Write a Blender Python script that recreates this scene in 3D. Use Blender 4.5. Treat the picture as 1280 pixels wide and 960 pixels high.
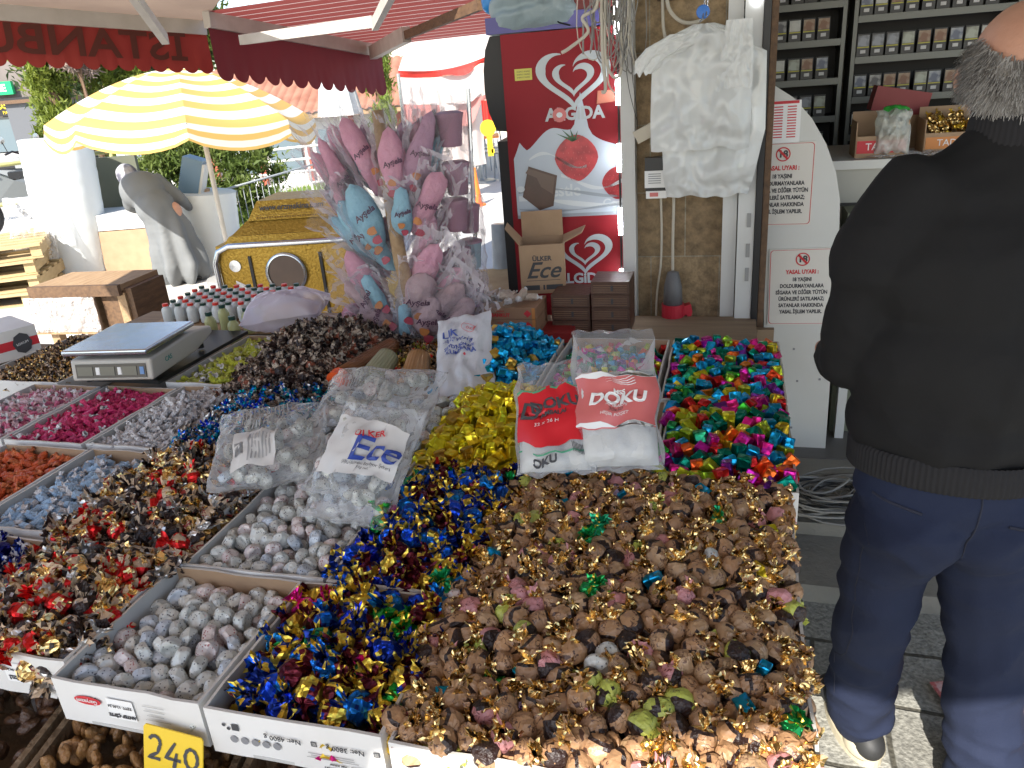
import bpy, bmesh, math, random
from math import sin, cos, pi, radians, atan2, sqrt, floor
from mathutils import Vector, Matrix, Euler, noise
random.seed(7)
scene = bpy.context.scene
for o in list(bpy.data.objects): bpy.data.objects.remove(o)
COL = scene.collection
# ------------------------------------------------------------- camera
H = 1.68; PITCH = radians(21.9); ROLL = radians(4.5); FPX = 961.0
cr, sr = cos(-ROLL), sin(-ROLL)
_r = Vector((1,0,0)); FWD = Vector((0,cos(PITCH),-sin(PITCH))); _u = _r.cross(FWD)
RT = _r*cr + _u*sr; UP = -_r*sr + _u*cr
CAM = Vector((0,0,H))
cd = bpy.data.cameras.new('camera'); cam = bpy.data.objects.new('camera', cd); COL.objects.link(cam)
cam.matrix_world = Matrix((( RT.x,UP.x,-FWD.x,0),(RT.y,UP.y,-FWD.y,0),(RT.z,UP.z,-FWD.z,H),(0,0,0,1)))
cd.sensor_width = 36; cd.lens = FPX/1280*36; cd.clip_start = .05; cd.clip_end = 400
scene.camera = cam
# ------------------------------------------------------------- world and sun
SUNV = Vector((-.30,-.72,.66)).normalized()
w = bpy.data.worlds.new('World'); scene.world = w; w.use_nodes = True
nt = w.node_tree; bg = nt.nodes['Background']; sky = nt.nodes.new('ShaderNodeTexSky')
sky.sky_type = 'NISHITA'; sky.sun_disc = False
sky.sun_elevation = math.asin(SUNV.z); sky.sun_rotation = atan2(SUNV.x, SUNV.y)
nt.links.new(sky.outputs[0], bg.inputs[0]); bg.inputs[1].default_value = .15
sl = bpy.data.lights.new('sun','SUN'); sl.energy = 5; sl.angle = radians(.5); sl.color = (1,.95,.87)
so = bpy.data.objects.new('sun', sl); COL.objects.link(so); so.rotation_euler = SUNV.to_track_quat('Z','Y').to_euler()
so.location = (0,-3,9)
scene.view_settings.view_transform = 'Standard'; scene.view_settings.look = 'None'
scene.view_settings.exposure = 1.12; scene.view_settings.gamma = 1; scene.view_settings.use_curve_mapping = False
# ------------------------------------------------------------- helpers
def ray(x,y): return FWD + RT*((x-640)/FPX) - UP*((y-480)/FPX)
def az(x,y,z):
    d = ray(x,y); return CAM + d*((z-H)/d.z)
def ay(x,y,Y):
    d = ray(x,y); return CAM + d*(Y/d.y)
A0 = radians(-17); UV = Vector((cos(A0),sin(A0),0)); VV = Vector((-sin(A0),cos(A0),0))
def S(u,v,z=0): return UV*u + VV*v + Vector((0,0,z))
def av(x,y,v):
    d = ray(x,y); return CAM + d*(v/d.dot(VV))
def suv(p): return p.dot(UV), p.dot(VV)
SM = Matrix.Rotation(A0,4,'Z')
def rnd(a,b): return random.uniform(a,b)
class MB:
    def __init__(s): s.v=[]; s.f=[]; s.m=[]
    def add(s, vs, fs, mi=0, M=None):
        b=len(s.v)
        s.v += [tuple(M@Vector(v)) if M else tuple(v) for v in vs]
        s.f += [tuple(i+b for i in f) for f in fs]
        s.m += (mi if isinstance(mi,list) else [mi]*len(fs)); return s
    def box(s, c, d, mi=0, M=None):
        x,y,z=d[0]/2,d[1]/2,d[2]/2
        vs=[(c[0]+a*x,c[1]+b*y,c[2]+e*z) for e in(-1,1) for b in(-1,1) for a in(-1,1)]
        return s.add(vs,[(0,2,3,1),(4,5,7,6),(0,1,5,4),(2,6,7,3),(0,4,6,2),(1,3,7,5)],mi,M)
    def bar(s, p0, p1, w, h=None, mi=0, up=(0,0,1)):
        p0=Vector(p0); p1=Vector(p1); h=h or w; d=(p1-p0); L=d.length; d.normalize()
        x=d.cross(Vector(up)); 
        if x.length<1e-4: x=d.cross(Vector((1,0,0)))
        x.normalize(); y=x.cross(d)
        M=Matrix(((x.x,d.x,y.x,p0.x),(x.y,d.y,y.y,p0.y),(x.z,d.z,y.z,p0.z),(0,0,0,1)))
        return s.box((0,L/2,0),(w,L,h),mi,M)
    def tube(s, pts, r, n=8, mi=0, cap=True):
        pts=[Vector(p) for p in pts]; rs=r if isinstance(r,(list,tuple)) else [r]*len(pts)
        vs=[]; fs=[]; x=None
        for i,p in enumerate(pts):
            d=(pts[min(i+1,len(pts)-1)]-pts[max(i-1,0)]).normalized()
            if x is None:
                x=d.cross(Vector((0,0,1)))
                if x.length<1e-3: x=d.cross(Vector((1,0,0)))
            x=(x-d*x.dot(d)).normalized(); y=d.cross(x)
            for k in range(n):
                a=2*pi*k/n; vs.append(p+(x*cos(a)+y*sin(a))*rs[i])
        for i in range(len(pts)-1):
            for k in range(n):
                k2=(k+1)%n; fs.append((i*n+k,i*n+k2,(i+1)*n+k2,(i+1)*n+k))
        if cap: fs.append(tuple(range(n))[::-1]); fs.append(tuple((len(pts)-1)*n+k for k in range(n)))
        return s.add(vs,fs,mi)
    def lathe(s, prof, n=24, mi=0, M=None, cap=True):
        vs=[]; fs=[]
        for r,z in prof:
            for k in range(n):
                a=2*pi*k/n; vs.append((r*cos(a),r*sin(a),z))
        for i in range(len(prof)-1):
            for k in range(n):
                k2=(k+1)%n; fs.append((i*n+k,i*n+k2,(i+1)*n+k2,(i+1)*n+k))
        if cap: fs.append(tuple(range(n))[::-1]); fs.append(tuple((len(prof)-1)*n+k for k in range(n)))
        return s.add(vs,fs,mi,M)
    def grid(s, fn, nu, nv, mi=0, M=None):
        vs=[fn(i/nu,j/nv) for j in range(nv+1) for i in range(nu+1)]
        fs=[(j*(nu+1)+i,j*(nu+1)+i+1,(j+1)*(nu+1)+i+1,(j+1)*(nu+1)+i) for j in range(nv) for i in range(nu)]
        return s.add(vs,fs,mi,M)
    def quad(s,a,b,c,d,mi=0): return s.add([a,b,c,d],[(0,1,2,3)],mi)
    def prism(s, pts, d, mi=0):          # polygon pts (3D) extruded by vector d
        n=len(pts); d=Vector(d); vs=[Vector(p) for p in pts]; vs+=[p+d for p in vs]
        fs=[tuple(range(n))[::-1],tuple(range(n,2*n))]+[(i,(i+1)%n,n+(i+1)%n,n+i) for i in range(n)]
        return s.add(vs,fs,mi)
    def mesh(s,name,mats,smooth=False):
        me=bpy.data.meshes.new(name); me.from_pydata([tuple(v) for v in s.v],[],s.f)
        for m in (mats if isinstance(mats,(list,tuple)) else [mats]): me.materials.append(m)
        me.polygons.foreach_set('material_index',s.m)
        if smooth: me.polygons.foreach_set('use_smooth',[True]*len(s.f))
        me.update(); return me
    def build(s,name,mats,parent=None,smooth=False,label=None,cat=None,group=None,kind=None,origin=None):
        if origin is not None:
            o0=Vector(origin); s.v=[tuple(Vector(v)-o0) for v in s.v]
        ob=bpy.data.objects.new(name,s.mesh(name,mats,smooth)); COL.objects.link(ob)
        if origin is not None: ob.location=origin
        if parent: ob.parent=parent
        tag(ob,label,cat,group,kind); return ob
def tag(o,label=None,cat=None,group=None,kind=None):
    if label: o['label']=label
    if cat: o['category']=cat
    if group: o['group']=group
    if kind: o['kind']=kind
    return o
def thing(name,label,cat,loc=(0,0,0),rz=0,group=None,M=None):
    o=bpy.data.objects.new(name,None); COL.objects.link(o); o.empty_display_size=.05
    if M is not None: o.matrix_world=M
    else: o.location=loc; o.rotation_euler=(0,0,rz)
    return tag(o,label,cat,group)
def copy_tree(o,parent=None):
    c=o.copy(); COL.objects.link(c); c.parent=parent
    if parent: c.matrix_parent_inverse=o.matrix_parent_inverse.copy()
    for ch in list(o.children): copy_tree(ch,c)
    return c
def frame(o,x,y):      # matrix with origin o, x axis along x, y axis near y
    x=Vector(x).normalized(); y=Vector(y); z=x.cross(y).normalized(); y=z.cross(x)
    return Matrix(((x.x,y.x,z.x,o[0]),(x.y,y.y,z.y,o[1]),(x.z,y.z,z.z,o[2]),(0,0,0,1)))
def text_mb(txt,size,M,mi=0,ext=.0004,mirror=False,bold=0,shear=0,align='CENTER',mb=None,xs=1):
    c=bpy.data.curves.new('t','FONT'); c.body=txt; c.size=size; c.extrude=ext; c.align_x=align; c.align_y='CENTER'; c.offset=bold; c.shear=shear; c.resolution_u=3
    o=bpy.data.objects.new('t',c); COL.objects.link(o)
    me=bpy.data.meshes.new_from_object(o.evaluated_get(bpy.context.evaluated_depsgraph_get()))
    mb=mb or MB(); X=Matrix.Diagonal((-xs if mirror else xs,1,1,1))
    mb.add([v.co.copy() for v in me.vertices],[tuple(p.vertices) for p in me.polygons],mi,M@X)
    bpy.data.objects.remove(o); bpy.data.curves.remove(c); bpy.data.meshes.remove(me)
    return mb
def blob(name, parts, vox=.012, smooth=3, disp=None, mats=None, parent=None, **kw):
    """parts: chains of capsules (p0,r0,p1,r1) or ellipsoids (c,(rx,ry,rz),rot); merged into one continuous surface"""
    bm=bmesh.new()
    for p in parts:
        if len(p)==4:
            p0,r0,p1,r1=Vector(p[0]),p[1],Vector(p[2]),p[3]; L=(p1-p0).length; n=max(2,int(L/(min(r0,r1)*.35))+1)
            for i in range(n+1):
                t=i/n; bmesh.ops.create_icosphere(bm,subdivisions=2,radius=r0+(r1-r0)*t,matrix=Matrix.Translation(p0.lerp(p1,t)))
        else:
            R=Euler(p[2] if len(p)>2 else (0,0,0)).to_matrix().to_4x4()
            bmesh.ops.create_icosphere(bm,subdivisions=3,radius=1,matrix=Matrix.Translation(p[0])@R@Matrix.Diagonal((*p[1],1)))
    me=bpy.data.meshes.new(name); bm.to_mesh(me); bm.free()
    t=bpy.data.objects.new('tmp',me); COL.objects.link(t)
    m=t.modifiers.new('r','REMESH'); m.mode='VOXEL'; m.voxel_size=vox
    m=t.modifiers.new('s','SMOOTH'); m.iterations=smooth; m.factor=.6
    me2=bpy.data.meshes.new_from_object(t.evaluated_get(bpy.context.evaluated_depsgraph_get())); bpy.data.objects.remove(t)
    me2.name=name
    if disp:
        ns=[v.normal.copy() for v in me2.vertices]
        for v,n in zip(me2.vertices,ns): v.co=v.co+n*disp(v.co,n)
    me2.materials.clear()
    for mm in (mats if isinstance(mats,(list,tuple)) else [mats]): me2.materials.append(mm)
    me2.polygons.foreach_set('use_smooth',[True]*len(me2.polygons))
    ob=bpy.data.objects.new(name,me2); COL.objects.link(ob)
    if parent: ob.parent=parent
    tag(ob,**kw); return ob
# ------------------------------------------------------------- materials
def mat(name,col=(.5,.5,.5),rough=.6,metal=0,col2=None,ns=8,bump=0,bs=40,bt='noise',contrast=.5,emit=0,alpha=1,trans=0,coat=0,stretch=None,rnd_hue=0,rnd_val=0,spec=.5,transl=0,detail=4):
    m=bpy.data.materials.new(name); m.use_nodes=True; nt=m.node_tree; N=nt.nodes; L=nt.links
    b=N['Principled BSDF']; b.inputs['Base Color'].default_value=(*col,1); b.inputs['Roughness'].default_value=rough; b.inputs['Metallic'].default_value=metal
    b.inputs['Alpha'].default_value=alpha; b.inputs['Transmission Weight'].default_value=trans; b.inputs['Coat Weight'].default_value=coat; b.inputs['Specular IOR Level'].default_value=spec
    tc=N.new('ShaderNodeTexCoord'); vec=tc.outputs['Object']
    if stretch:
        mp=N.new('ShaderNodeMapping'); mp.inputs['Scale'].default_value=stretch; L.new(vec,mp.inputs[0]); vec=mp.outputs[0]
    colout=None
    if col2:
        n=N.new('ShaderNodeTexNoise'); n.inputs['Scale'].default_value=ns; n.inputs['Detail'].default_value=detail; L.new(vec,n.inputs['Vector'])
        r=N.new('ShaderNodeValToRGB'); r.color_ramp.elements[0].position=.5-contrast/2; r.color_ramp.elements[1].position=.5+contrast/2
        r.color_ramp.elements[0].color=(*col,1); r.color_ramp.elements[1].color=(*col2,1)
        L.new(n.outputs['Fac'],r.inputs[0]); colout=r.outputs[0]
    if rnd_hue or rnd_val:
        oi=N.new('ShaderNodeObjectInfo'); hs=N.new('ShaderNodeHueSaturation')
        if colout: L.new(colout,hs.inputs['Color'])
        else: hs.inputs['Color'].default_value=(*col,1)
        for amt,inp,base,k in ((rnd_hue,'Hue',.5,1),(rnd_val,'Value',1,7.3)):
            if amt:
                a=N.new('ShaderNodeMath'); a.operation='MULTIPLY'; a.inputs[1].default_value=k; L.new(oi.outputs['Random'],a.inputs[0])
                fr=N.new('ShaderNodeMath'); fr.operation='FRACT'; L.new(a.outputs[0],fr.inputs[0])
                mr=N.new('ShaderNodeMapRange'); mr.inputs[3].default_value=base-amt; mr.inputs[4].default_value=base+amt; L.new(fr.outputs[0],mr.inputs[0]); L.new(mr.outputs[0],hs.inputs[inp])
        colout=hs.outputs[0]
    if colout: L.new(colout,b.inputs['Base Color'])
    if bump:
        if bt=='voronoi': t=N.new('ShaderNodeTexVoronoi'); o='Distance'
        elif bt=='crease':
            t=N.new('ShaderNodeTexVoronoi'); t.feature='F1'; t.distance='MANHATTAN'; o='Distance'
        else: t=N.new('ShaderNodeTexNoise'); t.inputs['Detail'].default_value=5; o='Fac'
        t.inputs['Scale'].default_value=bs; L.new(vec,t.inputs['Vector'])
        bp=N.new('ShaderNodeBump'); bp.inputs['Strength'].default_value=bump; bp.inputs['Distance'].default_value=.02; L.new(t.outputs[o],bp.inputs['Height']); L.new(bp.outputs[0],b.inputs['Normal'])
    if emit: b.inputs['Emission Color'].default_value=(*col,1); b.inputs['Emission Strength'].default_value=emit
    if transl:
        ts=N.new('ShaderNodeBsdfTranslucent'); mx=N.new('ShaderNodeMixShader'); mx.inputs[0].default_value=transl
        if colout: L.new(colout,ts.inputs[0])
        else: ts.inputs[0].default_value=(*col,1)
        L.new(b.outputs[0],mx.inputs[1]); L.new(ts.outputs[0],mx.inputs[2]); L.new(mx.outputs[0],N['Material Output'].inputs[0])
    return m
def film(name,col=(.85,.87,.9),fac=.18,rough=.12,bs=60,milky=.1):
    m=bpy.data.materials.new(name); m.use_nodes=True; nt=m.node_tree; N=nt.nodes; L=nt.links
    b=N['Principled BSDF']; b.inputs['Base Color'].default_value=(*col,1); b.inputs['Roughness'].default_value=rough; b.inputs['Specular IOR Level'].default_value=.9
    tr=N.new('ShaderNodeBsdfTransparent'); mx=N.new('ShaderNodeMixShader')
    tc=N.new('ShaderNodeTexCoord'); n0=N.new('ShaderNodeTexNoise'); n0.inputs['Scale'].default_value=bs*.25; L.new(tc.outputs['Object'],n0.inputs['Vector']); ma=N.new('ShaderNodeMixRGB'); ma.blend_type='ADD'; ma.inputs[0].default_value=.12; L.new(tc.outputs['Object'],ma.inputs[1]); L.new(n0.outputs['Color'],ma.inputs[2])
    n=N.new('ShaderNodeTexVoronoi'); n.inputs['Scale'].default_value=bs*.35; L.new(ma.outputs[0],n.inputs['Vector'])
    bp=N.new('ShaderNodeBump'); bp.inputs['Strength'].default_value=.8; bp.inputs['Distance'].default_value=.015; L.new(n.outputs['Distance'],bp.inputs['Height']); L.new(bp.outputs[0],b.inputs['Normal'])
    fr=N.new('ShaderNodeFresnel'); fr.inputs[0].default_value=1.45; L.new(bp.outputs[0],fr.inputs['Normal'])
    mr=N.new('ShaderNodeMapRange'); mr.inputs[1].default_value=.04; mr.inputs[2].default_value=.5; mr.inputs[3].default_value=fac; mr.inputs[4].default_value=min(.95,fac+.5); L.new(fr.outputs[0],mr.inputs[0])
    L.new(mr.outputs[0],mx.inputs[0]); L.new(tr.outputs[0],mx.inputs[1]); L.new(b.outputs[0],mx.inputs[2]); L.new(mx.outputs[0],N['Material Output'].inputs[0])
    return m
def foil(name,col,rough=.27,**k): return mat(name,col,rough+.06,.82,bump=.7,bs=k.pop('bs',70),bt='voronoi',**k)
M={}
M['white_card']=mat('white_card',(.72,.71,.69),.6,col2=(.62,.60,.57),ns=6,bump=.05,bs=30)
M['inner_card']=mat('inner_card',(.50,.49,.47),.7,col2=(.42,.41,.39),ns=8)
M['kraft']=mat('kraft',(.42,.28,.17),.75,col2=(.34,.22,.13),ns=10,bump=.1,bs=60)
M['ink']=mat('ink',(.05,.05,.055),.6); M['grey_ink']=mat('grey_ink',(.22,.22,.23),.6)
M['red_ink']=mat('red_ink',(.55,.02,.03),.5); M['blue_ink']=mat('blue_ink',(.02,.05,.28),.5)
M['white']=mat('white',(.8,.8,.79),.5); M['black']=mat('black',(.012,.012,.013),.45)
M['wood']=mat('wood',(.40,.27,.15),.7,col2=(.26,.16,.08),ns=5,stretch=(12,1.5,12),bump=.2,bs=20)
M['dark_wood']=mat('dark_wood',(.16,.09,.045),.7,col2=(.08,.045,.025),ns=5,stretch=(10,2,10),bump=.2,bs=20)
M['steel']=mat('steel',(.6,.62,.64),.25,1,bump=.02,bs=200)
M['paint_white']=mat('paint_white',(.62,.62,.60),.45,col2=(.52,.52,.50),ns=3,bump=.03,bs=40)
M['grey_metal']=mat('grey_metal',(.32,.32,.31),.5,col2=(.24,.24,.235),ns=6)
M['cable']=mat('cable',(.50,.46,.38),.6); M['cable_grey']=mat('cable_grey',(.24,.23,.21),.6); M['cable_black']=mat('cable_black',(.02,.02,.02),.5)
M['film']=film('film',fac=.13); M['film_thick']=film('film_thick',fac=.28,milky=.2,rough=.2)
# ============================================================= SETTING
def ground_mat():
    m=mat('street_concrete',(.50,.48,.45),.85,col2=(.42,.40,.37),ns=1.2,bump=.15,bs=30,detail=8); return m
MB().grid(lambda a,b:(-160+320*a,-60+320*b,0),8,8).build('street',ground_mat(),kind='structure')
def paver_mat():
    m=mat('stone_paving',(.17,.17,.15),.8,bump=.4,bs=60); nt=m.node_tree; N=nt.nodes; L=nt.links; b=N['Principled BSDF']
    tc=N.new('ShaderNodeTexCoord'); mp=N.new('ShaderNodeMapping'); mp.inputs['Rotation'].default_value=(0,0,-A0+radians(3)); L.new(tc.outputs['Object'],mp.inputs[0])
    nz=N.new('ShaderNodeTexNoise'); nz.inputs['Scale'].default_value=3; L.new(mp.outputs[0],nz.inputs['Vector'])
    ad=N.new('ShaderNodeMixRGB'); ad.blend_type='ADD'; ad.inputs[0].default_value=.03; L.new(mp.outputs[0],ad.inputs[1]); L.new(nz.outputs['Color'],ad.inputs[2])
    br=N.new('ShaderNodeTexBrick'); br.inputs['Scale'].default_value=1; br.inputs['Brick Width'].default_value=.36; br.inputs['Row Height'].default_value=.23; br.inputs['Mortar Size'].default_value=.009; br.inputs['Mortar Smooth'].default_value=.5
    br.inputs['Color1'].default_value=(.29,.285,.25,1); br.inputs['Color2'].default_value=(.22,.215,.19,1); br.inputs['Mortar'].default_value=(.07,.065,.05,1); L.new(ad.outputs[0],br.inputs['Vector'])
    n2=N.new('ShaderNodeTexNoise'); n2.inputs['Scale'].default_value=90; n2.inputs['Detail'].default_value=6; L.new(tc.outputs['Object'],n2.inputs['Vector'])
    mr=N.new('ShaderNodeMapRange'); mr.inputs[1].default_value=.3; mr.inputs[2].default_value=.7; mr.inputs[3].default_value=.55; mr.inputs[4].default_value=1.35; L.new(n2.outputs['Fac'],mr.inputs[0])
    mu=N.new('ShaderNodeMixRGB'); mu.blend_type='MULTIPLY'; mu.inputs[0].default_value=1; L.new(br.outputs['Color'],mu.inputs[1]); L.new(mr.outputs[0],mu.inputs[2]); L.new(mu.outputs[0],b.inputs['Base Color'])
    bp=N.new('ShaderNodeBump'); bp.inputs['Strength'].default_value=.6; bp.inputs['Distance'].default_value=.01
    sm=N.new('ShaderNodeMath'); sm.operation='MULTIPLY_ADD'; sm.inputs[1].default_value=-1.2; L.new(br.outputs['Fac'],sm.inputs[0]); L.new(n2.outputs['Fac'],sm.inputs[2]); L.new(sm.outputs[0],bp.inputs['Height']); L.new(bp.outputs[0],b.inputs['Normal'])
    return m
MB().add([S(-1.6,-3,.004),S(3.2,-3,.004),S(3.2,2.52,.004),S(-1.6,2.52,.004)],[(0,1,2,3)]).build('stone_pavement',paver_mat(),kind='structure')
M['step']=mat('step_stone',(.25,.235,.20),.8,col2=(.17,.16,.14),ns=7,bump=.25,bs=50)
MB().box((1.2,2.78,.06),(3.6,.50,.12),M=SM).build('doorstep_kerb',M['step'],kind='structure')
MB().box((1.2,2.38,.035),(3.6,.30,.07),M=SM).build('lower_step',M['step'],kind='structure')
M['shop_floor']=mat('shop_floor',(.14,.13,.12),.5,col2=(.1,.095,.09),ns=5)
MB().box((1.9,4.1,.065),(4.6,2.14,.12),M=SM).build('shop_floor',M['shop_floor'],kind='structure')
# ---- shop facade: stone pillar
def stone_mat():
    m=mat('stone_cladding',(.3,.2,.1),.75,bump=.3,bs=60); nt=m.node_tree; N=nt.nodes; L=nt.links; b=N['Principled BSDF']
    tc=N.new('ShaderNodeTexCoord'); sp=N.new('ShaderNodeSeparateXYZ'); L.new(tc.outputs['Object'],sp.inputs[0]); cb=N.new('ShaderNodeCombineXYZ'); 
    ad=N.new('ShaderNodeMath'); L.new(sp.outputs[0],ad.inputs[0]); L.new(sp.outputs[1],ad.inputs[1]); L.new(ad.outputs[0],cb.inputs[0]); L.new(sp.outputs[2],cb.inputs[1])
    br=N.new('ShaderNodeTexBrick'); br.inputs['Scale'].default_value=1; br.inputs['Brick Width'].default_value=.26; br.inputs['Row Height'].default_value=.245; br.inputs['Mortar Size'].default_value=.0022; br.inputs['Bias'].default_value=0
    br.inputs['Color1'].default_value=(.33,.235,.13,1); br.inputs['Color2'].default_value=(.22,.15,.08,1); br.inputs['Mortar'].default_value=(.30,.27,.2,1); L.new(cb.outputs[0],br.inputs['Vector'])
    n2=N.new('ShaderNodeTexNoise'); n2.inputs['Scale'].default_value=28; n2.inputs['Detail'].default_value=8; n2.inputs['Roughness'].default_value=.7; L.new(tc.outputs['Object'],n2.inputs['Vector'])
    mr=N.new('ShaderNodeMapRange'); mr.inputs[1].default_value=.3; mr.inputs[2].default_value=.65; mr.inputs[3].default_value=.5; mr.inputs[4].default_value=1.25; L.new(n2.outputs['Fac'],mr.inputs[0])
    mu=N.new('ShaderNodeMixRGB'); mu.blend_type='MULTIPLY'; mu.inputs[0].default_value=1; L.new(br.outputs['Color'],mu.inputs[1]); L.new(mr.outputs[0],mu.inputs[2]); L.new(mu.outputs[0],b.inputs['Base Color'])
    return m
o=MB().box((0,0,1.4),(.32,.3,2.56)).build('stone_pillar',stone_mat(),label='brown stone clad pillar between the freezer and the white door frame',cat='pillar')
o.matrix_world=SM@Matrix.Translation((-.20,3.15,0))
# white frames with led strips
M['led']=mat('led_white',(.95,.97,1),.4,emit=9)
def led_strip(p,M0,parent):
    MB().box((0,0,0),(.016,.008,.05),0,M0@Matrix.Translation(p)).build('led_strip_light',M['led'],parent)
f=thing('door_frame','pale grey metal shop door frame with small lit lamps right of the stone pillar','door frame',M=SM.copy())
MB().box((-.018,3.0,1.32),(.05,.12,2.4)).build('inner_post',M['paint_white'],f)
fp=MB().box((.04,2.985,1.32),(.058,.15,2.4)).build('outer_post',M['paint_white'],f)
for z in (1.86,1.48,.62): led_strip((.045,2.905,z),Matrix(),f)
for z in (.93,1.13,1.02): MB().box((.05,2.908,z),(.014,.004,.05)).build('latch_plate',M['grey_metal'],f)
MB().box((.082,2.975,1.32),(.022,.15,2.4)).build('rubber_seal',M['black'],f)
MB().box((.106,2.99,1.32),(.022,.15,2.4)).build('brown_edge',M['dark_wood'],f)
f=thing('light_frame','pale metal upright with a row of lit lamps between freezer and stone pillar','frame',M=SM.copy())
MB().box((-.385,2.98,1.3),(.05,.08,2.5)).build('upright',M['paint_white'],f)
for i in range(6): 
    for k in range(3): led_strip((-.418,2.945,1.86-i*.235-k*.026),Matrix(),f)
MB().tube([(-.418,2.955,2.0),(-.418,2.953,1.2),(-.420,2.953,.5)],.004,5).build('cable',M['cable_black'],f)
# ---- shop interior
M['shop_wall']=mat('shop_wall',(.05,.045,.04),.7); M['shop_side']=mat('shop_side_wall',(.35,.33,.27),.7,col2=(.28,.26,.2),ns=4)
MB().box((2.1,4.70,1.4),(4.6,.1,2.6),M=SM).build('shop_back_wall',M['shop_side'],label='plain back wall behind the cigarette shelves',cat='wall')
MB().box((-.22,3.95,1.4),(.1,1.4,2.6),M=SM).build('shop_side_wall',M['shop_side'],label='side wall of the shop left of the cigarette shelves',cat='wall')
MB().box((1.0,1.50,2.85),(4.4,3.4,.08),M=SM).build('shade_slab',M['shop_side'],kind='structure')  # unseen slab, added to keep the sun off the facade and freezer
# awnings
def awn_mat(name,c1,c2,sc):
    m=mat(name,c1,.8,transl=.35); nt=m.node_tree; N=nt.nodes; L=nt.links; b=N['Principled BSDF']
    tc=N.new('ShaderNodeTexCoord'); sp=N.new('ShaderNodeSeparateXYZ'); L.new(tc.outputs['Object'],sp.inputs[0])
    a=N.new('ShaderNodeMath'); a.operation='MULTIPLY'; a.inputs[1].default_value=sc; L.new(sp.outputs[0],a.inputs[0])
    fr=N.new('ShaderNodeMath'); fr.operation='FRACT'; L.new(a.outputs[0],fr.inputs[0])
    g=N.new('ShaderNodeMath'); g.operation='GREATER_THAN'; g.inputs[1].default_value=.88; L.new(fr.outputs[0],g.inputs[0])
    mx=N.new('ShaderNodeMixRGB'); mx.inputs[1].default_value=(*c1,1); mx.inputs[2].default_value=(*c2,1); L.new(g.outputs[0],mx.inputs[0]); L.new(mx.outputs[0],b.inputs['Base Color'])
    for n in N:
        if n.type=='BSDF_TRANSLUCENT': L.new(mx.outputs[0],n.inputs[0])
    return m
M['awning_red']=mat('awning_red',(.30,.035,.025),.8,transl=.16,col2=(.27,.025,.02),ns=6)
M['awning_maroon']=mat('awning_maroon',(.17,.022,.03),.8,transl=.15,col2=(.19,.022,.03),ns=6)
M['awning_beige']=mat('awning_beige',(.36,.26,.19),.8,transl=.3,col2=(.28,.20,.15),ns=3)
M['awning_stripe']=awn_mat('awning_stripe',(.30,.065,.055),(.62,.48,.43),8.5)
M['bar']=mat('awning_bar',(.55,.52,.47),.5,col2=(.42,.39,.34),ns=8)
def valance(a,b,drop,n,mirrortext=None,mat_=None,parent=None,scal=.035,seed=0):
    a=Vector(a); b=Vector(b); nu=n*10; nv=6; out=(b-a).cross(Vector((0,0,1))).normalized()
    def fn(s,t):
        sc=abs(sin(pi*s*n))**.6*scal
        p=a.lerp(b,s); d=(drop-scal+sc)*t
        k=noise.noise(Vector((s*9,t*1.5,seed)))*.02*t+noise.noise(Vector((s*30,t*1,seed+4)))*.008*t
        return p+Vector((0,0,-d))+out*k
    mb=MB(); g=[fn(i/nu,j/nv) for j in range(nv+1) for i in range(nu+1)]
    mb.grid(fn,nu,nv); return mb.build('valance',mat_,parent,smooth=True)
# awning 1 (left, letters showing through)
aw=thing('awning','red shop awning with mirrored letters on its hanging valance at the left','awning')
L1=ay(-120,4,4.3); R1=ay(256,33,5.3)
MB().bar(L1,R1,.05,.10).build('front_bar',M['bar'],aw)
d1=(R1-L1).normalized()
valance(L1-Vector((0,0,.045)),R1-Vector((0,0,.045)),.23,16,mat_=M['awning_red'],parent=aw)
o1=d1.cross(Vector((0,0,1)))
mb=MB(); mtl=frame(L1.lerp(R1,.54)-Vector((0,0,.135))-o1*(-.02)*-1, d1, (0,0,1))
text_mb('UBNATSİ'[::-1],.21,frame(L1.lerp(R1,.535)-Vector((0,0,.14))+o1*.024,d1,(0,0,1)),mirror=True,mb=mb,bold=.004,xs=1.25)
M['valance_letters']=mat('valance_letters',(.12,.03,.02),.8,transl=.2)
mb.build('lettering',M['valance_letters'],aw)
MB().add([L1+Vector((0,0,.03)),R1+Vector((0,0,.03)),Vector((1.6,-1.22,2.62)),Vector((-.25,-1.22,2.62)),Vector((-.33,-1.16,2.62)),Vector((-1.05,-1.16,2.62)),Vector((-1.15,-1.3,2.62)),Vector((-3.0,-1.30,2.62))],[(0,1,2,3,4,5,6,7)]).build('canopy_fabric',M['awning_beige'],aw)  # rear edge, out of view, is notched to shape the sun patches below
MB().bar(ay(206,49,4.2),ay(165,-8,3.6),.035,.05).build('folding_arm',M['bar'],aw)
# awning 2
aw=thing('awning','striped red awning with maroon scalloped valance and folding arms','awning')
L2=ay(258,24,4.95); R2=ay(475,64,6.6)
d2=(R2-L2).normalized(); o2=d2.cross(Vector((0,0,1)))
MB().bar(L2,R2,.05,.09).build('front_bar',M['bar'],aw)
valance(L2-Vector((0,0,.04)),R2+d2*.02-Vector((0,0,.04)),.29,13,mat_=M['awning_maroon'],parent=aw,scal=.05,seed=5)
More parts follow.
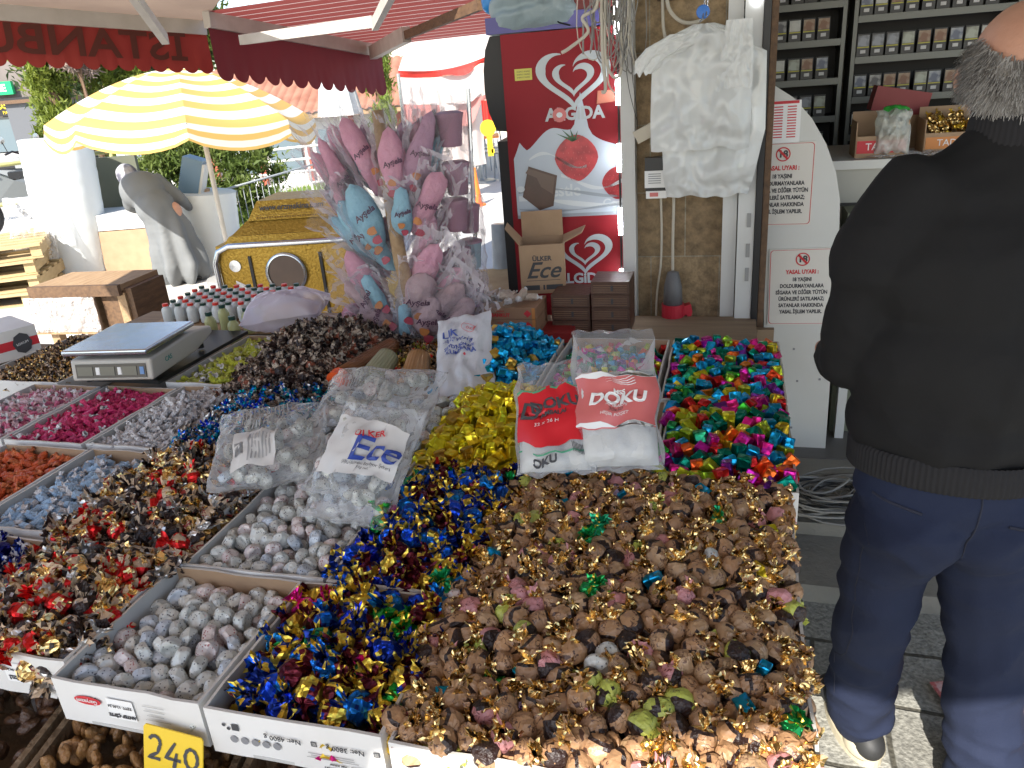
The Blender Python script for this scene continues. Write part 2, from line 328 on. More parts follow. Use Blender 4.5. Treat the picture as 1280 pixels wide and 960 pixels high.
# fabric in a local frame: x along the bar, y up the slope
W2=Vector((.75,3.35,2.45)); 
e2=(ay(598,4,4.6)-R2); e2=e2.normalized()
Fm=frame(L2+Vector((0,0,.04)),d2,e2); Lb=(R2-L2).length
mb=MB().grid(lambda a,b:(Lb*a,4.2*b,-.03*sin(pi*b)),4,12)
fo=mb.build('canopy_fabric',M['awning_stripe'],aw,smooth=True); fo.matrix_world=Fm
def arm(name,pts,w=.05): 
    for a,b in zip(pts[:-1],pts[1:]): MB().bar(a,b,w*.8,w*1.3).build(name,M['bar'],aw)
arm('folding_arm',[ay(302,50,4.9),ay(468,27,4.0)],.04)
arm('folding_arm',[ay(468,32,4.0),ay(492,-15,3.2)],.035)
arm('folding_arm',[ay(466,66,6.4),ay(508,43,5.4)],.07)
MB().bar(ay(508,44,5.4),ay(600,6,4.2),.03,.05).build('dark_arm',M['dark_wood'],aw)
# ============================================================= STALL
RIM=.85; BOT=.765
M['table_wood']=mat('table_wood',(.30,.22,.14),.8,col2=(.2,.14,.09),ns=4,stretch=(1,8,1))
st=thing('stall_table','long wooden trestle table carrying the sweet cartons','table',M=SM.copy())
MB().box((-1.28,1.87,.745),(2.74,2.12,.03)).build('tabletop',M['table_wood'],st)
for u,v in ((-2.45,.86),(.07,.86),(-2.45,2.85),(.07,2.85),(-1.2,.86),(-1.2,2.85)): MB().box((u,v,.367),(.05,.05,.726)).build('leg',M['table_wood'],st)
for v in (.86,2.88): MB().box((-1.17,v,.70),(2.65,.03,.06)).build('rail',M['table_wood'],st)
def carton(u0,u1,v0,v1,label,cat='carton',front=None,inner='inner_card',lipz=RIM,group='cartons of sweets on the stall table',skew=0):
    """open tray: u,v outer rim rectangle"""
    t=.005; uc,vc=(u0+u1)/2,(v0+v1)/2; W=u1-u0; D=v1-v0; h=lipz-BOT; rot=rnd(-.012,.012)+skew
    Mx=SM@Matrix.Translation((uc,vc,BOT))@Matrix.Rotation(rot,4,'Z')
    mb=MB(); a,b=W/2,D/2
    mb.box((0,0,.003),(W,D,.006),1)
    def wall(p0,p1,nin,ci):
        p0=Vector(p0);p1=Vector(p1);n=Vector(nin)*t; n_seg=6; vs=[];fs=[];mi=[]
        for i in range(n_seg+1):
            s=i/n_seg; p=p0.lerp(p1,s); bow=sin(pi*s)*rnd(-.001,.003); tz=h+ (rnd(-.002,.002) if 0<i<n_seg else 0)
            for q,z in ((p-Vector(nin)*bow,0.0),(p-Vector(nin)*bow,tz),(p+n-Vector(nin)*bow,tz),(p+n-Vector(nin)*bow,0.0)): vs.append((q.x,q.y,z))
        for i in range(n_seg):
            k=i*4; fs+=[(k,k+4,k+5,k+1),(k+1,k+5,k+6,k+2),(k+2,k+6,k+7,k+3)]; mi+=[0,3,ci]
        fs+=[(0,1,2,3),(n_seg*4+3,n_seg*4+2,n_seg*4+1,n_seg*4)]; mi+=[0,0]; mb.add(vs,fs,mi)
    wall((-a,-b,0),(a,-b,0),(0,1,0),1); wall((a,-b,0),(a,b,0),(-1,0,0),1); wall((a,b,0),(-a,b,0),(0,-1,0),2); wall((-a,b,0),(-a,-b,0),(1,0,0),1)
    ob=mb.build('carton',[M['white_card'],M[inner],M['kraft'],M['edge_card']],label=label,cat=cat,group=group); ob.matrix_world=Mx
    if front:
        for fn in front: fn(ob,W,D,h)
    return ob
M['edge_card']=mat('edge_card',(.60,.57,.52),.8)
def fr_text(txt,x,z,size,col='ink',flip=True,name='printed_text',bold=0,xs=1):
    def f(ob,W,D,h):
        # front face plane: local y=-D/2, upside-down print when flip
        X=frame((x,-D/2-.0035,z),(-1,0,0) if flip else (1,0,0),(0,0,-1) if flip else (0,0,1))
        o=text_mb(txt,size,X,ext=.0003,bold=bold,xs=xs).build(name,M[col]); o.parent=ob
    return f
def fr_rect(x,z,w,hh,col='grey_ink',name='printed_mark',ell=False):
    def f(ob,W,D,h):
        mb=MB()
        if ell:
            pts=[(x+w/2*cos(2*pi*k/24),-D/2-.0022,z+hh/2*sin(2*pi*k/24)+ (w*.0)) for k in range(24)]; mb.add(pts,[tuple(range(24))])
        else: mb.quad((x-w/2,-D/2-.0022,z-hh/2),(x+w/2,-D/2-.0022,z-hh/2),(x+w/2,-D/2-.0022,z+hh/2),(x-w/2,-D/2-.0022,z+hh/2))
        o=mb.build(name,M[col]); o.parent=ob
    return f
def fr_lines(x,z,w,n,dz=.004,th=.0009): return [fr_rect(x+rnd(-.01,.01)*.4,z-i*dz,w*rnd(.6,1),th) for i in range(n)]
M['label_white']=mat('label_white',(.80,.79,.77),.5)
netprint=[fr_text('Net: 4800 g',-.015,.052,.0125),fr_text('Net: 3800 g',.085,.052,.0125)]+\
  [fr_rect(.035,.052,.009,.009,'ink'),fr_rect(.035,.052,.0068,.0068,'label_white2') ,fr_rect(.133,.052,.009,.009,'ink'),fr_rect(.133,.052,.0068,.0068,'label_white2')]+\
  [fr_rect(-.10+.018*k,.034,.013,.013,'grey_ink',ell=True) for k in range(5)]+[fr_rect(-.093,.058,.012,.012,'ink'),fr_rect(-.112,.060,.006,.006,'ink',ell=True),fr_rect(-.105,.054,.006,.006,'ink',ell=True)]+fr_lines(.06,.034,.11,3)+\
  [fr_text('İçindekiler · Net miktar',.085,.019,.0062),fr_text('Üretim Kayıt No: 18-K-061282',.085,.011,.0062)]
M['label_white2']=M['white_card']
def rim_lbl(z,txt): pass
antep=[fr_rect(-.075,.052,.052,.017,'red_ink',name='red_oval_mark',ell=True),fr_text('Garyazım',-.075,.052,.0105,'label_white',name='mark_lettering'),
  fr_rect(-.012,.045,.050,.040,'label_white',name='sticker'),fr_text('ANTEP ÇİFTE',-.012,.034,.0085,bold=.0003),fr_text('TETT: 12.05.24',-.012,.052,.0072)]+fr_lines(.055,.062,.05,4,.009)
left_pr=[fr_rect(.03,.045,.05,.040,'label_white',name='sticker'),fr_text('CEVİZLİ',.03,.036,.0095,bold=.0003),fr_text('TETT: 04.24',.03,.052,.0075)]+fr_lines(.095,.058,.045,4,.009)
# --------- cartons
SW='cartons of sweets on the stall table'
C=[ # u0,u1,v0,v1,label,front
 (-1.60,-1.325,.75,1.045,'front row carton of dark blue twisted sweets at the left edge of the photo',None),
 (-1.305,-1.025,.745,1.04,'front row carton heaped with red and gold crumpled sweets',left_pr),
 (-1.015,-.74,.71,1.01,'white front carton of speckled grey round sweets above the yellow price card',antep),
 (-.73,-.445,.705,1.01,'white front carton of blue green and gold twisted sweets printed with net weights',netprint),
 (-.43,-.155,.70,1.065,'front carton under the left half of the brown chocolate heap',fr_lines(-.07,.05,.06,3)),
 (-.148,.125,.70,1.065,'front right corner carton under the brown chocolate heap',None),
 (-.43,-.155,1.075,1.435,'second row carton under the left half of the brown chocolate heap',None),
 (-.148,.125,1.075,1.435,'second row carton at the right edge under the brown chocolate heap',None),
 (-1.885,-1.61,1.07,1.43,'second row carton of orange wrapped toffees',None),
 (-1.60,-1.375,1.07,1.44,'second row carton of pale blue wrapped toffees',None),
 (-1.365,-1.04,1.055,1.44,'second row carton heaped with gold brown and red crumpled sweets',None),
 (-1.005,-.705,1.02,1.44,'second row carton of speckled grey round sweets',None),
 (-.695,-.445,1.02,1.445,'second row carton of blue and gold twisted sweets beside the brown heap',None),
 (-2.20,-1.935,1.455,1.835,'third row carton of pink and white wrapped toffees at the left edge',None),
 (-1.92,-1.655,1.455,1.845,'third row carton of magenta wrapped toffees in front of the scale',None),
 (-1.645,-1.40,1.46,1.865,'third row carton of white wrapped toffees',None),
 (-1.39,-1.10,1.455,1.88,'third row carton of teal and dark twisted sweets',None),
 (-1.09,-.705,1.455,1.88,'third row carton hidden under the clear bags of grey sweets',None),
 (-.695,-.44,1.46,1.88,'third row carton of yellow foil cubes',None),
 (-.43,-.155,1.46,1.89,'third row carton under the white carrier bag packs',None),
 (-.145,.145,1.455,1.90,'third row right edge carton of mixed colour foil cubes',None),
 (-2.50,-2.12,1.85,2.32,'back row carton of small brown gold twists left of the scale',None),
 (-1.73,-1.46,1.89,2.35,'back row carton of yellow green wrapped sweets right of the scale',None),
 (-1.45,-1.13,1.89,2.36,'back row carton under the tall heap of dark brown twists',None),
 (-1.12,-.835,1.90,2.36,'back row carton with ribbed cups lying in it',None),
 (-.825,-.53,1.90,2.37,'back row carton of blue foil cubes',None),
 (-.515,-.19,1.91,2.39,'back row carton of mixed foil sweets behind the carrier bag packs',None),
 (-.175,.145,1.91,2.39,'back row right corner carton of mixed colour foil cubes',None)]
for c in C: carton(*c[:4],c[4],front=c[5])
# ============================================================= CANDY PROTOTYPES
def crinkle(p,s,a): return noise.noise(Vector(p)*s)*a
def g_twist(name,mats,L=.030,R=.0155,fan=.014,fR=.014,neck=.004,flat=.35,boxy=2.2,pleat=7,amp=.25,seed=0,na=18,one=False,cr=.0018,patch=None,flatbase=False):
    rr=random.Random(seed); xs=[]; 
    nb=9; ends=[(-1),(1)]
    prof=[]
    if not one: prof+=[(-L/2-fan,fR,1),(-L/2-fan*.6,fR*.75,1),(-L/2-fan*.25,neck*1.6,1),(-L/2+.0005,neck,1)]
    else: prof+=[(-L/2,.0006,0)]
    for i in range(1,nb):
        t=-1+2*i/nb; prof.append((t*L/2,R*(1-abs(t)**boxy)**(1/boxy),0))
    prof+=[(L/2-.0005,neck,1),(L/2+fan*.25,neck*1.6,1),(L/2+fan*.6,fR*.75,1),(L/2+fan,fR,1)]
    vs=[];fs=[];mi=[]; th=rr.uniform(0,6); off=rr.uniform(0,100)
    bend=rr.uniform(-.25,.25)
    for i,(x,r,e) in enumerate(prof):
        for k in range(na):
            a=2*pi*k/na; q=r
            if e: q=r*(1+amp*cos(pleat*a+th*i)+.25*noise.noise(Vector((cos(a)*2+off,sin(a)*2,x*200))))
            y,z=q*cos(a+(x*20 if e else 0)),q*sin(a+(x*20 if e else 0))
            if e: z*=flat; x2=x+ (1 if x>0 else -1)*.35*fan*noise.noise(Vector((cos(a)*2+off,sin(a)*2,3+i))); y+=bend*(abs(x)-L/2); z+=abs(bend)*(abs(x)-L/2)*1.2
            else:
                x2=x; kk=min(1,abs(x)/(L/2))**2; f=1+kk*.22*cos(pleat*a+th)*(1 if not one or x>0 else .4)+.07*cos(3*a+off+x*60); y*=f; z*=f
            d=crinkle((x2+off,y,z),180,cr)+crinkle((x2,y+off,z),420,cr*.5)
            l=sqrt(y*y+z*z)+1e-6; y+=y/l*d; z+=z/l*d
            if flatbase and not e and z<-R*.45: z=-R*.45
            vs.append((x2,y,z))
    for i in range(len(prof)-1):
        e=prof[i][2] or prof[i+1][2]
        for k in range(na):
            k2=(k+1)%na; fs.append((i*na+k,i*na+k2,(i+1)*na+k2,(i+1)*na+k))
            m=1 if e else 0
            if patch: 
                c=Vector(vs[i*na+k]); v=noise.noise(c*70+Vector((off,0,0)))
                m=patch(v,e,c)
            mi.append(m)
    if one: fs.append(tuple(range(na))[::-1]); mi.append(0)
    mb=MB(); mb.add(vs,fs,mi); return mb.mesh(name,mats)
def g_cube(name,mats,a=.022,b=.022,c=.017,seed=0,cr=.0008):
    bm=bmesh.new(); bmesh.ops.create_cube(bm,size=1,matrix=Matrix.Diagonal((a,b,c,1)))
    bmesh.ops.bevel(bm,geom=bm.edges[:],offset=.0014,segments=1,affect='EDGES'); 
    bmesh.ops.subdivide_edges(bm,edges=[e for e in bm.edges if e.calc_length()>.008],cuts=2,use_grid_fill=True)
    for v in bm.verts:
        v.co+=v.normal*(crinkle(v.co+Vector((seed,0,0)),120,cr*.6)+crinkle(v.co+Vector((seed+9,0,0)),50,cr*1.1))
    # wrapper fold flaps on two ends
    me=bpy.data.meshes.new(name); bm.to_mesh(me); bm.free()
    for m in mats: me.materials.append(m)
    return me
def g_dome(name,mats,R=.0165,h=.019,seed=0):
    pr=[(0.001,0),(R*.80,0.0),(R*.93,.0015),(R,.005),(R*.98,h*.62),(R*.86,h*.86),(R*.55,h*.98),(.002,h)]
    vs=[];fs=[];na=20
    for i,(r,z) in enumerate(pr):
        for k in range(na):
            a=2*pi*k/na; p=Vector((r*cos(a),r*sin(a),z-h/2)); d=crinkle(p+Vector((seed,0,0)),90,.0016)+crinkle(p+Vector((seed,5,0)),300,.0004)
            n=Vector((p.x,p.y,p.z*.8)).normalized(); vs.append(p+n*d)
    for i in range(len(pr)-1):
        for k in range(na): k2=(k+1)%na; fs.append((i*na+k,i*na+k2,(i+1)*na+k2,(i+1)*na+k))
    fs.append(tuple(range(na))[::-1]); fs.append(tuple((len(pr)-1)*na+k for k in range(na)))
    return MB().add(vs,fs,0).mesh(name,mats)
def g_toffee(name,mats,L=.028,R=.0075,seed=0,fan=.010): return g_twist(name,mats,L=L,R=R,fan=fan,fR=.007,neck=.003,flat=.5,boxy=5,pleat=5,seed=seed,na=12,cr=.0012)
# wrapper materials
def scribble(name,col,ink,rough=.40,sc=90,thr=.04,metal=0,**k):
    m=mat(name,col,rough,metal,rnd_val=.15,bump=.3,bs=60,**k); nt=m.node_tree;N=nt.nodes;L=nt.links;b=N['Principled BSDF']
    src=b.inputs['Base Color'].links[0].from_socket if b.inputs['Base Color'].links else None
    tc=N['Texture Coordinate'] if 'Texture Coordinate' in N else N.new('ShaderNodeTexCoord')
    n=N.new('ShaderNodeTexNoise'); n.inputs['Scale'].default_value=sc; n.inputs['Detail'].default_value=1; n.inputs['Distortion'].default_value=1; L.new(tc.outputs['Object'],n.inputs['Vector'])
    s=N.new('ShaderNodeMath'); s.operation='SUBTRACT'; s.inputs[1].default_value=.5; L.new(n.outputs['Fac'],s.inputs[0])
    a=N.new('ShaderNodeMath'); a.operation='ABSOLUTE'; L.new(s.outputs[0],a.inputs[0])
    g=N.new('ShaderNodeMath'); g.operation='LESS_THAN'; g.inputs[1].default_value=thr; L.new(a.outputs[0],g.inputs[0])
    n5=N.new('ShaderNodeTexNoise'); n5.inputs['Scale'].default_value=38; n5.inputs['Detail'].default_value=0; L.new(tc.outputs['Object'],n5.inputs['Vector']); g5=N.new('ShaderNodeMath'); g5.operation='GREATER_THAN'; g5.inputs[1].default_value=.56; L.new(n5.outputs['Fac'],g5.inputs[0]); m5=N.new('ShaderNodeMath'); m5.operation='MULTIPLY'; L.new(g.outputs[0],m5.inputs[0]); L.new(g5.outputs[0],m5.inputs[1])
    mx=N.new('ShaderNodeMixRGB'); mx.inputs[2].default_value=(*ink,1); L.new(m5.outputs[0],mx.inputs[0])
    if src: L.new(src,mx.inputs[1])
    else: mx.inputs[1].default_value=(*col,1)
    L.new(mx.outputs[0],b.inputs['Base Color']); return m
G_gold=mat('gold_foil',(.85,.60,.25),.24,.96,bump=.8,bs=60,bt='voronoi'); G_goldy=foil('yellow_gold_foil',(.85,.60,.08),.25); G_silver=foil('silver_foil',(.62,.60,.58),.3)
P_brown=scribble('brown_wrapper',(.34,.19,.095),(.08,.035,.02),thr=.035,sc=110); P_pink=scribble('pink_wrapper',(.50,.22,.22),(.12,.02,.02),thr=.022); P_lime=scribble('lime_wrapper',(.40,.43,.08),(.06,.09,.01),thr=.022); P_tan=scribble('tan_wrapper',(.38,.24,.13),(.14,.07,.04),thr=.035,sc=110)
P_dark=mat('dark_brown_wrapper',(.022,.010,.008),.35,rnd_val=.3,bump=.5,bs=90); P_lilac=scribble('lilac_wrapper',(.36,.28,.42),(.1,.03,.2))
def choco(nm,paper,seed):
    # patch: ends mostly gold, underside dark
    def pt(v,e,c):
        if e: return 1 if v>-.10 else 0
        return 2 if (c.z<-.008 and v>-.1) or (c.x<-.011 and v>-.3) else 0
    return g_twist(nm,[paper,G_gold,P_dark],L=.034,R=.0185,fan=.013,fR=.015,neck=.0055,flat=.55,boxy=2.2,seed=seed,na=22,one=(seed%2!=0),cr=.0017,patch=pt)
K={}
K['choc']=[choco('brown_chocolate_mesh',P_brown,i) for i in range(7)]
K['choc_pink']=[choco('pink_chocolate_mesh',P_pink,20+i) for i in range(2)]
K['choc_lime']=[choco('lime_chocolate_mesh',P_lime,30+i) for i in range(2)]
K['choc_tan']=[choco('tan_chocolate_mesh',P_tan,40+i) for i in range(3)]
K['choc_lilac']=[choco('lilac_chocolate_mesh',P_lilac,50+i) for i in range(1)]
F_blue=foil('blue_foil',(.01,.12,.55),.25,rnd_hue=.03,rnd_val=.3); F_navy=foil('navy_foil',(.01,.03,.22),.3); F_green=foil('green_foil',(.02,.32,.08),.25,rnd_hue=.05); F_pink=foil('pink_foil',(.80,.02,.30),.25); F_maroon=foil('maroon_foil',(.10,.01,.02),.3,rnd_val=.3)
F_teal=foil('teal_foil',(.0,.33,.42),.25,rnd_hue=.06); F_cyan=foil('cyan_foil',(.01,.34,.62),.24,rnd_val=.25); F_red=foil('red_foil',(.60,.02,.02),.25); F_orange=foil('orange_foil',(.85,.18,.02),.25,rnd_hue=.02)
F_mag=foil('magenta_foil',(.62,.02,.30),.25,rnd_hue=.04); F_lime=foil('lime_foil',(.40,.55,.03),.25,rnd_hue=.04); F_yel=foil('yellow_foil',(.78,.64,.03),.23,rnd_hue=.02,rnd_val=.2); F_yelo=foil('amber_foil',(.55,.34,.06),.3,rnd_val=.3); F_vio=foil('violet_foil',(.20,.03,.30),.25); F_emer=foil('emerald_foil',(.0,.20,.13),.25)
def two(nm,a,b,c,seed,L=.030,R=.0165,cr=.0022):
    def pt(v,e,cc): return (0 if v>.12 else 1 if v>-.14 else 2) if e else (0 if v>-.12 else 1 if v<-.26 else 2)
    return g_twist(nm,[a,b,c],L=L,R=R,fan=.015,fR=.015,neck=.0045,flat=.6,boxy=2.3,seed=seed,na=20,cr=cr,patch=pt)
K['tw_blue']=[two('blue_twist_mesh',F_blue,G_goldy,F_navy,60+i) for i in range(3)]
K['tw_gold']=[two('gold_twist_mesh',G_goldy,F_navy if i else F_maroon,F_maroon,65+i) for i in range(3)]
K['tw_green']=[two('green_twist_mesh',F_green,G_goldy,F_green,70+i) for i in range(2)]
K['tw_pink']=[two('pink_twist_mesh',F_pink,G_goldy,F_pink,73)]
K['tw_maroon']=[two('maroon_twist_mesh',F_maroon,G_goldy,F_maroon,75+i) for i in range(2)]
P_cream=scribble('cream_print_wrapper',(.50,.36,.24),(.25,.02,.015),thr=.05,sc=60); P_wbrown=mat('brown_white_wrapper',(.10,.05,.03),.4,col2=(.46,.37,.29),ns=120,contrast=.1,bump=.6,bs=90)
K['cr_red']=[two('red_crumple_mesh',F_red,P_cream,G_gold,80+i) for i in range(3)]
K['cr_gold']=[two('gold_crumple_mesh',G_gold,P_cream,P_dark,84+i) for i in range(3)]
K['cr_brown']=[two('brown_crumple_mesh',P_dark,P_cream,G_silver,88+i) for i in range(3)]
K['dk_brown']=[two('dark_twist_mesh',P_dark,P_wbrown,P_wbrown,92+i,L=.024,R=.012,cr=.0025) for i in range(4)]
K['dk_red']=[two('rust_twist_mesh',mat('rust_wrapper',(.22,.06,.03),.4,bump=.5,bs=90),P_wbrown,P_wbrown,97,L=.024,R=.012)]
K['sm_gold']=[two('small_gold_twist_mesh',G_gold,P_dark,P_cream,99+i,L=.022,R=.010) for i in range(3)]
K['tw_teal']=[two('teal_twist_mesh',F_teal,F_blue,G_silver,103+i,L=.026,R=.013) for i in range(3)]
K['tw_dkblue']=[two('dark_blue_twist_mesh',foil('deep_blue_foil',(.02,.02,.22),.3),mat('white_twist_paper',(.6,.6,.65),.5),F_navy,107+i,L=.028,R=.013) for i in range(2)]
P_grey=mat('speckled_grey_foil',(.50,.52,.50),.38,.35,col2=(.34,.34,.335),ns=60,contrast=.4,bump=.8,bs=140,bt='voronoi',rnd_val=.10)
def speck(name,base,dots):
    m=mat(name,base,.38,.12,bump=.35,bs=70,bt='voronoi',rnd_val=.08); nt=m.node_tree;N=nt.nodes;L=nt.links;b=N['Principled BSDF']
    src=b.inputs['Base Color'].links[0].from_socket
    tc=[n for n in N if n.type=='TEX_COORD'][0]
    v=N.new('ShaderNodeTexVoronoi'); v.inputs['Scale'].default_value=260; L.new(tc.outputs['Object'],v.inputs['Vector'])
    g=N.new('ShaderNodeMath'); g.operation='LESS_THAN'; g.inputs[1].default_value=.32; L.new(v.outputs['Distance'],g.inputs[0])
    s=N.new('ShaderNodeSeparateColor'); L.new(v.outputs['Color'],s.inputs[0]); g2=N.new('ShaderNodeMath'); g2.operation='GREATER_THAN'; g2.inputs[1].default_value=.55; L.new(s.outputs[0],g2.inputs[0])
    mu=N.new('ShaderNodeMath'); mu.operation='MULTIPLY'; L.new(g.outputs[0],mu.inputs[0]); L.new(g2.outputs[0],mu.inputs[1])
    mx=N.new('ShaderNodeMixRGB'); mx.inputs[2].default_value=(*dots,1); L.new(mu.outputs[0],mx.inputs[0]); L.new(src,mx.inputs[1]); L.new(mx.outputs[0],b.inputs['Base Color']); return m
P_g1=speck('speckled_green_grey_foil',(.60,.605,.56),(.14,.14,.15)); P_g2=speck('speckled_pink_grey_foil',(.66,.58,.55),(.32,.10,.10)); P_g3=speck('speckled_blue_grey_foil',(.52,.57,.62),(.10,.12,.18))
K['dome']=[g_dome('grey_bonbon_mesh',[P_g1],seed=i) for i in range(4)]+[g_dome('grey_bonbon_mesh',[P_g2],seed=7),g_dome('grey_bonbon_mesh',[P_g3],seed=8,R=.0175)]
def cubes(nm,m,n=2,**k):
    for nd in m.node_tree.nodes:
        if nd.type=='BUMP': nd.inputs['Strength'].default_value=.35
    return [g_cube(nm,[m],seed=3*i+len(K),**k) for i in range(n)]
K['cu_yel']=cubes('yellow_cube_mesh',F_yel,4); K['cu_amb']=cubes('amber_cube_mesh',F_yelo,1); K['cu_blue']=cubes('blue_cube_mesh',F_cyan,4)
for nm,f in (('cyan',F_cyan),('red',F_red),('orange',F_orange),('magenta',F_mag),('lime',F_lime),('yellow',F_yel),('violet',F_vio),('emerald',F_emer),('pinkf',F_pink),('green',F_green)): K['cx_'+nm]=cubes(nm+'_foil_cube_mesh',f,2,a=.027,b=.020,c=.016)
def plain(n,c,**k): return mat(n,c,.38,bump=.7,bs=100,rnd_val=.12,**k)
T_end=mat('clear_twist_end',(.62,.60,.60),.3,bump=.5,bs=90)
K['t_pink']=[g_toffee('pink_toffee_mesh',[plain('pink_toffee',(.55,.12,.22)),plain('pink_white_end',(.66,.45,.48))],seed=i+1) for i in range(2)]+[g_toffee('pale_toffee_mesh',[plain('pale_pink_toffee',(.62,.42,.45)),T_end],seed=9)]
K['t_mag']=[g_toffee('magenta_toffee_mesh',[plain('magenta_toffee',(.50,.015,.11)),plain('magenta_end',(.58,.04,.14))],seed=i+11) for i in range(3)]+[g_toffee('magenta_toffee_mesh',[plain('magenta_toffee2',(.5,.03,.12)),T_end],seed=15)]
K['t_white']=[g_toffee('white_toffee_mesh',[plain('white_toffee',(.62,.60,.58),col2=(.42,.40,.42),ns=90),T_end],seed=i+21) for i in range(4)]
K['t_blue']=[g_toffee('pale_blue_toffee_mesh',[plain('pale_blue_toffee',(.36,.50,.64),col2=(.24,.36,.52),ns=80),T_end],seed=i+31,L=.034,R=.0095) for i in range(4)]
K['t_orange']=[g_toffee('orange_toffee_mesh',[plain('orange_toffee',(.62,.10,.02)),plain('orange_end',(.58,.16,.05))],seed=i+41,L=.030,R=.009) for i in range(3)]
K['t_lime']=[g_toffee('yellow_green_sweet_mesh',[plain('yellow_green_wrapper',(.46,.50,.03),col2=(.36,.40,.04),ns=60),plain('yellow_green_end',(.50,.52,.08))],seed=i+51,L=.036,R=.0095) for i in range(3)]+[g_toffee('yellow_green_sweet_mesh',[plain('olive_wrapper',(.33,.35,.07)),T_end],seed=55,L=.034,R=.0095)]
# ============================================================= PILES
LOWER={}
def pile(kinds,reg,edge,mound,sp,group,seed=0,scale=1,layers=2,cx=.5,cy=.5,pw=1.0,flat=.6,cap=300,inset=.016,sc_v=.08,over=None,zfun=None):
    """kinds: list of (kind key, weight, label, name)"""
    rr=random.Random(seed); u0,u1,v0,v1=reg; u0+=inset;u1-=inset;v0+=inset;v1-=inset; W=u1-u0; D=v1-v0
    def hgt(u,v):
        s=(u-u0)/W; t=(v-v0)/D
        ks=min(s/cx,1) if s<cx else min((1-s)/(1-cx),1); kt=min(t/cy,1) if t<cy else min((1-t)/(1-cy),1)
        k=(max(0,sin(ks*pi/2))**.9*max(0,sin(kt*pi/2))**.9)**pw
        z=edge+mound*k+.010*noise.noise(Vector((u*9,v*9,seed)))
        return zfun(u,v,z) if zfun else z
    pts=[]
    for L in range(layers):
        d=sp*(1 if L==0 else 1.05); tries=int(W*D/(d*d)*26); cell={}
        for _ in range(tries):
            u=rr.uniform(u0,u1); v=rr.uniform(v0,v1)
            if over and not over(u,v): continue
            ci,cj=int(floor(u/d)),int(floor(v/d)); ok=True
            for a in(-1,0,1):
                for b in(-1,0,1):
                    for (x,y) in cell.get((ci+a,cj+b),()):
                        if (x-u)**2+(y-v)**2<(d*.80)**2: ok=False
            if ok:
                cell.setdefault((ci,cj),[]).append((u,v)); pts.append((u,v,hgt(u,v)-L*sp*.60+rr.uniform(-.18,.12)*sp,L))
    camp=CAM
    out=[]
    tw=sum(k[1] for k in kinds)
    for (u,v,z,L) in pts:
        x=rr.uniform(0,tw)
        for k in kinds:
            x-=k[1]
            if x<=0: break
        p=S(u,v,z); out.append(((p-camp).length+(0 if L==0 else 5),k,p))
    out.sort(key=lambda t:t[0]); cnt={}
    mb=MB(); rest={}
    for i,(dd,k,p) in enumerate(out):
        me=rr.choice(K[k[0]]); s=scale*(1+rr.uniform(-sc_v,sc_v))
        R=Euler((rr.uniform(-pi,pi)*flat,rr.uniform(-pi,pi)*flat*.6,rr.uniform(-pi,pi)))
        n=cnt.get(group,0)
        if i<cap:
            o=bpy.data.objects.new(k[3],me); COL.objects.link(o); o.location=p; o.rotation_euler=R; o.scale=(s,s,s); tag(o,k[2],'sweet',group+', '+k[3].replace('_',' ')+' ones' if len(kinds)>1 else group)
        else: rest.setdefault(id(me),(me,[]))[1].append(Matrix.Translation(p)@R.to_matrix().to_4x4()@Matrix.Diagonal((s,s,s,1)))
    if rest:
        mats=[]; mb=MB()
        for me,Ms in rest.values():
            idx=[]
            for m in me.materials:
                if m not in mats: mats.append(m)
                idx.append(mats.index(m))
            V=[v.co.copy() for v in me.vertices]; Fc=[tuple(p.vertices) for p in me.polygons]; mi=[idx[p.material_index] for p in me.polygons]
            for X in Ms: mb.add(V,Fc,mi,X)
        mb.build('sweets_heap',mats,label='lower sweets of the '+group,cat='sweets',kind='stuff')
    return len(out)
tot=0
# big brown heap
def edge_over(u,v): return True
G='brown chocolate heap at the front right'
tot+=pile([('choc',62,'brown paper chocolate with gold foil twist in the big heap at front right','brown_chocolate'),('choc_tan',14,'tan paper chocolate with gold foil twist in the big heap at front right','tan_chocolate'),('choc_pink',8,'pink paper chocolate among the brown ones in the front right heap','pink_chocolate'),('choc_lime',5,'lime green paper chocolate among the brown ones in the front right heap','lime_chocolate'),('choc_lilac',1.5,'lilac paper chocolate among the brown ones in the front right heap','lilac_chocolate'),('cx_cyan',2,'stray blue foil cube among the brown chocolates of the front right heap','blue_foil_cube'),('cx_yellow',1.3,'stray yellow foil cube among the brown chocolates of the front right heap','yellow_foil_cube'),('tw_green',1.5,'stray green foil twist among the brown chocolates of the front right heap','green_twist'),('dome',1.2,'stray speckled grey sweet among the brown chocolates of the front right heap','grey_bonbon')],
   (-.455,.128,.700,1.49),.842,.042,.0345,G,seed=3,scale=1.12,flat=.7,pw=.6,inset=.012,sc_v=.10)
G='blue gold and green twisted sweets in the front carton'
tw=lambda where:[('tw_blue',38,'blue and gold foil twist '+where,'blue_twist'),('tw_gold',32,'gold foil twist '+where,'gold_twist'),('tw_green',9,'green and gold foil twist '+where,'green_twist'),('tw_pink',4,'pink and gold foil twist '+where,'pink_twist'),('tw_maroon',16,'dark red and gold foil twist '+where,'maroon_twist')]
tot+=pile(tw('in the front carton printed with net weights'),(-.73,-.42,.72,1.03),.825,.045,.040,G,seed=4,scale=1.35,flat=.7,pw=.7)
tot+=pile(tw('in the second row carton left of the brown heap'),(-.70,-.42,1.02,1.46),.84,.05,.040,'blue and gold twisted sweets in the second row carton',seed=5,scale=1.35,flat=.7,pw=.7)
